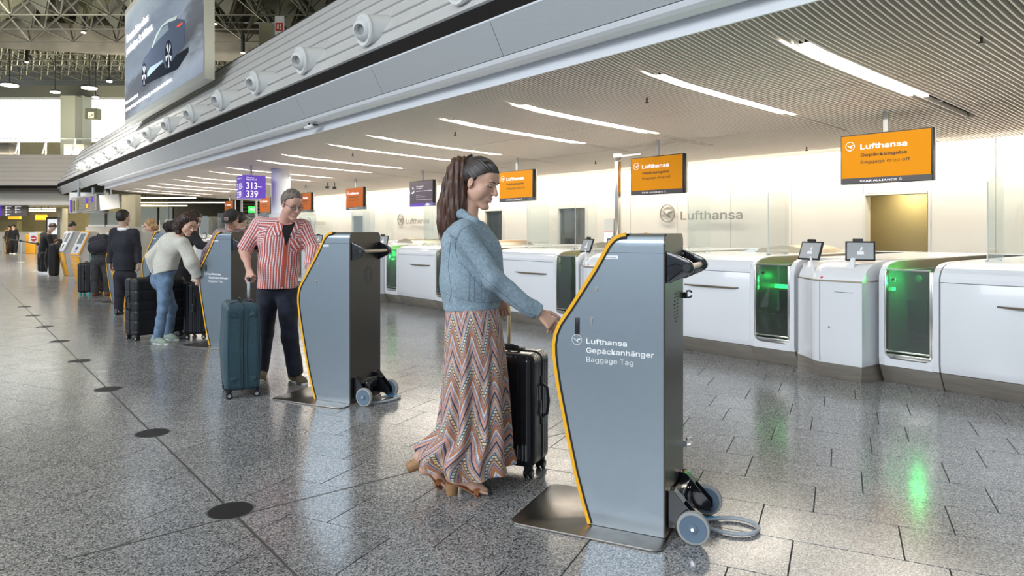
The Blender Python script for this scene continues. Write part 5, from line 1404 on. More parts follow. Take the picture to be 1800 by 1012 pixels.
def suitcase(label, rd, yaw, w_, d_, H, m, ribs=.032, rdep=.004, hribs=0, handle=1.0, hside=1, rodm=None, wheelm=None, grip=None, single=False, name='suitcase', group=None, z0=.062, dents=False, side_handle=1, taper=0, hw=.075, hoff=.085, seam=.005):
    t = empty(name, c2w(*rd), -YAW + yaw, label, 'suitcase', group); wheelm = wheelm or M_black; rodm = rodm or M_chrome
    rows = case_shell(w_, d_, z0, H, ribs, rdep, .05, taper, hribs=hribs)
    mb = MB(); mb.grid(rows, closed=True); n = len(rows[0]); mb.f += [list(range(n))[::-1], list(range(len(mb.v) - n, len(mb.v)))]; mb.m += [0, 0]
    mb.build('shell', m, t, smooth=True)
    z = MB(); q = [(x, 0.0) for x in (0,)]
    R = .05; prof = rrect(w_ + .004, H - z0 + .004, .05, 6, 0, (H + z0) / 2)
    z.tube([(x, 0, zz) for x, zz in prof], seam, 6, closed=True); z.build('zip_seam', M_black, t)
    for i, (sx, sy) in enumerate(((1, 1), (1, -1), (-1, 1), (-1, -1))):
        cx, cy = sx * (w_ / 2 - .045), sy * (d_ / 2 - .045)
        f = MB(); f.cyl((cx, cy, z0 + .012), (cx, cy, z0 - .008), .026, n=12); f.b2((cx - .012, cy - .018, .022), (cx + .012, cy + .018, z0 - .006)); f.build('wheel_fork', wheelm, t)
        k = MB()
        for o_ in (-.016, .016): k.cyl((cx + o_ - .009, cy + .004, .026), (cx + o_ + .009, cy + .004, .026), .026, n=18)
        w = k.build('wheel', wheelm, t, bevel=.003)
        hb = MB(); hb.cyl((cx - .0262, cy + .004, .026), (cx + .0262, cy + .004, .026), .014, n=12); hb.build('wheel_hub', M_rubber if wheelm is M_black else wheelm, w)
    # telescopic handle
    if handle:
        y = hside * (d_ / 2 - hoff); h = MB()
        xs = (0,) if single else (-hw, hw)
        for x in xs: h.b2((x - .009, y - .007, H - .01), (x + .009, y + .007, handle - .02))
        h.build('telescopic_rod', rodm, t, bevel=.002)
        g = MB(); gw = .055 if single else hw + .012; g.tube([(-gw, y, handle - .022), (-gw + .012, y, handle - .003), (0, y, handle), (gw - .012, y, handle - .003), (gw, y, handle - .022)], .0135, 8); g.build('grip', grip or M_black, t, smooth=True)
        s_ = MB(); s_.b2((-hw - .025, y - .02, H - .004), (hw + .025, y + .02, H + .006)); s_.build('handle_bezel', M_black, t, bevel=.003)
    # carry handles: top and side
    tp = MB(); tp.tube([(-.10, 0.0, H), (-.09, 0, H + .018), (-.05, 0, H + .026), (.05, 0, H + .026), (.09, 0, H + .018), (.10, 0, H)], .010, 7); tp.build('top_handle', M_black, t, smooth=True)
    if side_handle:
        zc = (H + z0) * .56; x = side_handle * w_ / 2
        s_ = MB(); s_.tube([(x, 0, zc - .095), (x + side_handle * .032, 0, zc - .075), (x + side_handle * .042, 0, zc), (x + side_handle * .032, 0, zc + .075), (x, 0, zc + .095)], .0085, 7); s_.build('side_handle', M_black, t, smooth=True)
        s_ = MB(); s_.box((x, 0, zc + .115), (.012, .03, .05)); s_.box((x, 0, zc - .115), (.012, .03, .05)); s_.build('handle_mount', M_black, t, bevel=.004)
    sx = side_handle
    if not side_handle: return t
    lk = MB(); lk.box((sx * (w_ / 2 - .0), -.022, H * .55), (.014, .022, .09)); lk.build('lock', M_bgloss, t, bevel=.004)
    return t


M_teal = mat('teal_shell', (0.040, 0.085, 0.110), .42, noise=.12, nscale=60, bump=.3, bscale=500)
M_blk = mat('black_shell', (0.012, 0.014, 0.020), .22, coat=.4); M_blk2 = mat('black_matt_shell', (0.014, 0.014, 0.016), .38, bump=.2, bscale=600)
M_gold = mat('champagne_rod', (0.62, 0.47, 0.27), .3, 1.0); M_teal2 = mat('turquoise_plastic', (0.03, 0.40, 0.42), .4); M_ylw = mat('yellow_plastic', (0.80, 0.45, 0.03), .4)
A = math.atan2
tc_ = suitcase('teal hard shell suitcase held by the man in the checked shirt', (-2.348, 5.945), A(-.89, .456), .47, .305, .79, M_teal, ribs=0, handle=.985, hside=1, taper=.035, hw=.05, side_handle=0, seam=.0028)
# moulded corner scoops and centre grooves of the teal case
g = MB()
for sy in (-1, 1):
    for zc, s_ in ((.70, 1), (.16, -1)):
        g = MB(); o_ = Vector((.228, sy * .07, zc)); g.add([o_ + Vector((.002, -.038, -.022 * s_)), o_ + Vector((.002, .038, -.022 * s_)), o_ + Vector((.009, sy * .028, .004 * s_)), o_ + Vector((0, 0, .03 * s_))], [(0, 1, 2), (1, 3, 2), (0, 2, 3), (0, 3, 1)]); g.build('moulded_scoop', M_teal, tc_)
g = MB()
for y in (-.028, .028, -.118, .118): g.b2((.2335, y - .002, .10), (.2375, y + .002, .74))
g.build('shell_rib', M_teal, tc_)
tg = MB(); tg.box((0.02, .08, .80), (.05, .03, .006)); tg.build('ribbon', mat('pink_ribbon', (.45, .12, .22), .7), tc_)
suitcase('black ribbed suitcase with champagne rod beside the ponytailed woman', (-.046, 4.062), A(-.42, .907), .48, .27, .700, M_blk, ribs=.030, rdep=.0018, handle=1.03, rodm=M_gold, single=True, hoff=.07, hside=1)
suitcase('large black suitcase with horizontal grooves behind the blue jeans', (-4.68, 9.03), A(.785, .62), .64, .34, .79, M_blk2, ribs=0, hribs=5, rdep=.006, handle=.955, rodm=M_back, side_handle=-1, hside=-1, hoff=.14)
suitcase('black suitcase with upright ribs next to the third kiosk', (-4.13, 9.08), A(-.98, .2), .46, .29, .735, M_blk, ribs=.026, handle=0, hside=1)
suitcase('small black suitcase with turquoise wheels and handle', (-9.27, 15.0), A(-.95, .3), .40, .26, .70, M_blk2, ribs=.06, handle=1.06, rodm=M_teal2, wheelm=M_teal2, hw=.06, grip=M_black, hoff=.05)
suitcase('striped dark suitcase with yellow wheels behind the bending traveller', (-9.05, 15.25), A(-.95, .3), .38, .24, .66, mat('brown_shell', (.05, .035, .025), .5), ribs=0, hribs=12, rdep=.008, handle=0, wheelm=M_ylw)
o = MB(); t = empty('travel_bag', c2w((95 - 900) / FP * 21.4, 21.4), -YAW)
rows = case_shell(.27, .30, 0.0, 0.98, 0, 0, .10, taper=.05); o.grid(rows, closed=True); n = len(rows[0]); o.f += [list(range(n))[::-1], list(range(len(o.v) - n, len(o.v)))]; o.m += [0, 0]; o.build('bag_body', mat('black_nylon', (.012, .012, .016), .7, bump=.5, bscale=40), t, smooth=True)
MB().tube([(-.1, -.2, .2), (-.14, -.23, .5), (-.1, -.19, .85)], .02, 6).build('shoulder_strap', M_back, t)
tag(t, 'tall black travel bag between the stooping traveller and the orange kiosks', 'bag')
# ================================================================ FIGURES: distance-field bodies turned into one skin each
f32 = np.float32


class SDF:
    def __init__(s, lo, hi, h):
        s.lo = np.array(lo, float); s.h = h; s.n = np.ceil((np.array(hi, float) - s.lo) / h).astype(int) + 1
        s.v = np.full(s.n, 1.0, f32)
        s.ax = [s.lo[i] + np.arange(s.n[i]) * h for i in range(3)]

    def _slice(s, lo, hi):
        a = np.clip(np.floor((lo - s.lo) / s.h).astype(int), 0, s.n - 1); b = np.clip(np.ceil((hi - s.lo) / s.h).astype(int) + 1, 1, s.n)
        return tuple(slice(a[i], b[i]) for i in range(3))

    def _apply(s, sl, d, k, op):
        cur = s.v[sl]
        if op == 'u':
            h = np.maximum(k - np.abs(cur - d), 0) / max(k, 1e-6); s.v[sl] = np.minimum(cur, d) - h * h * k * 0.25
        elif op == 's':
            d = -d; h = np.maximum(k - np.abs(cur - d), 0) / max(k, 1e-6); s.v[sl] = np.maximum(cur, d) + h * h * k * 0.25
        elif op == 'i': s.v[sl] = np.maximum(cur, d)

    def prim(s, p, k=0.02, op='u'):
        if p[0] == 'rc': lo = np.minimum(np.array(p[1]) - p[3], np.array(p[2]) - p[4]); hi = np.maximum(np.array(p[1]) + p[3], np.array(p[2]) + p[4])
        else: r = max(p[2]); lo = np.array(p[1]) - r; hi = np.array(p[1]) + r
        m = k + 3 * s.h; sl = s._slice(lo - m, hi + m)
        if any(q.stop <= q.start for q in sl): return
        X, Y, Z = np.meshgrid(s.ax[0][sl[0]], s.ax[1][sl[1]], s.ax[2][sl[2]], indexing='ij', sparse=True)
        s._apply(sl, pd(p, X, Y, Z).astype(f32), k, op)

    def mesh(s, smooth=1):
        v = s.v; ins = v < 0; n = s.n
        c = np.zeros(n - 1, np.uint8)
        for i in (0, 1):
            for j in (0, 1):
                for k in (0, 1): c += ins[i:n[0] - 1 + i, j:n[1] - 1 + j, k:n[2] - 1 + k]
        act = np.argwhere((c > 0) & (c < 8))
        if len(act) == 0: return np.zeros((0, 3)), np.zeros((0, 4), int)
        idx = np.full(n - 1, -1, np.int32); idx[act[:, 0], act[:, 1], act[:, 2]] = np.arange(len(act))
        cor = [(i, j, k) for i in (0, 1) for j in (0, 1) for k in (0, 1)]
        cv = np.stack([v[act[:, 0] + i, act[:, 1] + j, act[:, 2] + k] for i, j, k in cor], 1)
        pos = np.zeros((len(act), 3)); cnt = np.zeros(len(act))
        for a in range(8):
            for b in range(a + 1, 8):
                da = np.array(cor[b]) - np.array(cor[a])
                if np.abs(da).sum() != 1: continue
                m = (cv[:, a] < 0) != (cv[:, b] < 0); t = np.where(m, cv[:, a] / np.where(m, cv[:, a] - cv[:, b], 1), 0)
                pos += m[:, None] * (np.array(cor[a]) + t[:, None] * da); cnt += m
        P = s.lo + (act + pos / cnt[:, None]) * s.h
        Q = []
        for ax in range(3):
            o = [1, 2] if ax == 0 else ([2, 0] if ax == 1 else [0, 1])
            A = [slice(None)] * 3; B = [slice(None)] * 3; A[ax] = slice(0, -1); B[ax] = slice(1, None)
            ch = ins[tuple(A)] != ins[tuple(B)]; e = np.argwhere(ch)
            ok = np.all((e[:, o] > 0) & (e[:, o] < n[o] - 1), 1); e = e[ok]; sgn = ins[tuple(A)][e[:, 0], e[:, 1], e[:, 2]]
            q = []
            for d1, d2 in ((1, 1), (0, 1), (0, 0), (1, 0)):
                c_ = e.copy(); c_[:, o[0]] -= d1; c_[:, o[1]] -= d2; q.append(idx[c_[:, 0], c_[:, 1], c_[:, 2]])
            q = np.stack(q, 1); q = q[(q >= 0).all(1)] if (q < 0).any() else q
            if len(q) == len(sgn): q[~sgn] = q[~sgn][:, ::-1]
            Q.append(q)
        Q = np.concatenate(Q)
        for _ in range(smooth):
            acc = np.zeros_like(P); ct = np.zeros(len(P))
            for a in range(4):
                i, j = Q[:, a], Q[:, (a + 1) % 4]
                for ax in range(3): acc[:, ax] += np.bincount(i, P[j, ax], len(P)) + np.bincount(j, P[i, ax], len(P))
                ct += np.bincount(i, minlength=len(P)) + np.bincount(j, minlength=len(P))
            P = P * 0.5 + 0.5 * acc / np.maximum(ct, 1)[:, None]
        return P, Q


def pd(p, X, Y, Z):
    """distance to one primitive. rc: (a, b, ra, rb, flat=(axis, f) or None, cuts=[(point, normal)])  el: (centre, radii, R)"""
    if p[0] == 'rc':
        _, a, b, ra, rb, flat, cuts = p; a = np.array(a, float); b = np.array(b, float)
        x, y, z = X - a[0], Y - a[1], Z - a[2]; ab = b - a
        if flat is not None:
            nx, f = np.array(flat[0], float), flat[1]; nx = nx / np.linalg.norm(nx); dd = (x * nx[0] + y * nx[1] + z * nx[2]) * (1 / f - 1)
            x = x + dd * nx[0]; y = y + dd * nx[1]; z = z + dd * nx[2]; ab = ab + nx * ab.dot(nx) * (1 / f - 1)
        L = ab.dot(ab) + 1e-12; t = np.clip((x * ab[0] + y * ab[1] + z * ab[2]) / L, 0, 1)
        d = np.sqrt((x - t * ab[0]) ** 2 + (y - t * ab[1]) ** 2 + (z - t * ab[2]) ** 2) - (ra + (rb - ra) * t)
        if flat is not None: d = d * (0.5 + 0.5 * flat[1])
        for c, n_ in cuts or []:
            n_ = np.array(n_, float); n_ = n_ / np.linalg.norm(n_); d = np.maximum(d, (X - c[0]) * n_[0] + (Y - c[1]) * n_[1] + (Z - c[2]) * n_[2])
        return d
    _, c, r, R = p; x, y, z = X - c[0], Y - c[1], Z - c[2]
    if R is None: u, v, w_ = x, y, z
    else: u = x * R[0][0] + y * R[0][1] + z * R[0][2]; v = x * R[1][0] + y * R[1][1] + z * R[1][2]; w_ = x * R[2][0] + y * R[2][1] + z * R[2][2]
    k0 = np.sqrt((u / r[0]) ** 2 + (v / r[1]) ** 2 + (w_ / r[2]) ** 2); k1 = np.sqrt((u / r[0] ** 2) ** 2 + (v / r[1] ** 2) ** 2 + (w_ / r[2] ** 2) ** 2) + 1e-9
    return k0 * (k0 - 1) / k1


def rc(a, b, ra, rb, flat=None, cuts=None): return ('rc', a, b, ra, rb, flat, cuts)
def el(c, r, R=None): return ('el', c, r, R)


def V3(*a): return np.array(a, float)
def nrm(v): v = np.array(v, float); return v / (np.linalg.norm(v) + 1e-12)


def to_object(name, P, Q, mats, parent, base, midx=None, pat=None):
    me = bpy.data.meshes.new(name); n = len(P); m = len(Q)
    me.vertices.add(n); me.vertices.foreach_set('co', (P - base).astype(f32).ravel())
    me.loops.add(m * 4); me.loops.foreach_set('vertex_index', Q.astype(np.int32).ravel())
    me.polygons.add(m); me.polygons.foreach_set('loop_start', np.arange(0, m * 4, 4, dtype=np.int32))
    try: me.polygons.foreach_set('loop_total', np.full(m, 4, np.int32))
    except Exception: pass
    me.polygons.foreach_set('use_smooth', np.ones(m, bool))
    for q in mats: me.materials.append(q)
    if midx is not None: me.polygons.foreach_set('material_index', midx.astype(np.int32))
    if pat is not None:
        at = me.attributes.new('pat', 'FLOAT_VECTOR', 'POINT'); at.data.foreach_set('vector', pat.astype(f32).ravel())
    me.update(calc_edges=True); me.validate()
    return link(name, me, parent)


def bbox(prims, pad):
    lo = np.full(3, 9e9); hi = -lo
    for p in prims:
        if p[0] == 'rc':
            for c, r in ((p[1], p[3]), (p[2], p[4])): lo = np.minimum(lo, np.array(c) - r); hi = np.maximum(hi, np.array(c) + r)
        else: lo = np.minimum(lo, np.array(p[1]) - max(p[2])); hi = np.maximum(hi, np.array(p[1]) + max(p[2]))
    return lo - pad, hi + pad


def field(prims, h, subs=(), k=0.03):
    """prims: list of (prim, k) or prim"""
    pr = [(p if isinstance(p[0], tuple) else (p, k)) for p in prims]
    lo, hi = bbox([p for p, _ in pr], 0.03 + 2 * h); s = SDF(lo, hi, h)
    for p, kk in pr: s.prim(p, kk)
    for p, kk in subs: s.prim(p, kk, 's')
    return s


def wrinkle(P, amp, scale=26, seed=0, elong=(1, 1, 0.55)):
    """displace vertices a little with sums of sines, across the surface"""
    r = np.random.default_rng(seed); D = np.zeros(len(P))
    q = P * np.array(elong)
    for i in range(9):
        w_ = r.normal(size=3); w_ /= np.linalg.norm(w_); f = scale * (0.6 + 1.7 * r.random())
        ph = 1.6 * np.sin(q @ r.normal(size=3) * 9 + r.random() * 6)
        D += np.sin(q @ w_ * f + ph) * (0.35 + 0.65 * r.random()) * (1 - np.abs(np.sin(q @ w_ * f * .5)) * .3)
    return D / 3.2 * amp


def normals(P, Q):
    n = np.cross(P[Q[:, 2]] - P[Q[:, 0]], P[Q[:, 3]] - P[Q[:, 1]]); N = np.zeros_like(P)
    for a in range(4):
        for ax in range(3): N[:, ax] += np.bincount(Q[:, a], n[:, ax], len(P))
    return N / (np.linalg.norm(N, axis=1)[:, None] + 1e-12)


def pattern(P, prims):
    """per vertex (around * radius, along, prim id) from the nearest primitive axis"""
    best = np.full(len(P), 9e9); out = np.zeros((len(P), 3))
    for i, p in enumerate(prims):
        if p[0] != 'rc': continue
        d = pd(p, P[:, 0], P[:, 1], P[:, 2]); m = d < best
        a, b = np.array(p[1], float), np.array(p[2], float); t = nrm(b - a); ref = V3(0, -1, 0.02) if abs(t[1]) < 0.8 else V3(1, 0, 0)
        u = nrm(ref - t * ref.dot(t)); w_ = np.cross(t, u); q = P - a
        ang = np.arctan2(q @ w_, q @ u); R = (p[3] + p[4]) / 2 * (0.8 if p[5] is not None else 1)
        v_ = np.stack([ang * R, q @ t, np.full(len(P), i)], 1); out[m] = v_[m]; best[m] = d[m]
    return out


def garment(name, prims, h, m, parent, base, subs=(), k=0.03, wr=0.004, ws=26, seed=1, cutz=None, smooth=1, el_=(1, 1, .55)):
    s = field(prims, h, subs, k)
    P, Q = s.mesh(smooth)
    pr = [(p[0] if isinstance(p[0], tuple) else p) for p in prims]; pt = pattern(P, pr)
    if wr: P = P + normals(P, Q) * wrinkle(P, wr, ws, seed, el_)[:, None]
    return to_object(name, P, Q, [m], parent, base, None, pt)


# ---- skin, hair and cloth materials
def skinmat(name, c):
    m = mat(name, c, 0.48, noise=0.05, nscale=30, bump=0.05, bscale=500); b = m.node_tree.nodes['Principled BSDF']
    b.inputs['Subsurface Weight'].default_value = 0.12; b.inputs['Subsurface Radius'].default_value = (0.6, 0.25, 0.12); b.inputs['Subsurface Scale'].default_value = 0.01; return m


S_woman = skinmat('skin_warm', (0.66, 0.40, 0.29)); S_man = skinmat('skin_ruddy', (0.62, 0.36, 0.28)); S_far = skinmat('skin_plain', (0.56, 0.35, 0.26))
M_lips = mat('lips', (0.60, 0.29, 0.24), 0.4); M_brow = mat('eyebrow', (0.10, 0.06, 0.04), 0.8); M_lash = mat('lashes', (0.03, 0.02, 0.02), 0.7)
M_eye = mat('eye_white', (0.75, 0.74, 0.72), 0.2); M_iris = mat('iris_brown', (0.07, 0.04, 0.03), 0.2)
M_teeth = mat('teeth', (0.85, 0.82, 0.76), 0.3)


def hairmat(name, c, c2=None, bs=60):
    m = mat(name, c, 0.42, noise=0.45, nscale=bs, bump=0.6, bscale=bs * 2.5, stretch=(1, 1, 0.12)); return m


H_brown = hairmat('hair_chestnut', (0.085, 0.040, 0.026)); H_dark = hairmat('hair_dark', (0.022, 0.016, 0.014)); H_top = hairmat('hair_dark_brown', (0.030, 0.020, 0.017))
H_grey = hairmat('hair_grizzled', (0.15, 0.12, 0.10)); H_blond = hairmat('hair_blond', (0.42, 0.25, 0.11)); H_curly = hairmat('hair_curly', (0.045, 0.022, 0.017))


def cloth(name, c, rough=0.8, noise=0.12, ns=60, bump=0.25, bs=700, sheen=0.03):
    return mat(name, c, rough, noise=noise, nscale=ns, bump=bump, bscale=bs, sheen=sheen)


def check_mat(name, base, line, line2, p1=0.017, p2=0.017):
    """woven check built from the garment's own around/along coordinates"""
    m = bpy.data.materials.new(name); m.use_nodes = True; nt = m.node_tree; N = nt.nodes; L = nt.links; b = N['Principled BSDF']; b.inputs['Roughness'].default_value = 0.8
    a = N.new('ShaderNodeAttribute'); a.attribute_name = 'pat'; sx = N.new('ShaderNodeSeparateXYZ'); L.new(a.outputs['Vector'], sx.inputs[0])
    def tri(o, per, w_, ph=0.0):
        x = N.new('ShaderNodeMath'); x.operation = 'MULTIPLY_ADD'; x.inputs[1].default_value = 1 / per; x.inputs[2].default_value = ph; L.new(o, x.inputs[0])
        f = N.new('ShaderNodeMath'); f.operation = 'FRACT'; L.new(x.outputs[0], f.inputs[0])
        g = N.new('ShaderNodeMath'); g.operation = 'LESS_THAN'; g.inputs[1].default_value = w_; L.new(f.outputs[0], g.inputs[0]); return g.outputs[0]
    def mix(f, c1, c2):
        x = N.new('ShaderNodeMix'); x.data_type = 'RGBA'; L.new(f, x.inputs[0])
        for i, c in ((6, c1), (7, c2)):
            if isinstance(c, tuple): x.inputs[i].default_value = c + (1,)
            else: L.new(c, x.inputs[i])
        return x.outputs[2]
    v = tri(sx.outputs[0], p1, 0.34); v2 = tri(sx.outputs[0], p1 * 2, 0.14, 0.3); hh = tri(sx.outputs[1], p2, 0.26)
    c = mix(hh, base, tuple(x * 0.58 + y * 0.42 for x, y in zip(base, line))); c = mix(v2, c, line2); c = mix(v, c, line)
    L.new(c, b.inputs['Base Color']); MATS[name] = m; return m


M_check = check_mat('red_check', (0.62, 0.085, 0.05), (0.80, 0.76, 0.78), (0.22, 0.10, 0.14), 0.023, 0.017)
M_plaid = check_mat('dark_plaid', (0.20, 0.05, 0.07), (0.62, 0.58, 0.62), (0.04, 0.04, 0.09), 0.020, 0.020)


def headframe(c, f, u):
    f = nrm(f); r = nrm(np.cross(f, u)); u = np.cross(r, f); c = np.array(c, float)
    return c, f, r, u


def head_prims(c, f, u, s=1.0, female=False, smile=False):
    """returns (additions with k, subtractions with k, helper T)"""
    c, f, r, u = headframe(c, f, u); T = lambda x, y, z: c + s * (r * x + f * y + u * z); R = [r, f, u]
    jw = 0.94 if female else 1.10
    A = [(el(T(0, -0.012, 0.040), (0.074 * s, 0.096 * s, 0.082 * s), R), 0.01), (el(T(0, -0.045, 0.02), (0.066 * s, 0.062 * s, 0.07 * s), R), 0.02),
         (el(T(0, 0.030, -0.022), (0.058 * s * jw, 0.062 * s, 0.082 * s), R), 0.025), (el(T(0, 0.060, 0.045), (0.052 * s, 0.032 * s, 0.045 * s), R), 0.02)]
    for q in (-1, 1):
        A.append((rc(T(q * 0.052 * jw, -0.002, -0.052), T(q * 0.016, 0.070, -0.103), 0.017 * s, 0.016 * s), 0.022))
        A.append((el(T(q * 0.038, 0.056, -0.024), (0.026 * s, 0.026 * s, 0.028 * s), R), 0.02)); A.append((el(T(q * 0.045, 0.030, -0.045), (0.020 * s, 0.034 * s, 0.036 * s), R), 0.02))
    A += [(rc(T(-0.008, 0.080, -0.103), T(0.008, 0.080, -0.103), 0.014 * s, 0.014 * s), 0.012),
          (rc(T(-0.034, 0.082, 0.030), T(0.034, 0.082, 0.030), 0.009 * s, 0.009 * s), 0.014),
          (rc(T(0, 0.086, 0.022), T(0, 0.112, -0.020), 0.0075 * s, 0.0105 * s), 0.010), (rc(T(0, 0.112, -0.021), T(0, 0.113, -0.024), 0.0105 * s, 0.0105 * s), 0.006),
          (rc(T(-0.012, 0.099, -0.027), T(0.012, 0.099, -0.027), 0.0075 * s, 0.0075 * s), 0.005), (el(T(0, 0.078, -0.058), (0.029 * s, 0.018 * s, 0.022 * s), R), 0.012)]
    lw = 0.026 if smile else 0.021; lz = 0.006 if smile else 0.0
    for q in (-1, 1):
        A.append((rc(T(0, 0.0935, -0.056), T(q * lw, 0.079, -0.0575 + lz), 0.0052 * s, 0.0034 * s), 0.004))
        A.append((rc(T(0, 0.0925, -0.069 - lz * .4), T(q * lw * .9, 0.079, -0.061 + lz), 0.0062 * s, 0.0034 * s), 0.004))
        A.append((rc(T(q * 0.0165, 0.0815, 0.014), T(q * 0.043, 0.070, 0.010), 0.0105 * s, 0.009 * s), 0.004))       # upper lid / eyeball bulge
        ec = T(q * 0.0745, -0.008, -0.004); A.append((el(ec, (0.008 * s, 0.018 * s, 0.031 * s), [nrm(r + q * -.35 * f), nrm(f + q * .35 * r), u]), 0.004))
        A.append((rc(T(q * 0.071, -0.002, -0.03), T(q * 0.074, -0.006, -0.024), 0.007 * s, 0.007 * s), 0.006))
    S = [(rc(T(-0.018, 0.098, 0.004), T(-0.036, 0.091, 0.004), 0.0088 * s, 0.0080 * s), 0.010), (rc(T(0.018, 0.098, 0.004), T(0.036, 0.091, 0.004), 0.0088 * s, 0.0080 * s), 0.010)]
    for q in (-1, 1): S.append((el(T(q * 0.083, 0.001, 0.001), (0.006 * s, 0.009 * s, 0.017 * s), R), 0.004))
    if smile:
        S.append((rc(T(-0.015, 0.100, -0.0615), T(0.015, 0.100, -0.0615), 0.0032, 0.0032), 0.003))
    return A, S, T


M_lipm = mat('lips_pale', (0.50, 0.26, 0.20), .5)


def face_parts(T, s, root, base, female=False, smile=False, brow=None, closed=True):
    for q in (-1, 1):
        o = MB().sphere(T(q * 0.0300, 0.0745, 0.0085) - base, 0.0112 * s, 12, 8).build('eye', M_eye, root, smooth=True)
        MB().sphere(T(q * 0.0305, 0.0815, 0.0045) - base, 0.0058 * s, 10, 6).build('iris', M_iris, o, smooth=True)
        MB().tube([T(q * x, y, z) - base for x, y, z in ((0.0165, 0.0905, 0.0055), (0.026, 0.0915, 0.0045), (0.036, 0.0865, 0.0045), (0.046, 0.0765, 0.0065))], [0.0010, 0.0020, 0.0021, 0.0012], 5).build('eyelash', M_lash, root, smooth=True)
        MB().tube([T(q * x, y, z) - base for x, y, z in ((0.012, 0.0965, 0.027), (0.026, 0.0955, 0.0325), (0.039, 0.0885, 0.0325), (0.050, 0.0780, 0.026))], [0.0026, 0.0034, 0.0028, 0.0012], 6).build('eyebrow', brow or M_brow, root, smooth=True)
    lw = 0.028 if smile else 0.020; lz = 0.009 if smile else 0.0
    m = MB()
    m.tube([T(-lw, 0.0825, -0.0578 + lz) - base, T(-lw * .5, 0.0945, -0.0555 + lz * .3) - base, T(0, 0.0985, -0.0555) - base, T(lw * .5, 0.0945, -0.0555 + lz * .3) - base, T(lw, 0.0825, -0.0578 + lz) - base], [a * (1 if female else .6) for a in (.0016, .0033, .0036, .0033, .0016)], 8)
    m.tube([T(-lw * .97, 0.0825, -0.0590 + lz) - base, T(-lw * .5, 0.0930, -0.0675) - base, T(0, 0.0972, -0.0700 - lz * .3) - base, T(lw * .5, 0.0930, -0.0675) - base, T(lw * .97, 0.0825, -0.0590 + lz) - base], [a * (1 if female else .7) for a in (.0016, .0036, .0042, .0036, .0016)], 8)
    m.build('lips', M_lips if female else M_lipm, root, smooth=True)
    if smile:
        m = MB(); m.tube([T(-0.021, 0.0865, -0.0550) - base, T(-0.010, 0.0925, -0.0605) - base, T(0, 0.0950, -0.0628) - base, T(0.010, 0.0925, -0.0605) - base, T(0.021, 0.0865, -0.0550) - base], 0.0042, 8); m.build('teeth', M_teeth, root, smooth=True)


def hand_prims(w_, D, N, side, curl=0.5, spread=0.16, s=1.0, thumb_in=0.5, point=False):
    """w_ wrist, D direction to the finger tips, N back-of-hand normal, side +1/-1 where the thumb is (along N x D)"""
    D = nrm(D); N = nrm(np.array(N) - D * np.dot(N, D)); S = np.cross(N, D) * side; w_ = np.array(w_, float); out = []
    pl = 0.088 * s
    for a in (-1, -.35, .35, 1):
        out.append((rc(w_ + S * a * 0.014 * s, w_ + D * pl + S * a * 0.031 * s, 0.0145 * s, 0.0115 * s), 0.010))
    ln = (0.070, 0.078, 0.073, 0.056)
    for i, a in enumerate((1, .36, -.32, -.95)):
        b = w_ + D * (pl - 0.006 - 0.004 * abs(i - 1)) * 1.0 + S * a * 0.029 * s; d = nrm(D + S * a * spread); r_ = 0.0082 * s; cu = curl * (0.35 if (point and i == 0) else 1) * (1 + .12 * i)
        ang = 0.0
        for j, f_ in enumerate((0.46, 0.30, 0.26)):
            ang += cu * (0.75, 0.95, 0.6)[j]; dd = nrm(d * cos(ang) - N * sin(ang)); e = b + dd * ln[i] * f_ * s
            out.append((rc(b, e, r_, r_ * 0.93), 0.003)); b = e; r_ *= 0.93
    b = w_ + D * 0.022 * s + S * 0.020 * s; d1 = nrm(D * 0.62 + S * 0.78 - N * 0.25 * thumb_in); e1 = b + d1 * 0.042 * s
    out.append((rc(b, e1, 0.0150 * s, 0.0108 * s), 0.010)); d2 = nrm(D * 0.86 + S * (0.40 - .3 * thumb_in) - N * 0.45 * thumb_in); e2 = e1 + d2 * 0.031 * s; out.append((rc(e1, e2, 0.0102 * s, 0.0094 * s), 0.004))
    e3 = e2 + nrm(d2 - N * .25 * thumb_in) * 0.025 * s; out.append((rc(e2, e3, 0.0092 * s, 0.0080 * s), 0.004))
    return out


def foot_prims(ank, heel, toe, s=1.0):
    ank, heel, toe = [np.array(q, float) for q in (ank, heel, toe)]
    ball = heel + (toe - heel) * 0.70 + V3(0, 0, 0.012)
    return [(rc(ank, heel + V3(0, 0, .03), 0.034 * s, 0.030 * s), .02), (rc(heel + V3(0, 0, .03), ball + V3(0, 0, .012), 0.030 * s, 0.026 * s), .02), (rc(ank, ball + V3(0, 0, .014), 0.032 * s, 0.026 * s), .02), (rc(ball, toe, 0.033 * s, 0.020 * s), .02)]


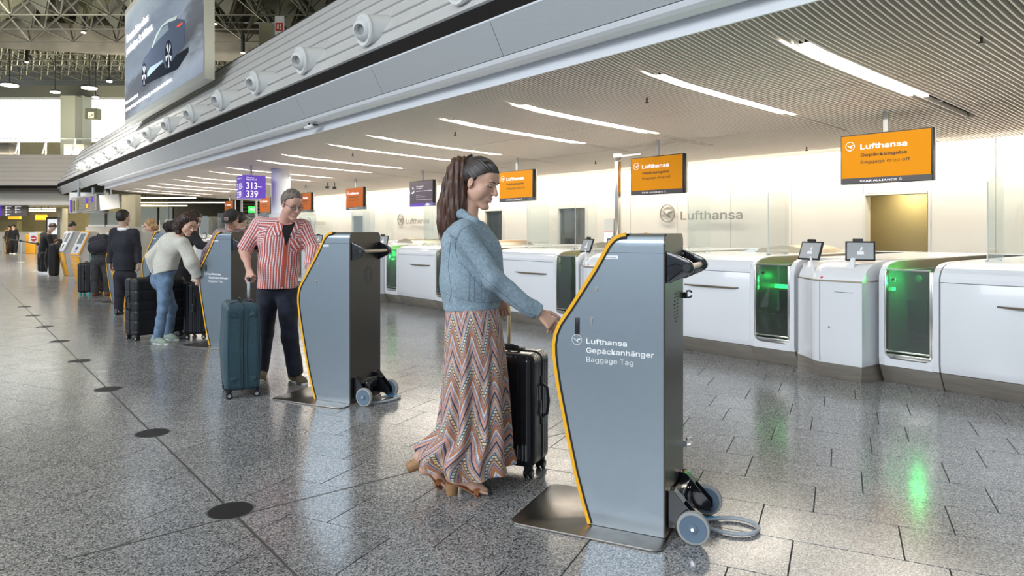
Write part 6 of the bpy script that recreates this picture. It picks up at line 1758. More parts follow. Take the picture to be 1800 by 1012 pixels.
def shoe(name, heel, toe, m, sole_m, parent, base, h=0.007, s=1.0, tall=0.0, ank=None):
    heel = np.array(heel, float); toe = np.array(toe, float); d = nrm(toe - heel); sd = nrm(np.cross(d, V3(0, 0, 1))); up = np.cross(sd, d)
    A = [rc(heel + up * .036, heel + d * .10 + up * .040, 0.037 * s, 0.040 * s, (sd, .95)), rc(heel + d * .09 + up * .042, toe - d * .055 + up * .020, 0.041 * s, 0.036 * s), rc(toe - d * .07 + up * .022, toe - d * .035 + up * .016, 0.040 * s, 0.033 * s)]
    A.append(rc(heel + up * .05 + d * .015, heel + up * (.075 + tall) + d * .02, 0.036 * s, 0.037 * s, None, [(heel + up * (.085 + tall), up)]))
    cut = (heel + up * 0.004, -up)
    A = [('rc', a[1], a[2], a[3], a[4], a[5], (a[6] or []) + [cut]) for a in A]
    o = garment(name, A, h, m, parent, base, k=.03, wr=.0012, ws=40)
    out = []
    n = 18; pts = []
    L_ = np.linalg.norm(toe - heel)
    for i in range(n):
        t = 2 * pi * i / n; x = cos(t); y = sin(t); w0 = 0.040 * s * (1.08 if x > 0 else .88); pts.append((L_ * .5 + x * (L_ * .5 + .028) - .004, y * w0))
    mb = MB(); mb.prism(pts, heel - base - up * 0.004, d, sd, up * 0.022); so = mb.build('sole', sole_m, o, bevel=.004)
    return o


def person_root(name, label, rd, yaw=0.0):
    t = empty('person', c2w(rd[0], rd[1]), -YAW, label, 'person'); return t, V3(rd[0], rd[1], 0)


def limb(a, b, c, r1, r2, r3, k=.03):
    return [(rc(a, b, r1, r2), k), (rc(b, c, r2 * 1.02, r3), k)]


def body(root, base, J, h, skin, s=1.0, female=False, smile=False, hs=1.0, hands=None, brow=None, face=True, feet=True):
    """one continuous skin: torso, neck, head, limbs, hands. J: joints in camera-parallel coordinates"""
    A, S, T = head_prims(J['head'], J['fwd'], J['up'], hs, female, smile)
    if not face: S = S[:2]
    ch, pv, nk = np.array(J['chest']), np.array(J['pelvis']), np.array(J['neck']); sl, sr = np.array(J['shL']), np.array(J['shR']); ax = nrm(sl - sr)
    B = [(rc(T(0, -0.022, -0.045), nk, 0.050 * s * (0.92 if female else 1.08), 0.055 * s * (0.9 if female else 1.08)), 0.03)]
    fd = nrm(np.cross(ax, nrm(ch - pv))); wst = (ch + pv) / 2
    tw = .92 if female else 1.0
    B += [(rc(sl * .72 + nk * .28, sr * .72 + nk * .28, 0.062 * s, 0.062 * s), .05), (rc(ch - ax * .055, ch + ax * .055, 0.098 * s * tw, 0.098 * s * tw), .05), (rc(ch, wst, 0.118 * s * tw, 0.108 * s * tw, (fd, .76)), .05),
          (rc(wst, pv, 0.108 * s * tw, 0.125 * s, (fd, .76)), .05)]
    hl, hr = np.array(J['hipL']), np.array(J['hipR'])
    B += [(rc(pv, hl, 0.11 * s, 0.085 * s), .04), (rc(pv, hr, 0.11 * s, 0.085 * s), .04)]
    for q in 'LR':
        sh, e_, w_ = [np.array(J[n + q]) for n in ('sh', 'el', 'wr')]
        B += limb(sh, e_, w_, 0.052 * s, 0.038 * s, 0.024 * s, .03)
        B.append((rc(e_, e_ + (w_ - e_) * .35, .038 * s, .040 * s), .02))
        hp, kn, an = [np.array(J[n + q]) for n in ('hip', 'kn', 'an')]
        B += limb(hp, kn, an, 0.082 * s, 0.052 * s, 0.036 * s, .03)
        B.append((rc(kn + (an - kn) * .15, kn + (an - kn) * .40, .050 * s, .052 * s), .02))
        if feet and 'heel' + q in J: B += foot_prims(J['an' + q], J['heel' + q], J['toe' + q], s)
    for hd in hands or []: B += hd
    allp = B + A
    lo, hi = bbox([p for p, _ in allp], 0.03 + 2 * h); sd = SDF(lo, hi, h)
    for p, k in allp: sd.prim(p, k)
    for p, k in S: sd.prim(p, k, 's')
    P, Q = sd.mesh(1)
    o = to_object('body', P, Q, [skin], root, base)
    if face: face_parts(T, hs, root, base, female, smile, brow)
    return T


def strands(paths, r0, m, name, parent, base, n=4):
    mb = MB()
    for p in paths:
        k = len(p); mb.tube([q - base for q in p], [r0 * (0.9 if i < k - 1 else .25) for i in range(k)], n)
    return mb.build(name, m, parent, smooth=True)


def cap_hair(T, s, h, m, root, base, front=0.062, low=-0.03, thick=0.012, extra=(), name='hair', wr=.003, side=0.045, hair_k=.02, back_low=None, ws=60):
    """short hair: the skull grown a little and cut along a hairline"""
    c = T(0, 0, 0); f = nrm(T(0, 1, 0) - c); r = nrm(T(1, 0, 0) - c); u = nrm(T(0, 0, 1) - c); R = [r, f, u]
    lowb = low if back_low is None else back_low
    A = [(el(T(0, -0.012, 0.042), ((0.075 * 1) * s + thick, 0.097 * s + thick, 0.083 * s + thick), R), .01), (el(T(0, -0.045, 0.02), (0.067 * s + thick, 0.063 * s + thick, 0.075 * s + thick), R), .02)] + list(extra)
    lo, hi = bbox([p for p, _ in A], .03 + 2 * h); sd = SDF(lo, hi, h)
    for p, k in A: sd.prim(p, k)
    X, Y, Z = np.meshgrid(*sd.ax, indexing='ij', sparse=True)
    x = (X - c[0]) * r[0] + (Y - c[1]) * r[1] + (Z - c[2]) * r[2]; y = (X - c[0]) * f[0] + (Y - c[1]) * f[1] + (Z - c[2]) * f[2]; z = (X - c[0]) * u[0] + (Y - c[1]) * u[1] + (Z - c[2]) * u[2]
    x, y, z = x / s, y / s, z / s
    # hairline: forehead arc, temple, above the ear, nape
    cut = np.maximum((y - 0.012) * 1.0 - (z - front + 0.35 * np.abs(x)) * 1.5, np.minimum(0.03 - z, 9))
    line = np.where(y > 0.015, front - 0.9 * np.maximum(0.070 - y, 0) * 0.9 + 0.0 * x, np.where(y > -0.03, 0.012 + (y - 0.015) * .3, lowb + 0.0))
    keep = (line - z) * s
    hard = np.zeros(1)
    ex = np.full(sd.n, False)
    m_ = keep
    sd.v = np.maximum(sd.v, (m_).astype(f32)) if not extra else np.where(z < -0.06, sd.v, np.maximum(sd.v, np.where(np.sqrt(x * x + (y + .012) ** 2) < .118, m_, -1).astype(f32)))
    P, Q = sd.mesh(2)
    P = P + normals(P, Q) * wrinkle(P, wr, ws, 3)[:, None]
    return to_object(name, P, Q, [m], root, base)
def PP(px, py, d): return V3((px - 900) / FP * d, d, EYE - (py - 405) * d / FP)


# ================================================================ the ponytailed woman at the nearest kiosk
def make_woman():
    D = 3.72; root, base = person_root('person', 'woman with long brown ponytail, denim jacket and zigzag maxi skirt at the nearest kiosk', ((822 - 900) / FP * D, D))
    h = 0.0045
    fwd = V3(.84, -0.40, -.36); up = V3(.30, -.14, .94); HS = 1.06
    J = dict(head=PP(842, 321, D), fwd=fwd, up=up, neck=PP(824, 388, D), chest=PP(823, 440, D), pelvis=PP(830, 556, D),
             shR=PP(814, 412, D - .165), shL=PP(836, 412, D + .165), elR=PP(868, 492, D - .20), wrR=PP(948, 549, D - .14), elL=PP(848, 485, D + .20), wrL=PP(884, 528, D + .16),
             hipR=PP(828, 572, D - .06), hipL=PP(832, 572, D + .06), knR=PP(846, 700, D - .07), anR=PP(803, 838, D - .06), knL=PP(816, 705, D + .06), anL=PP(748, 822, D + .02),
             heelR=PP(793, 846, D - .06), toeR=PP(852, 862, D - .07), heelL=PP(738, 812, D + .02), toeL=PP(782, 850, D + .02))
    hR = hand_prims(J['wrR'], PP(984, 582, D - .15) - J['wrR'], V3(.45, -.75, .45), 1, curl=.50, spread=.12, s=.98, thumb_in=.2, point=True)
    hL = hand_prims(J['wrL'], V3(.1, 0, -1), V3(0, 1, 0), 1, curl=1.3, s=.9)
    # small toes of the sandalled feet
    toes = []
    for hl_, to_ in ((J['heelR'], J['toeR']), (J['heelL'], J['toeL'])):
        d = nrm(to_ - hl_); sd = nrm(np.cross(d, V3(0, 0, 1)))
        for i in range(5): toes.append((rc(to_ - d * .03 + sd * (.026 - .0125 * i), to_ + d * (.016 - .005 * i) + sd * (.028 - .013 * i), .009 - .0008 * i, .008 - .0008 * i), .003))
    A_ = dict(J)
    T = body(root, base, J, h, S_woman, 0.93, True, True, HS, [hR, hL, toes], M_brow)
    # ---- jacket
    sl, sr = J['shL'], J['shR']; ch = J['chest']; hem = PP(829, 541, D)
    cut = [(hem, V3(.05, 0, -1))]
    tilt = V3(0.03, 0, -1)
    pr = [(rc(sl * .78 + PP(824, 404, D) * .22, sr * .78 + PP(824, 404, D) * .22, .064, .064), .05),
          (rc(PP(822, 432, D), PP(828, 500, D), .150, .148, (V3(0, 1, 0), 1.0), None), .06),
          (rc(PP(828, 500, D), PP(829, 560, D), .150, .152, (V3(0, 1, 0), 1.0), cut), .05),
          (rc(PP(850, 445, D), PP(852, 500, D), .095, .105), .06)]
    A = J['shR']; E = J['elR']; W = J['wrR']; wd = nrm(W - E)
    pr += [(rc(A, E, .062, .054), .035), (rc(E, E + (W - E) * .90, .055, .045, None, [(W - wd * .012, wd)]), .03)]
    A2, E2_, W2 = J['shL'], J['elL'], J['wrL']; wd2 = nrm(W2 - E2_); pr += [(rc(A2, E2_, .068, .056), .035), (rc(E2_, W2, .056, .044, None, [(W2 - wd2 * .01, wd2)]), .03)]
    M_den = cloth('light_denim', (0.28, 0.37, 0.44), .85, .20, 80, .9, 420)
    # waistband and cuff
    subs = [(rc(PP(826, 392, D), PP(842, 356, D), .052, .060), .012)]
    o = garment('denim_jacket', pr, h, M_den, root, base, subs, wr=.0100, ws=27, seed=4)
    band = [rc(PP(829, 528, D), PP(829, 548, D), .149, .150, None, [(hem + V3(0, 0, -.004), V3(.05, 0, -1)), (hem + V3(0, 0, .032), V3(-.05, 0, 1))])]
    garment('waistband', band, h, M_den, o, base, wr=.002, ws=60, seed=2)
    cf = [rc(W - wd * .075, W - wd * .004, .0440, .0425, None, [(W - wd * .004, wd), (W - wd * .058, -wd)])]
    garment('cuff', cf, h, M_den, o, base, wr=.0015, ws=60)
    col = [rc(PP(812, 374, D - .070), PP(834, 390, D - .110), .022, .018, (V3(.2, -1, .2), .55)), rc(PP(834, 390, D - .110), PP(856, 408, D - .085), .019, .010, (V3(.3, -1, .1), .55)), rc(PP(808, 378, D - .05), PP(818, 372, D + .08), .020, .018)]
    garment('collar', col, h, M_den, o, base, wr=.001)
    # seams: shoulder, back yoke, side welts, pocket flap and placket, laid on the surface by ray casting
    import mathutils
    me = o.data; bvh = mathutils.bvhtree.BVHTree.FromPolygons([v.co for v in me.vertices], [p.vertices for p in me.polygons])
    M_st = mat('denim_seam', (0.15, 0.20, 0.26), .8)
    def seam(pts, off=.0008, r=.0011):
        path = []
        for (x0, y0), (x1, y1) in zip(pts, pts[1:]):
            for t in range(7):
                t /= 6; q = Vector(PP(x0 + (x1 - x0) * t, y0 + (y1 - y0) * t, 2.6) - base); e_ = Vector(V3(0, 0, EYE) - base); dv = (q - e_).normalized()
                hit = bvh.ray_cast(e_, dv)
                if hit[0] is not None: path.append(hit[0] + hit[1] * off * (1 if hit[1].dot(dv) < 0 else -1))
        if len(path) > 3: MB().tube(path, r, 5).build('seam', M_st, o)
    seam([(800, 440), (802, 420), (812, 402), (830, 394)]); seam([(800, 440), (806, 458), (822, 476), (846, 506), (862, 520)]); seam([(783, 405), (798, 416), (803, 424)]); seam([(792, 424), (788, 470), (794, 512), (790, 530)])
    seam([(776, 513), (800, 522), (830, 530), (858, 532), (879, 528)]); seam([(826, 480), (824, 528)]); seam([(834, 486), (833, 530)]); seam([(846, 486), (845, 528), (851, 529), (853, 488), (846, 486)]); seam([(858, 520), (866, 542)])
    seam([(808, 432), (822, 452), (850, 486), (878, 512), (920, 546), (942, 556)], r=.0013); seam([(790, 414), (804, 420)], r=.0026)
    bt = MB()
    for x, y in ((868, 534), (950, 556)):
        q = Vector(PP(x, y, 2.6) - base); e_ = Vector(V3(0, 0, EYE) - base); hit = bvh.ray_cast(e_, (q - e_).normalized())
        if hit[0] is not None: bt.sphere(hit[0], .006, 8, 6)
    bt.build('button', M_chrome, o)
    # ---- skirt: folded rings with its own zigzag print
    rings = [(528, 829, 45, .130, 0), (545, 830, 46, .155, 0), (575, 832, 50, .175, .15), (620, 834, 52, .185, .5), (670, 834, 55, .19, .8), (720, 833, 58, .195, 1.1), (760, 832, 62, .21, 1.2), (776, 825, 70, .22, 1.1), (789, 818, 76, .22, 1.2),
             (800, 815, 81, .22, 1.3), (810, 817, 81, .22, 1.35), (820, 822, 78, .215, 1.4)]
    n = 150; rows = []; sk = D / FP; uv = []
    for i, (py, cx, hw, dep, am) in enumerate(rings):
        row = []; ur = []
        for j in range(n):
            a = 2 * pi * j / n
            fold = am * (.012 * sin(7 * a + .6) + .010 * sin(11 * a + 2) + .006 * sin(17 * a + 1 + py * .01)) + .0025 * sin(23 * a + py * .03)
            cx_, dd = cos(a), sin(a)
            gap = -.035 * am * math.exp(-((a - 4.70) / .13) ** 2)      # the parting fold towards the camera
            rr = 1 + fold / .2 + gap / .2
            x = (cx - 900) / FP * D + cx_ * hw * sk * rr; y = D + dd * dep * rr
            z = EYE - (py - 405) * D / FP
            if i >= 7:
                k_ = (i - 6) / 5
                z += k_ * (.030 * max(0, -cx_) ** 2 * 1.0 + .012 * sin(5 * a) + .028 * max(0, cx_) ** 3)
                z -= k_ * .018 * math.exp(-((a - 5.3) / .5) ** 2)
            row.append((x - base[0], y - base[1], z)); ur.append((a / (2 * pi), (py - 528) / 310))
        rows.append(row); uv.append(ur)
    # refine rings vertically
    fine = []; fuv = []
    for i in range(len(rows) - 1):
        k_ = 4 if i else 2
        for t in range(k_):
            t /= k_; fine.append([tuple(a * (1 - t) + b * t for a, b in zip(p, q)) for p, q in zip(rows[i], rows[i + 1])]); fuv.append([tuple(a * (1 - t) + b * t for a, b in zip(p, q)) for p, q in zip(uv[i], uv[i + 1])])
    fine.append(rows[-1]); fuv.append(uv[-1])
    inner = [tuple((p[0] * .985, p[1] * .985, p[2] + .004)) for p in fine[-1]]; fine.append(inner); fuv.append(fuv[-1])
    inner2 = [tuple((p[0] * .90, p[1] * .90, p[2] + .05)) for p in rows[-1]]; fine.append(inner2); fuv.append(fuv[-1])
    mb = MB(); mb.grid(fine, closed=True)
    M_sk = skirt_material(); so = mb.build('skirt', M_sk, root, smooth=True)
    at = so.data.attributes.new('pat', 'FLOAT_VECTOR', 'POINT'); flat_ = np.array([(u * 1.30, -v * .95, 0) for r_ in fuv for u, v in r_], f32); at.data.foreach_set('vector', flat_.ravel())
    # ---- sandals
    M_lea = mat('tan_leather', (0.32, 0.115, 0.035), .4, noise=.2, nscale=40, coat=.2); M_heel = mat('stacked_heel', (0.36, 0.20, 0.095), .55, noise=.35, nscale=60, stretch=(1, 1, 9)); M_sole = mat('sandal_sole', (0.30, 0.12, 0.05), .6)
    for q, (hl_, to_, heel_poly) in enumerate(((J['heelR'], J['toeR'], None), (J['heelL'], J['toeL'], None))):
        hl_ = np.array(hl_); to_ = np.array(to_); d = nrm(to_ - hl_); sd = nrm(np.cross(d, V3(0, 0, 1))); up_ = np.cross(sd, d)
        nm = MB(); pts = [hl_ - up_ * .002, hl_ + d * .06 - up_ * .002, hl_ + d * .12 - up_ * .014, to_ - d * .03 - up_ * .028, to_ + d * .022 - up_ * .026]
        rws = []
        for i, p in enumerate(pts):
            w_ = (.028, .030, .033, .042, .026)[i]; t_ = up_ * .006
            rws.append([p - sd * w_ - base, p + sd * w_ - base, p + sd * w_ - t_ - base, p - sd * w_ - t_ - base])
        nm.grid(rws, closed=True); nm.f += [[0, 1, 2, 3], [16, 17, 18, 19]]; nm.m += [0, 0]
        sh = nm.build('sandal', M_sole, root)
        # block heel
        if q == 0:
            a = hl_ + d * .002; b_ = V3(a[0] + .002, a[1], .0); MB().lathe([(.030, 0), (.033, .02), (.034, max(a[2] - .004, .04))], b_ - base, None, 18).build('block_heel', M_heel, sh, smooth=True)
        else:
            a = hl_ + d * .0; ax_ = nrm(-up_ * .85 - d * .35); MB().cyl(a - base, a + ax_ * .072 - base, .033, .030, 18).build('block_heel', M_heel, sh, smooth=True)
        st = MB()
        for c_, w_, r_, hh_ in ((to_ - d * .040, .045, .013, .036), (hl_ + d * .035 + up_ * .03, .036, .009, .045), (hl_ + d * .012 + up_ * .055, .034, .008, .03)):
            arc = [c_ + sd * (w_ * cos(t)) + up_ * (hh_ * sin(t) - .018) for t in np.linspace(0, pi, 11)]
            rw = [[p - d * r_ - base, p + d * r_ - base, p + d * r_ + up_ * .002 - base, p - d * r_ + up_ * .002 - base] for p in arc]; st.grid([[Vector(x) * 1 for x in r2] for r2 in rw], closed=True)
        st.build('leather_strap', M_lea, sh)
    # ---- hair
    c = T(0, 0, 0)
    ho = cap_hair(T, HS, .0042, H_top, root, base, front=0.080, low=-0.02, thick=.0075, back_low=-.062, wr=.0012)
    tie = T(0, -0.098, 0.082)
    path = [tie, PP(807, 293, D), PP(799, 322, D - .01), PP(793, 360, D - .01), PP(788, 392, D - .01), PP(784, 424, D)]
    rad = [.026, .040, .053, .060, .054, .026]
    hp = [(rc(path[i], path[i + 1], rad[i], rad[i + 1], (V3(.1, 1, 0), .75)), .05) for i in range(5)]
    hp += [(rc(T(.02, -.075, .0), PP(803, 372, D - .03), .034, .036), .05)]
    s = field(hp, .0055); P, Q = s.mesh(1)
    rel = P - path[2]; ang = np.arctan2(rel[:, 0] + .15 * rel[:, 2], rel[:, 1] + .2)
    P = P + normals(P, Q) * (0.0035 * np.sin(P[:, 0] * 210 + P[:, 2] * 14 + 2 * np.sin(P[:, 2] * 9)) + .003 * np.sin(P[:, 1] * 170 + P[:, 2] * 20) + .002 * np.sin(P[:, 0] * 390 - P[:, 2] * 30))[:, None]
    pt = to_object('ponytail', P, Q, [H_brown], ho, base)
    r = np.random.default_rng(11); ps = []
    for i in range(420):
        a = r.random() * 2 * pi; k_ = .80 + .30 * r.random(); fl = r.normal() * .05; pth = []
        kend = 3.6 + 1.4 * r.random()
        for j in range(9):
            t = j / 8 * kend; i0 = min(int(t), 4); tt = t - i0; cpt = path[i0] * (1 - tt) + path[i0 + 1] * tt; rr = rad[i0] * (1 - tt) + rad[i0 + 1] * tt
            if j == 0: rr *= .8
            wob = .006 * sin(j * 1.3 + i)
            pth.append(cpt + V3(cos(a + fl * j) * (rr * k_ + wob), sin(a + fl * j) * rr * .78 * k_, (-.008 if j > 6 else 0)))
        ps.append(pth)
    strands(ps, .0017, H_brown, 'hair_strands', ho, base); bpy.data.objects[ho.children[-1].name]['kind'] = 'stuff'
    # combed strands over the skull towards the tie
    ps = []; R_ = [nrm(T(1, 0, 0) - c), nrm(T(0, 1, 0) - c), nrm(T(0, 0, 1) - c)]
    for i in range(240):
        th = (r.random() * 2 - 1) * 1.35; x0 = sin(th) * .080; z0 = .078 - .02 * abs(th) - (.055 * max(0, abs(th) - .7)); y0 = .078 - .075 * abs(sin(th)) ** 1.5
        pth = []
        for j in range(8):
            t = j / 7; x = x0 * (1 - t) ** .8; y = y0 * (1 - t) + (-.098) * t; z = z0 * (1 - t) + .082 * t
            # lift onto the skull
            v = np.array([x / .0825, (y + .012) / .1045, (z - .042) / .0905]); l = np.linalg.norm(v)
            if t < .93: v = v / max(l, 1e-6) * (1.0 + .012)
            pth.append(T(v[0] * .0825, v[1] * .1045 - .012, v[2] * .0905 + .042))
        ps.append(pth)
    so_ = strands(ps, .0009, mat('hair_streak', (0.055, 0.042, 0.038), .35), 'combed_strands', ho, base); so_['kind'] = 'stuff'
    mb = MB(); tdir = nrm(path[1] - tie)
    for k in range(3): mb.tube([Vector(tie + tdir * .006 * (k - 1) * 1.6 + nrm(V3(.3, 0, 1)) * .028 * cos(t) + V3(0, 1, 0) * .028 * sin(t) - base) for t in np.linspace(0, 2 * pi, 16)[:-1]], .009, 6, closed=True)
    mb.build('hair_tie', mat('scrunchie', (0.008, 0.009, 0.010), .8), ho, smooth=True)
    return root


def skirt_material():
    m = bpy.data.materials.new('zigzag_print'); m.use_nodes = True; nt = m.node_tree; N = nt.nodes; L = nt.links; b = N['Principled BSDF']; b.inputs['Roughness'].default_value = .8
    a = N.new('ShaderNodeAttribute'); a.attribute_name = 'pat'; sx = N.new('ShaderNodeSeparateXYZ'); L.new(a.outputs['Vector'], sx.inputs[0]); U, V = sx.outputs[0], sx.outputs[1]
    def M(op, a_, b_=None, c_=None, clamp=False):
        n = N.new('ShaderNodeMath'); n.operation = op; n.use_clamp = clamp
        for i, q in enumerate((a_, b_, c_)):
            if q is None: continue
            if isinstance(q, (int, float)): n.inputs[i].default_value = q
            else: L.new(q, n.inputs[i])
        return n.outputs[0]
    def mix(f, c1, c2):
        x = N.new('ShaderNodeMix'); x.data_type = 'RGBA'; L.new(f, x.inputs[0])
        for i, c in ((6, c1), (7, c2)):
            if isinstance(c, tuple): x.inputs[i].default_value = c + (1,)
            else: L.new(c, x.inputs[i])
        return x.outputs[2]
    per = 0.150
    tri = M('MULTIPLY', M('ABSOLUTE', M('SUBTRACT', M('FRACT', M('DIVIDE', U, per)), 0.5)), 2.0)           # 0..1 zigzag
    col_ = M('FLOOR', M('DIVIDE', U, per))
    shift = M('MULTIPLY', M('FRACT', M('MULTIPLY', col_, 0.377)), 0.0)
    z = M('ADD', M('MULTIPLY', V, 1.0), M('MULTIPLY', tri, 0.165))
    w_ = M('MULTIPLY', M('SINE', M('MULTIPLY', V, 17.0)), 0.010)
    zz = M('FRACT', M('DIVIDE', M('ADD', z, w_), 0.235))
    rp = N.new('ShaderNodeValToRGB'); L.new(zz, rp.inputs[0]); cr = rp.color_ramp; cr.interpolation = 'CONSTANT'
    pink, lil, org, sand, rust, navy = (.50, .22, .17), (.36, .33, .41), (.52, .19, .05), (.52, .41, .31), (.38, .17, .11), (.05, .06, .09)
    bands = [(0, navy), (.02, pink), (.15, navy), (.165, lil), (.25, sand), (.29, navy), (.305, org), (.37, navy), (.38, pink), (.43, lil), (.47, navy), (.485, sand), (.53, rust), (.58, navy), (.70, navy), (.715, lil), (.77, pink), (.82, navy), (.83, sand), (.86, org), (.90, lil), (.95, navy)]
    for _ in range(len(bands) - 2): cr.elements.new(.5)
    for e, (p, c) in zip(cr.elements, bands): e.position = p; e.color = c + (1,)
    # beads: pale dots inside the dark bands
    def band(lo, hi): return M('MULTIPLY', M('GREATER_THAN', zz, lo), M('LESS_THAN', zz, hi))
    def beads(period, off, r_): return M('LESS_THAN', M('ABSOLUTE', M('SUBTRACT', M('FRACT', M('ADD', M('DIVIDE', V, period), off)), .5)), r_)
    c = rp.outputs[0]
    mint = M('MULTIPLY', band(.595, .69), beads(.0150, 0, .34)); col2 = M('GREATER_THAN', M('FRACT', M('MULTIPLY', M('ADD', M('FLOOR', M('DIVIDE', U, per / 2)), 0.2), .5)), .4)
    bead_c = mix(col2, (.62, .76, .66), (.86, .62, .30)); c = mix(mint, c, bead_c)
    fine = M('MULTIPLY', band(.245, .30), beads(.007, 0, .27)); c = mix(fine, c, (.78, .80, .84))
    fine2 = M('MULTIPLY', band(.43, .49), beads(.0065, .3, .25)); c = mix(fine2, c, (.10, .11, .16))
    fine3 = M('MULTIPLY', band(.77, .86), beads(.006, .1, .25)); c = mix(fine3, c, (.72, .62, .52))
    fine4 = M('MULTIPLY', band(.02, .15), beads(.0055, .1, .16)); c = mix(fine4, c, (.74, .50, .42))
    L.new(c, b.inputs['Base Color']); return m


# ================================================================ generic dressed figure
def dressed(J, label, rd, h, skin, top, bottom, hair, s=1.0, hs=1.0, female=False, hands=None, brow=None, face=True, shoes=None, top_r=1.0, hem=None, hem_n=(0, 0, -1), sleeve=(1, 1), leg_r=(.098, .072, .062), wr=.006, ws=22, seed=1,
            waist=.150, chest=.150, sleeve_r=(.070, .058, .046), neck_cut=True, depth_f=.80, smile=False, coat=None, leg_end=.02, top_name='jacket', bottom_name='trousers', hip_r=None, front_cut=None, mats=None, sub_top=(), hip_f=.84):
    root, base = person_root('person', label, rd)
    T = body(root, base, J, h, skin, s, female, smile, hs, hands, brow, face, feet=False)
    ch, pv, nk = J['chest'], J['pelvis'], J['neck']; sl, sr = J['shL'], J['shR']; ax = nrm(sl - sr); fd = nrm(np.cross(ax, nrm(ch - pv)))
    # trousers
    hl, hr = J['hipL'], J['hipR']; pr = []
    hp = hip_r or .135 * s
    up = nrm(ch - pv)
    pr.append((rc(pv + up * .10, pv - up * .05, hp, hp, (fd, hip_f), [(pv + up * .15, up)]), .04))
    for q in 'LR':
        a, b_, c_ = J['hip' + q], J['kn' + q], J['an' + q]; dn = nrm(c_ - b_)
        pr += [(rc(a, b_, leg_r[0] * s, leg_r[1] * s), .035), (rc(b_, c_ + dn * leg_end, leg_r[1] * s, leg_r[2] * s, None, [(c_ + dn * leg_end, dn)]), .03)]
    if bottom is not None: garment(bottom_name, pr, h, bottom, root, base, wr=wr * .8, ws=30, seed=seed + 5, el_=(1, 1, .8))
    # top
    hem = pv - up * .04 if hem is None else hem
    cut = [(np.array(hem), V3(*hem_n))]
    wst = (ch * .35 + pv * .65)
    pr = [(rc(sl * .84 + nk * .16, sr * .84 + nk * .16, .074 * s, .074 * s), .05), (rc(ch - ax * .06 + up * .02, ch + ax * .06 + up * .02, .125 * s, .125 * s, (fd, depth_f)), .09),
          (rc(ch, wst, chest * s, waist * s, (fd, depth_f)), .09), (rc(wst, hem + np.array(hem_n) * -.02 + V3(0, 0, -.06), waist * s, waist * 1.03 * s, (fd, depth_f), cut), .05)]
    pr[2] = (rc(ch, wst, chest * s, waist * s, (fd, depth_f), cut), .09)
    subs = list(sub_top)
    if neck_cut: subs.append((rc(nk + (J['head'] - nk) * .15, T(0, -.02, -.04), .058 * s, .07 * s), .01))
    for i, q in enumerate('LR'):
        a, b_, c_ = J['sh' + q], J['el' + q], J['wr' + q]; f_ = sleeve[i]; wd = nrm(c_ - b_)
        pr.append((rc(a, b_, sleeve_r[0] * s, sleeve_r[1] * s, None, None if f_ > .5 else [(a + (b_ - a) * f_ * 2, nrm(b_ - a))]), .035))
        if f_ > .5:
            e_ = b_ + (c_ - b_) * ((f_ - .5) * 2); pr.append((rc(b_, c_, sleeve_r[1] * s, sleeve_r[2] * s, None, [(e_ - wd * .005, wd)]), .03))
    to = garment(top_name, pr, h, top, root, base, subs, wr=wr, ws=ws, seed=seed)
    if shoes:
        for q in 'LR':
            if 'heel' + q in J: shoe('shoe', J['heel' + q], J['toe' + q], shoes[0], shoes[1], root, base, max(h, .006), s * 1.02, tall=.02)
    return root, base, T, to


def curls(T, s, spots, m, root, base, h=.006, amp=.008, ws=120, name='hair'):
    A = [(el(T(x, y, z), (r * s, r * s, r * 1.0 * s), None), .02) for x, y, z, r in spots]
    sd = field(A, h); P, Q = sd.mesh(1); P = P + normals(P, Q) * wrinkle(P, amp, ws, 9, (1, 1, 1))[:, None]
    return to_object(name, P, Q, [m], root, base)


make_woman()

# ---------------------------------------------------------------- man in the red checked shirt
D = 6.35
M_jean = cloth('dark_denim', (0.022, 0.026, 0.045), .85, .25, 18, .3, 800)
J = dict(head=PP(513, 359, D - .10), fwd=nrm(V3(.66, -.62, -.42)), up=nrm(V3(.28, -.28, .92)), neck=PP(498, 396, D), chest=PP(494, 424, D), pelvis=PP(487, 492, D + .03),
         shR=PP(455, 396, D - .04), shL=PP(533, 400, D + .06), elR=PP(429, 440, D - .03), wrR=PP(438, 476, D - .27), elL=PP(551, 440, D + .05), wrL=PP(545, 470, D - .22),
         hipR=PP(472, 508, D + .03), hipL=PP(503, 508, D + .03), knR=PP(466, 584, D + .10), anR=PP(459, 646, D + .22), knL=PP(510, 592, D - .02), anL=PP(519, 652, D + .02),
         heelR=PP(462, 654, D + .30), toeR=PP(458, 667, D + .03), heelL=PP(514, 661, D + .10), toeL=PP(536, 676, D - .11))
J['heelR'][2] = .0; J['toeR'][2] = .0; J['heelL'][2] = 0.0; J['toeL'][2] = .0
hd = [hand_prims(J['wrR'], nrm(PP(441, 492, D - .36) - J['wrR']), V3(-.35, -.85, .35), -1, curl=1.05, spread=.03, s=1.05, thumb_in=.9), hand_prims(J['wrL'], V3(.1, -.4, -.3), V3(0, -.5, .8), 1, .4)]
root, base, T, top = dressed(J, 'man with glasses in a red and white checked shirt, holding the teal suitcase handle', (J['pelvis'][0], D), .0065, S_man, M_check, M_jean, None, 1.03, 1.06, False, hd, mat('brow_grey', (.16, .11, .09), .8),
    True, (cloth('olive_canvas', (0.13, 0.10, 0.065), .8), mat('white_rubber', (0.66, 0.66, 0.63), .6)), hem=PP(487, 506, D), hem_n=(0, 0, -1), sleeve=(.98, .47), chest=.165, waist=.170, wr=.007, sleeve_r=(.070, .066, .050), leg_r=(.100, .070, .070), top_name='checked_shirt', bottom_name='jeans', leg_end=.03, seed=8,
    sub_top=[], hip_f=.92)
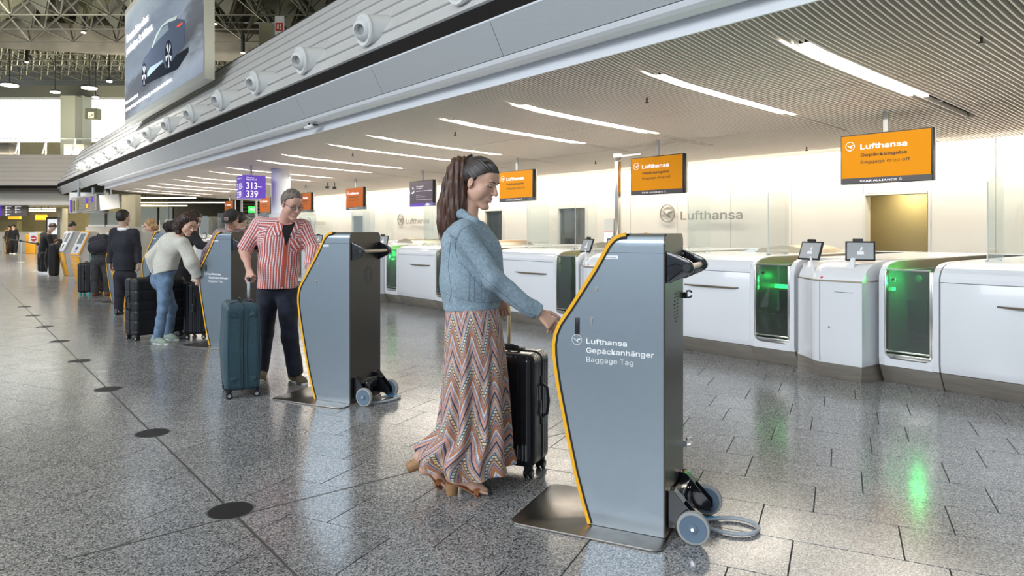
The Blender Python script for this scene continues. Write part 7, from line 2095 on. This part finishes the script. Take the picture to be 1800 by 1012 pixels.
ax = nrm(J['elR'] - J['shR']); garment('sleeve_roll', [rc(J['elR'] - ax * .055, J['elR'] - ax * .005, .072, .072, None, [(J['elR'] - ax * .008, ax), (J['elR'] - ax * .048, -ax)])], .0065, M_check, top, base, wr=.003)


def laid(obj, base, name, left, right, m, off=.004, n=5, k=10, thick=.003, hit_r=5.2, smooth=True):
    """a thin piece of cloth lying on a garment: two edges given as seen in the photograph, dropped onto the cloth"""
    import mathutils
    me = obj.data; bvh = mathutils.bvhtree.BVHTree.FromPolygons([v.co for v in me.vertices], [p.vertices for p in me.polygons])
    e_ = Vector(V3(0, 0, EYE) - base)
    def lerp(pl, t):
        t *= len(pl) - 1; i = min(int(t), len(pl) - 2); t -= i; return (pl[i][0] * (1 - t) + pl[i + 1][0] * t, pl[i][1] * (1 - t) + pl[i + 1][1] * t)
    rows = []; back = []; last = None
    for i in range(k + 1):
        a_, b_ = lerp(left, i / k), lerp(right, i / k); row = []; rb = []
        for j in range(n + 1):
            x = a_[0] + (b_[0] - a_[0]) * j / n; y = a_[1] + (b_[1] - a_[1]) * j / n
            dv = (Vector(PP(x, y, hit_r) - base) - e_).normalized(); h_ = bvh.ray_cast(e_, dv)
            if h_[0] is None:
                p = last if last is not None else Vector((0, 0, 0))
            else: p = h_[0] - dv * off
            last = p; row.append(p); rb.append(p + dv * thick)
        rows.append(row); back.append(rb)
    mb = MB(); mb.grid(rows); mb.grid([r[::-1] for r in back])
    rim = [r[0] for r in rows] + rows[-1][1:] + [r[-1] for r in rows[::-1]][1:] + rows[0][::-1][1:-1]; rim2 = [r[0] for r in back] + back[-1][1:] + [r[-1] for r in back[::-1]][1:] + back[0][::-1][1:-1]
    mb.grid([rim, rim2], closed=True)
    o = mb.build(name, m, obj, smooth=smooth); at = o.data.attributes.new('pat', 'FLOAT_VECTOR', 'POINT'); at.data.foreach_set('vector', np.array([(v.co.x * .7 + v.co.z * .3, v.co.z, 0) for v in o.data.vertices], f32).ravel())
    return o


laid(top, base, 'undershirt', [(494, 391), (496, 404), (499, 418), (502, 431)], [(522, 391), (517, 404), (509, 418), (503, 431)], mat('black_knit', (.012, .012, .014), .9), .006)
laid(top, base, 'placket', [(500, 428), (498, 460), (492, 503)], [(507, 428), (504, 460), (499, 505)], cloth('red_cloth', (.50, .10, .06)), .0045, 3, 14)
laid(top, base, 'collar', [(485, 389), (480, 402), (476, 412)], [(497, 388), (497, 402), (489, 415)], M_check, .014)
laid(top, base, 'collar', [(520, 389), (515, 402), (509, 415)], [(527, 391), (524, 402), (516, 412)], M_check, .012)
laid(top, base, 'breast_pocket', [(511, 420), (510, 440)], [(528, 420), (526, 440)], M_check, .0035)
cap_hair(T, 1.06, .005, H_grey, root, base, front=0.090, low=-0.02, thick=.0065, back_low=-.055, wr=.0045, ws=150)
g = MB(); c = T(0, 0, 0)
for q in (-1, 1):
    ctr = T(q * .033, .098, .002); rr = nrm(T(1, 0, 0) - c); uu = nrm(T(0, 0, 1) - c); ff = nrm(T(0, 1, 0) - c)
    ring_ = [Vector(ctr + rr * (.026 * cos(t) * (1 if abs(cos(t)) < .8 else .97)) + uu * (.0165 * sin(t)) - ff * .006 * abs(cos(t)) - base) for t in np.linspace(0, 2 * pi, 21)[:-1]]
    g.tube(ring_, .0017, 5, closed=True); g.tube([T(q * .058, .090, .010) - base, T(q * .079, .03, .012) - base, T(q * .080, -.015, .006) - base], .0020, 5)
g.tube([T(-.008, .103, .005) - base, T(.008, .103, .005) - base], .0016, 5)
go = g.build('glasses', mat('spectacle_frame', (.02, .02, .022), .3), root, smooth=True)
ln = MB()
for q in (-1, 1):
    ctr = T(q * .033, .0965, .002); ln.add([Vector(ctr + rr * (.024 * cos(t)) + uu * (.015 * sin(t)) - base) for t in np.linspace(0, 2 * pi, 17)[:-1]], [tuple(range(16))])
ln.build('lenses', glassmat('lens_glass', (.92, .93, .95), .12, .02, .02), go)

# ---------------------------------------------------------------- woman in the white sweater
D = 8.55
M_swe = cloth('cream_knit', (0.62, 0.60, 0.53), .9, .10, 50, .8, 260, .3); M_blue = cloth('blue_denim', (0.15, 0.23, 0.35), .85, .35, 12, .3, 800)
J = dict(head=PP(330, 395, D - .22), fwd=nrm(V3(.80, -.42, -.45)), up=nrm(V3(.45, -.1, .88)), neck=PP(314, 412, D - .16), chest=PP(303, 432, D - .08), pelvis=PP(286, 484, D + .05),
         shR=PP(322, 428, D - .22), shL=PP(290, 424, D + .08), elR=PP(337, 461, D - .22), wrR=PP(349, 488, D - .16), elL=PP(268, 452, D + .05), wrL=PP(272, 480, D + .10),
         hipR=PP(290, 497, D - .03), hipL=PP(285, 497, D + .12), knR=PP(286, 545, D - .06), anR=PP(278, 592, D - .02), knL=PP(302, 540, D + .16), anL=PP(296, 584, D + .30),
         heelR=PP(270, 602, D - .02), toeR=PP(294, 607, D - .10), heelL=PP(292, 590, D + .30), toeL=PP(312, 597, D + .22))
for k in ('heelR', 'toeR', 'heelL', 'toeL'): J[k][2] = 0
hd = [hand_prims(J['wrR'], nrm(V3(.05, -.1, -1)), V3(.6, -.7, 0), 1, .9, s=.95), hand_prims(J['wrL'], nrm(V3(.3, .1, -1)), V3(-.8, -.4, 0), 1, .6, s=.95)]
root, base, T, top = dressed(J, 'woman with dark curly hair, white sweater and blue jeans bending at the third kiosk', (J['pelvis'][0], D), .0075, S_woman, M_swe, M_blue, None, .93, 1.0, True, hd, None,
    True, (cloth('sage_sneaker', (0.30, 0.36, 0.31), .8), mat('white_rubber', (0.66, 0.66, 0.63), .6)), hem=PP(290, 478, D), hem_n=(.30, 0, -1), sleeve=(.98, .98), chest=.160, waist=.165, wr=.008, sleeve_r=(.078, .085, .052), leg_r=(.100, .066, .062), top_name='sweater', bottom_name='jeans', seed=5, leg_end=.03, hip_r=.15, smile=True, neck_cut=True)
curls(T, 1.0, [(0, -.03, .06, .098), (.045, .0, .075, .060), (-.045, .0, .075, .060), (.065, -.05, .0, .062), (-.065, -.045, .0, .062), (.065, -.075, -.07, .055), (-.06, -.05, -.075, .055), (0, -.10, -.03, .075), (0, -.10, -.10, .060), (.075, -.015, -.03, .032), (-.076, -.005, -.04, .034), (-.072, .0, -.09, .036), (.03, .045, .095, .030), (-.03, .045, .095, .030),
                     (.06, -.03, -.115, .035), (-.03, -.09, -.13, .04)], H_curly, root, base, amp=.008, ws=150)

# ---------------------------------------------------------------- man in the cap behind the third kiosk
D = 9.05
J = dict(head=PP(407, 386, D - .12), fwd=nrm(V3(-.05, -.80, -.62)), up=nrm(V3(0, -.45, .90)), neck=PP(408, 404, D + .02), chest=PP(410, 426, D + .06), pelvis=PP(418, 490, D + .25),
         shR=PP(384, 414, D - .02), shL=PP(434, 416, D + .04), elR=PP(364, 444, D - .05), wrR=PP(356, 468, D - .25), elL=PP(446, 450, D + .05), wrL=PP(430, 470, D - .1),
         hipR=PP(408, 505, D + .25), hipL=PP(428, 505, D + .25), knR=PP(410, 550, D + .2), anR=PP(410, 590, D + .3), knL=PP(430, 550, D + .25), anL=PP(430, 590, D + .35))
J['heelR'] = V3(J['anR'][0], J['anR'][1] + .05, 0); J['toeR'] = V3(J['anR'][0], J['anR'][1] - .2, 0); J['heelL'] = V3(J['anL'][0], J['anL'][1] + .05, 0); J['toeL'] = V3(J['anL'][0], J['anL'][1] - .2, 0); J['anR'][2] = J['anL'][2] = .09
hd = [hand_prims(J['wrR'], nrm(V3(.2, -.6, -.5)), V3(-.5, -.3, .6), 1, .5), hand_prims(J['wrL'], nrm(V3(0, -.6, -.5)), V3(0, -.3, .6), 1, .5)]
root, base, T, top = dressed(J, 'man in a dark cap and plaid shirt looking down behind the third kiosk', (J['pelvis'][0], D + .25), .0085, S_man, M_plaid, M_jean, None, 1.0, 1.05, False, hd, None, True, (M_black, M_rubber), chest=.155, waist=.155, sleeve=(.95, .95), top_name='plaid_shirt', seed=3)
M_cap = cloth('cap_cloth', (0.030, 0.027, 0.026), .85)
c = T(0, 0, 0); f = nrm(T(0, 1, 0) - c); r = nrm(T(1, 0, 0) - c); u = nrm(T(0, 0, 1) - c)
garment('cap', [(el(T(0, -.012, .058), (.090, .110, .078), [r, f, u]), .01)], .006, M_cap, root, base, subs=[(el(T(0, -.012, -.06), (.15, .18, .105), [r, f, u]), .004)], wr=0)
bk = [T(x, .075 + .068 * math.sqrt(max(0, 1 - (x / .078) ** 2)), .058 - .012 * (x / .078) ** 2) for x in np.linspace(-.078, .078, 13)]; bi = [T(x, .06 + .028 * math.sqrt(max(0, 1 - (x / .08) ** 2)), .066 - .018 * (x / .078) ** 2) for x in np.linspace(-.078, .078, 13)]
mb = MB(); mb.grid([[p - base for p in bi], [p - base for p in bk], [p - u * .006 - base for p in bk], [p - u * .006 - base for p in bi]]); mb.build('cap_brim', M_cap, root, smooth=True)
mb = MB(); o_ = T(0, .104, .092); mb.prism(rrect(.052, .036, .006), o_ - base, -r, nrm(u * .85 - f * .4), (f * .006)); po_ = mb.build('cap_patch', mat('patch_pale', (.42, .30, .26), .7), root)
mb = MB()
for xx in (-.012, .004): mb.prism(rrect(.012, .020, .003, cx=xx + .004), o_ + f * .006 - base, -r, nrm(u * .85 - f * .4), f * .002)
mb.build('patch_mark', mat('patch_dark', (.16, .05, .04), .7), root)
cap_hair(T, 1.05, .006, H_dark, root, base, front=.03, low=-.02, thick=.004, back_low=-.05, wr=.001)

# ---------------------------------------------------------------- man in a dark suit, seen from behind
D = 11.45
M_suit = cloth('navy_suit', (0.017, 0.017, 0.026), .75, .15, 30, .2, 600)
J = dict(head=PP(217, 383, D), fwd=nrm(V3(.30, .93, -.05)), up=V3(0, 0, 1), neck=PP(216, 405, D), chest=PP(218, 430, D), pelvis=PP(219, 474, D),
         shL=PP(200, 409, D), shR=PP(238, 410, D), elL=PP(196, 436, D + .04), wrL=PP(194, 463, D + .01), elR=PP(242, 437, D + .04), wrR=PP(244, 463, D + .01),
         hipL=PP(210, 484, D), hipR=PP(229, 484, D), knL=PP(210, 515, D), anL=PP(209, 543, D + .02), knR=PP(231, 512, D + .1), anR=PP(232, 538, D + .35))
J['heelL'] = V3(J['anL'][0], D - .04, 0); J['toeL'] = V3(J['anL'][0] - .06, D + .22, 0); J['heelR'] = V3(J['anR'][0], J['anR'][1] - .05, 0); J['toeR'] = V3(J['anR'][0] + .05, J['anR'][1] + .2, 0)
J['anL'][2] = J['anR'][2] = .09
hd = [hand_prims(J['wrL'], V3(.05, .1, -1), V3(-1, 0, 0), -1, .35), hand_prims(J['wrR'], V3(-.05, .1, -1), V3(1, 0, 0), 1, .35)]
root, base, T, top = dressed(J, 'dark haired man in a navy suit standing with his back to the camera', (J['pelvis'][0], D), .0095, S_far, M_suit, M_suit, None, 1.0, 1.08, False, hd, None, True, (M_bgloss, M_black), hem=PP(219, 475, D), chest=.165, waist=.166, sleeve=(1, 1), sleeve_r=(.070, .060, .052), leg_r=(.098, .078, .068), wr=.006, ws=16, leg_end=.03, seed=6, hip_f=.94)
laid(top, base, 'back_seam', [(217.6, 404), (218, 440), (218.2, 474)], [(218.2, 404), (218.6, 440), (219.0, 474)], M_black, .002, 2, 14, .002, 10)
laid(top, base, 'jacket_vent', [(218.2, 462), (217.0, 474)], [(219.2, 462), (220.4, 474)], M_black, .002, 2, 6, .002, 10)
garment('shirt_collar', [rc(PP(213, 402.5, D - .02), PP(220, 402, D - .02), .060, .060, None, [(PP(216, 400, D), V3(0, 0, 1)), (PP(216, 405, D), V3(0, 0, -1))])], .008, M_letter, root, base, wr=0)
cap_hair(T, 1.08, .007, H_dark, root, base, front=.085, low=-.03, thick=.012, back_low=-.075, wr=.004)

# ---------------------------------------------------------------- traveller with a backpack, bending away
D = 14.7
M_grj = cloth('washed_black_denim', (0.050, 0.048, 0.050), .9, .3, 14)
J = dict(head=PP(182, 432, D + .45), fwd=nrm(V3(.2, .8, -.6)), up=nrm(V3(0, .6, .8)), neck=PP(180, 428, D + .3), chest=PP(178, 430, D + .18), pelvis=PP(177, 452, D - .02),
         shL=PP(163, 426, D + .2), shR=PP(195, 426, D + .2), elL=PP(166, 448, D + .35), wrL=PP(172, 462, D + .5), elR=PP(196, 448, D + .35), wrR=PP(192, 462, D + .5),
         hipL=PP(169, 462, D), hipR=PP(186, 462, D), knL=PP(167, 488, D), anL=PP(167, 512, D), knR=PP(190, 488, D), anR=PP(190, 511, D + .1))
J['heelL'] = V3(J['anL'][0], D - .05, 0); J['toeL'] = V3(J['anL'][0], D + .2, 0); J['heelR'] = V3(J['anR'][0], D + .03, 0); J['toeR'] = V3(J['anR'][0] + .12, D + .22, 0); J['anL'][2] = J['anR'][2] = .09
root, base, T, top = dressed(J, 'traveller in grey jeans with a dark backpack, bending forward beside the suited man', (J['pelvis'][0], D), .012, S_far, cloth('charcoal_jacket', (.03, .03, .036)), M_grj, None, 1.0, 1.0, False,
    [hand_prims(J['wrL'], V3(0, .5, -1), V3(-1, 0, 0), 1, .5), hand_prims(J['wrR'], V3(0, .5, -1), V3(1, 0, 0), 1, .5)], None, True, (cloth('brown_shoe', (.13, .06, .035)), M_dark), chest=.16, waist=.16, leg_r=(.115, .090, .080), hip_r=.155, top_name='jacket', bottom_name='jeans', seed=12)
cap_hair(T, 1.0, .008, H_dark, root, base, wr=.003)
bp_ = empty('backpack', c2w(*PP(173, 440, D + .0)[:2]), -YAW); bb_ = PP(173, 440, D); b0_ = V3(bb_[0], bb_[1], 0)
M_bag = cloth('bag_cloth', (.022, .020, .030), .7, .2, 20, .3, 300)
garment('bag_body', [(rc(PP(167, 436, D - .12), PP(183, 432, D - .12), .15, .15, (V3(0, 1, .3), .8)), .05), (rc(PP(166, 424, D + .05), PP(184, 420, D + .05), .11, .11), .08)], .012, M_bag, bp_, b0_, wr=.008, ws=14)
MB().tube([PP(170, 415, D + .02) - b0_, PP(173, 410.5, D + .02) - b0_, PP(177, 414, D + .02) - b0_], .012, 6).build('carry_loop', M_black, bp_); MB().tube([PP(160, 443, D - .262) - b0_, PP(174, 446, D - .275) - b0_, PP(190, 442, D - .262) - b0_], .006, 5).build('zip', M_back, bp_)
tag(bp_, 'dark backpack on the back of the bending traveller', 'backpack')

# ---------------------------------------------------------------- two people in black coats behind the sweater
D = 9.9
M_coat = cloth('black_wool', (.010, .010, .012), .9)
J = dict(head=PP(341, 388, D - .15), fwd=nrm(V3(.85, -.40, -.35)), up=nrm(V3(.3, 0, .95)), neck=PP(330, 405, D - .05), chest=PP(322, 424, D), pelvis=PP(318, 466, D + .05),
         shR=PP(338, 414, D - .16), shL=PP(306, 410, D + .14), elR=PP(352, 430, D - .30), wrR=PP(370, 436, D - .42), elL=PP(300, 438, D + .2), wrL=PP(312, 460, D + .1),
         hipR=PP(322, 475, D - .05), hipL=PP(314, 475, D + .1), knR=PP(326, 508, D - .05), anR=PP(326, 540, D), knL=PP(314, 508, D + .1), anL=PP(312, 540, D + .15))
for q in 'LR': J['an' + q][2] = .09; J['heel' + q] = V3(J['an' + q][0] - .05, J['an' + q][1], 0); J['toe' + q] = V3(J['an' + q][0] + .2, J['an' + q][1] - .05, 0)
root, base, T, top = dressed(J, 'dark haired man in a black coat reaching out, behind the woman in the white sweater', (J['pelvis'][0], D), .0095, S_far, M_coat, M_coat, None, 1.0, 1.05, False,
    [hand_prims(J['wrR'], V3(1, -.3, -.2), V3(0, -.3, 1), -1, .6), hand_prims(J['wrL'], V3(.2, 0, -1), V3(-1, 0, 0), 1, .5)], None, True, (M_dark, M_rubber), hem=PP(318, 492, D), chest=.155, waist=.16, top_name='coat', seed=21, sleeve_r=(.075, .062, .05))
cap_hair(T, 1.05, .0075, H_dark, root, base, front=.085, low=-.02, thick=.016, back_low=-.06, wr=.005)
hd_ = garment('coat_hood', [(rc(PP(296, 398, D + .05), PP(310, 396, D), .075, .085), .04)], .009, cloth('dark_fur', (.03, .018, .015), .95, .4, 60, 1.0, 160), top, base, wr=.014, ws=70)
D = 10.6
J = dict(head=PP(423, 388, D), fwd=nrm(V3(.35, .8, -.3)), up=nrm(V3(.1, .2, .95)), neck=PP(424, 402, D), chest=PP(430, 425, D), pelvis=PP(434, 470, D), shL=PP(412, 410, D + .05), shR=PP(450, 412, D - .05), elL=PP(408, 436, D), wrL=PP(410, 460, D + .1), elR=PP(456, 436, D), wrR=PP(452, 460, D + .1),
         hipL=PP(426, 478, D), hipR=PP(442, 478, D), knL=PP(426, 510, D), anL=PP(426, 545, D), knR=PP(442, 510, D), anR=PP(442, 545, D))
for q in 'LR': J['an' + q][2] = .09; J['heel' + q] = V3(J['an' + q][0], D - .05, 0); J['toe' + q] = V3(J['an' + q][0], D + .2, 0)
root, base, T, top = dressed(J, 'person with black hair and black coat half hidden behind the man in the cap', (J['pelvis'][0], D), .0105, S_far, M_coat, M_coat, None, 1.0, 1.0, False, [hand_prims(J['wrL'], V3(0, 0, -1), V3(-1, 0, 0), 1, .5), hand_prims(J['wrR'], V3(0, 0, -1), V3(1, 0, 0), 1, .5)], None, True, (M_dark, M_rubber), top_name='coat')
cap_hair(T, 1.0, .008, H_dark, root, base, low=-.03, thick=.016, back_low=-.07, wr=.005)

# ---------------------------------------------------------------- blonde woman behind the fourth kiosk
D = 13.3
J = dict(head=PP(264, 398, D), fwd=nrm(V3(-.75, -.5, -.25)), up=nrm(V3(-.1, 0, 1)), neck=PP(266, 412, D), chest=PP(267, 430, D), pelvis=PP(268, 462, D), shL=PP(254, 418, D + .1), shR=PP(280, 418, D - .1), elL=PP(250, 440, D), wrL=PP(252, 455, D - .2), elR=PP(284, 440, D), wrR=PP(278, 455, D - .2),
         hipL=PP(262, 470, D), hipR=PP(274, 470, D), knL=PP(262, 498, D), anL=PP(262, 522, D), knR=PP(274, 498, D), anR=PP(274, 522, D))
for q in 'LR': J['an' + q][2] = .09; J['heel' + q] = V3(J['an' + q][0], D + .05, 0); J['toe' + q] = V3(J['an' + q][0], D - .2, 0)
root, base, T, top = dressed(J, 'blond woman in black looking down behind the fourth kiosk', (J['pelvis'][0], D), .011, S_woman, M_coat, M_coat, None, .93, 1.0, True, [hand_prims(J['wrL'], V3(0, -1, -.5), V3(0, 0, 1), 1, .5), hand_prims(J['wrR'], V3(0, -1, -.5), V3(0, 0, 1), 1, .5)], None, True, (M_dark, M_rubber), top_name='blouse')
curls(T, 1.0, [(0, -.03, .06, .093), (.05, -.02, .06, .055), (-.05, -.02, .06, .055), (.068, -.045, -.01, .048), (-.068, -.045, -.01, .048), (.06, -.06, -.06, .04), (-.06, -.06, -.06, .04), (0, -.09, -.04, .06), (.03, .04, .09, .028), (-.03, .04, .09, .028)], H_blond, root, base, h=.008, amp=.006)

# ---------------------------------------------------------------- stooping traveller in black, far left
D = 22.4
J = dict(head=PP(92, 400, D - .1), fwd=nrm(V3(.75, -.3, -.6)), up=nrm(V3(.6, 0, .8)), neck=PP(86, 411, D), chest=PP(80, 420, D), pelvis=PP(75, 444, D), shL=PP(76, 413, D + .15), shR=PP(87, 416, D - .15), elL=PP(90, 432, D + .15), wrL=PP(94, 424, D + .05), elR=PP(92, 434, D - .2), wrR=PP(97, 428, D - .2),
         hipL=PP(74, 448, D + .08), hipR=PP(77, 448, D - .08), knL=PP(73, 462, D + .1), anL=PP(73, 474, D + .1), knR=PP(78, 462, D - .1), anR=PP(77, 474, D - .1))
for q in 'LR': J['an' + q][2] = .09; J['heel' + q] = V3(J['an' + q][0] - .07, J['an' + q][1], 0); J['toe' + q] = V3(J['an' + q][0] + .17, J['an' + q][1] - .05, 0)
root, base, T, top = dressed(J, 'man in black with white shoes stooping over his phone at the far left', (J['pelvis'][0], D), .014, S_far, M_coat, M_coat, None, 1.0, 1.1, False, [hand_prims(J['wrL'], V3(.5, 0, .5), V3(0, 0, 1), 1, .8), hand_prims(J['wrR'], V3(.5, 0, .5), V3(0, 0, 1), 1, .8)], None, True, (M_letter, M_letter), chest=.17, waist=.17, leg_r=(.13, .11, .10), hem=PP(76, 452, D), sleeve_r=(.09, .08, .065), seed=4)
cap_hair(T, 1.1, .012, hairmat('hair_brown_far', (.06, .03, .018)), root, base, front=.075, low=-.02, thick=.02, back_low=-.04, wr=.008)
# person in a pale jacket behind the orange kiosks
D = 24.0
J = dict(head=PP(127, 397, D), fwd=nrm(V3(.3, .7, -.5)), up=nrm(V3(.1, .4, .9)), neck=PP(127, 406, D), chest=PP(127, 416, D), pelvis=PP(122, 440, D), shL=PP(116, 411, D), shR=PP(140, 411, D), elL=PP(113, 422, D), wrL=PP(114, 432, D + .2), elR=PP(142, 422, D), wrR=PP(140, 432, D + .2),
         hipL=PP(118, 445, D), hipR=PP(126, 445, D), knL=PP(118, 458, D), anL=PP(118, 470, D), knR=PP(126, 458, D), anR=PP(126, 470, D))
for q in 'LR': J['an' + q][2] = .09; J['heel' + q] = V3(J['an' + q][0], D - .05, 0); J['toe' + q] = V3(J['an' + q][0], D + .2, 0)
root, base, T, top = dressed(J, 'dark haired person in a pale jacket behind the orange kiosks', (J['pelvis'][0], D), .015, S_far, cloth('pale_jacket', (.50, .47, .46)), M_coat, None, 1.0, 1.1, False, [hand_prims(J['wrL'], V3(0, .5, -1), V3(-1, 0, 0), 1, .5), hand_prims(J['wrR'], V3(0, .5, -1), V3(1, 0, 0), 1, .5)], None, True, (M_dark, M_rubber))
cap_hair(T, 1.1, .012, H_dark, root, base, low=-.04, thick=.028, back_low=-.07, wr=.010)
# walker at the far left edge
D = 40.0
for k, (px, lb, tone, h0) in enumerate(((24, 'far traveller in black with white shoes by the belt barrier', M_coat, 395), (17, 'far traveller in dark clothes left of the one with white shoes', cloth('dark_brown', (.05, .03, .02)), 397))):
    D = 41.0 - k * -1.2
    J = dict(head=PP(px, h0 + 4, D), fwd=nrm(V3(-.3, -.9, -.2)), up=V3(0, 0, 1), neck=PP(px, h0 + 9, D), chest=PP(px, h0 + 15, D), pelvis=PP(px, h0 + 27, D), shL=PP(px + 6, h0 + 10.5, D), shR=PP(px - 6, h0 + 10.5, D), elL=PP(px + 8, h0 + 19, D), wrL=PP(px + 8, h0 + 27, D - .1), elR=PP(px - 8, h0 + 19, D), wrR=PP(px - 8, h0 + 27, D - .1),
             hipL=PP(px + 3, h0 + 29, D), hipR=PP(px - 3, h0 + 29, D), knL=PP(px + 4, h0 + 39, D - .1), anL=PP(px + 3, h0 + 49, D - .2), knR=PP(px - 3, h0 + 39, D), anR=PP(px - 3, h0 + 49, D + .2))
    for q in 'LR': J['an' + q][2] = .09; J['heel' + q] = V3(J['an' + q][0], J['an' + q][1] + .07, 0); J['toe' + q] = V3(J['an' + q][0], J['an' + q][1] - .18, 0)
    root, base, T, top = dressed(J, lb, (J['pelvis'][0], D), .02, S_far, tone, tone, None, 1.0, 1.1, False, None, None, False, (M_letter if k == 0 else M_dark, M_letter if k == 0 else M_dark), leg_r=(.12, .10, .09))
    cap_hair(T, 1.1, .018, H_dark, root, base, low=-.03, thick=.02, wr=.005)
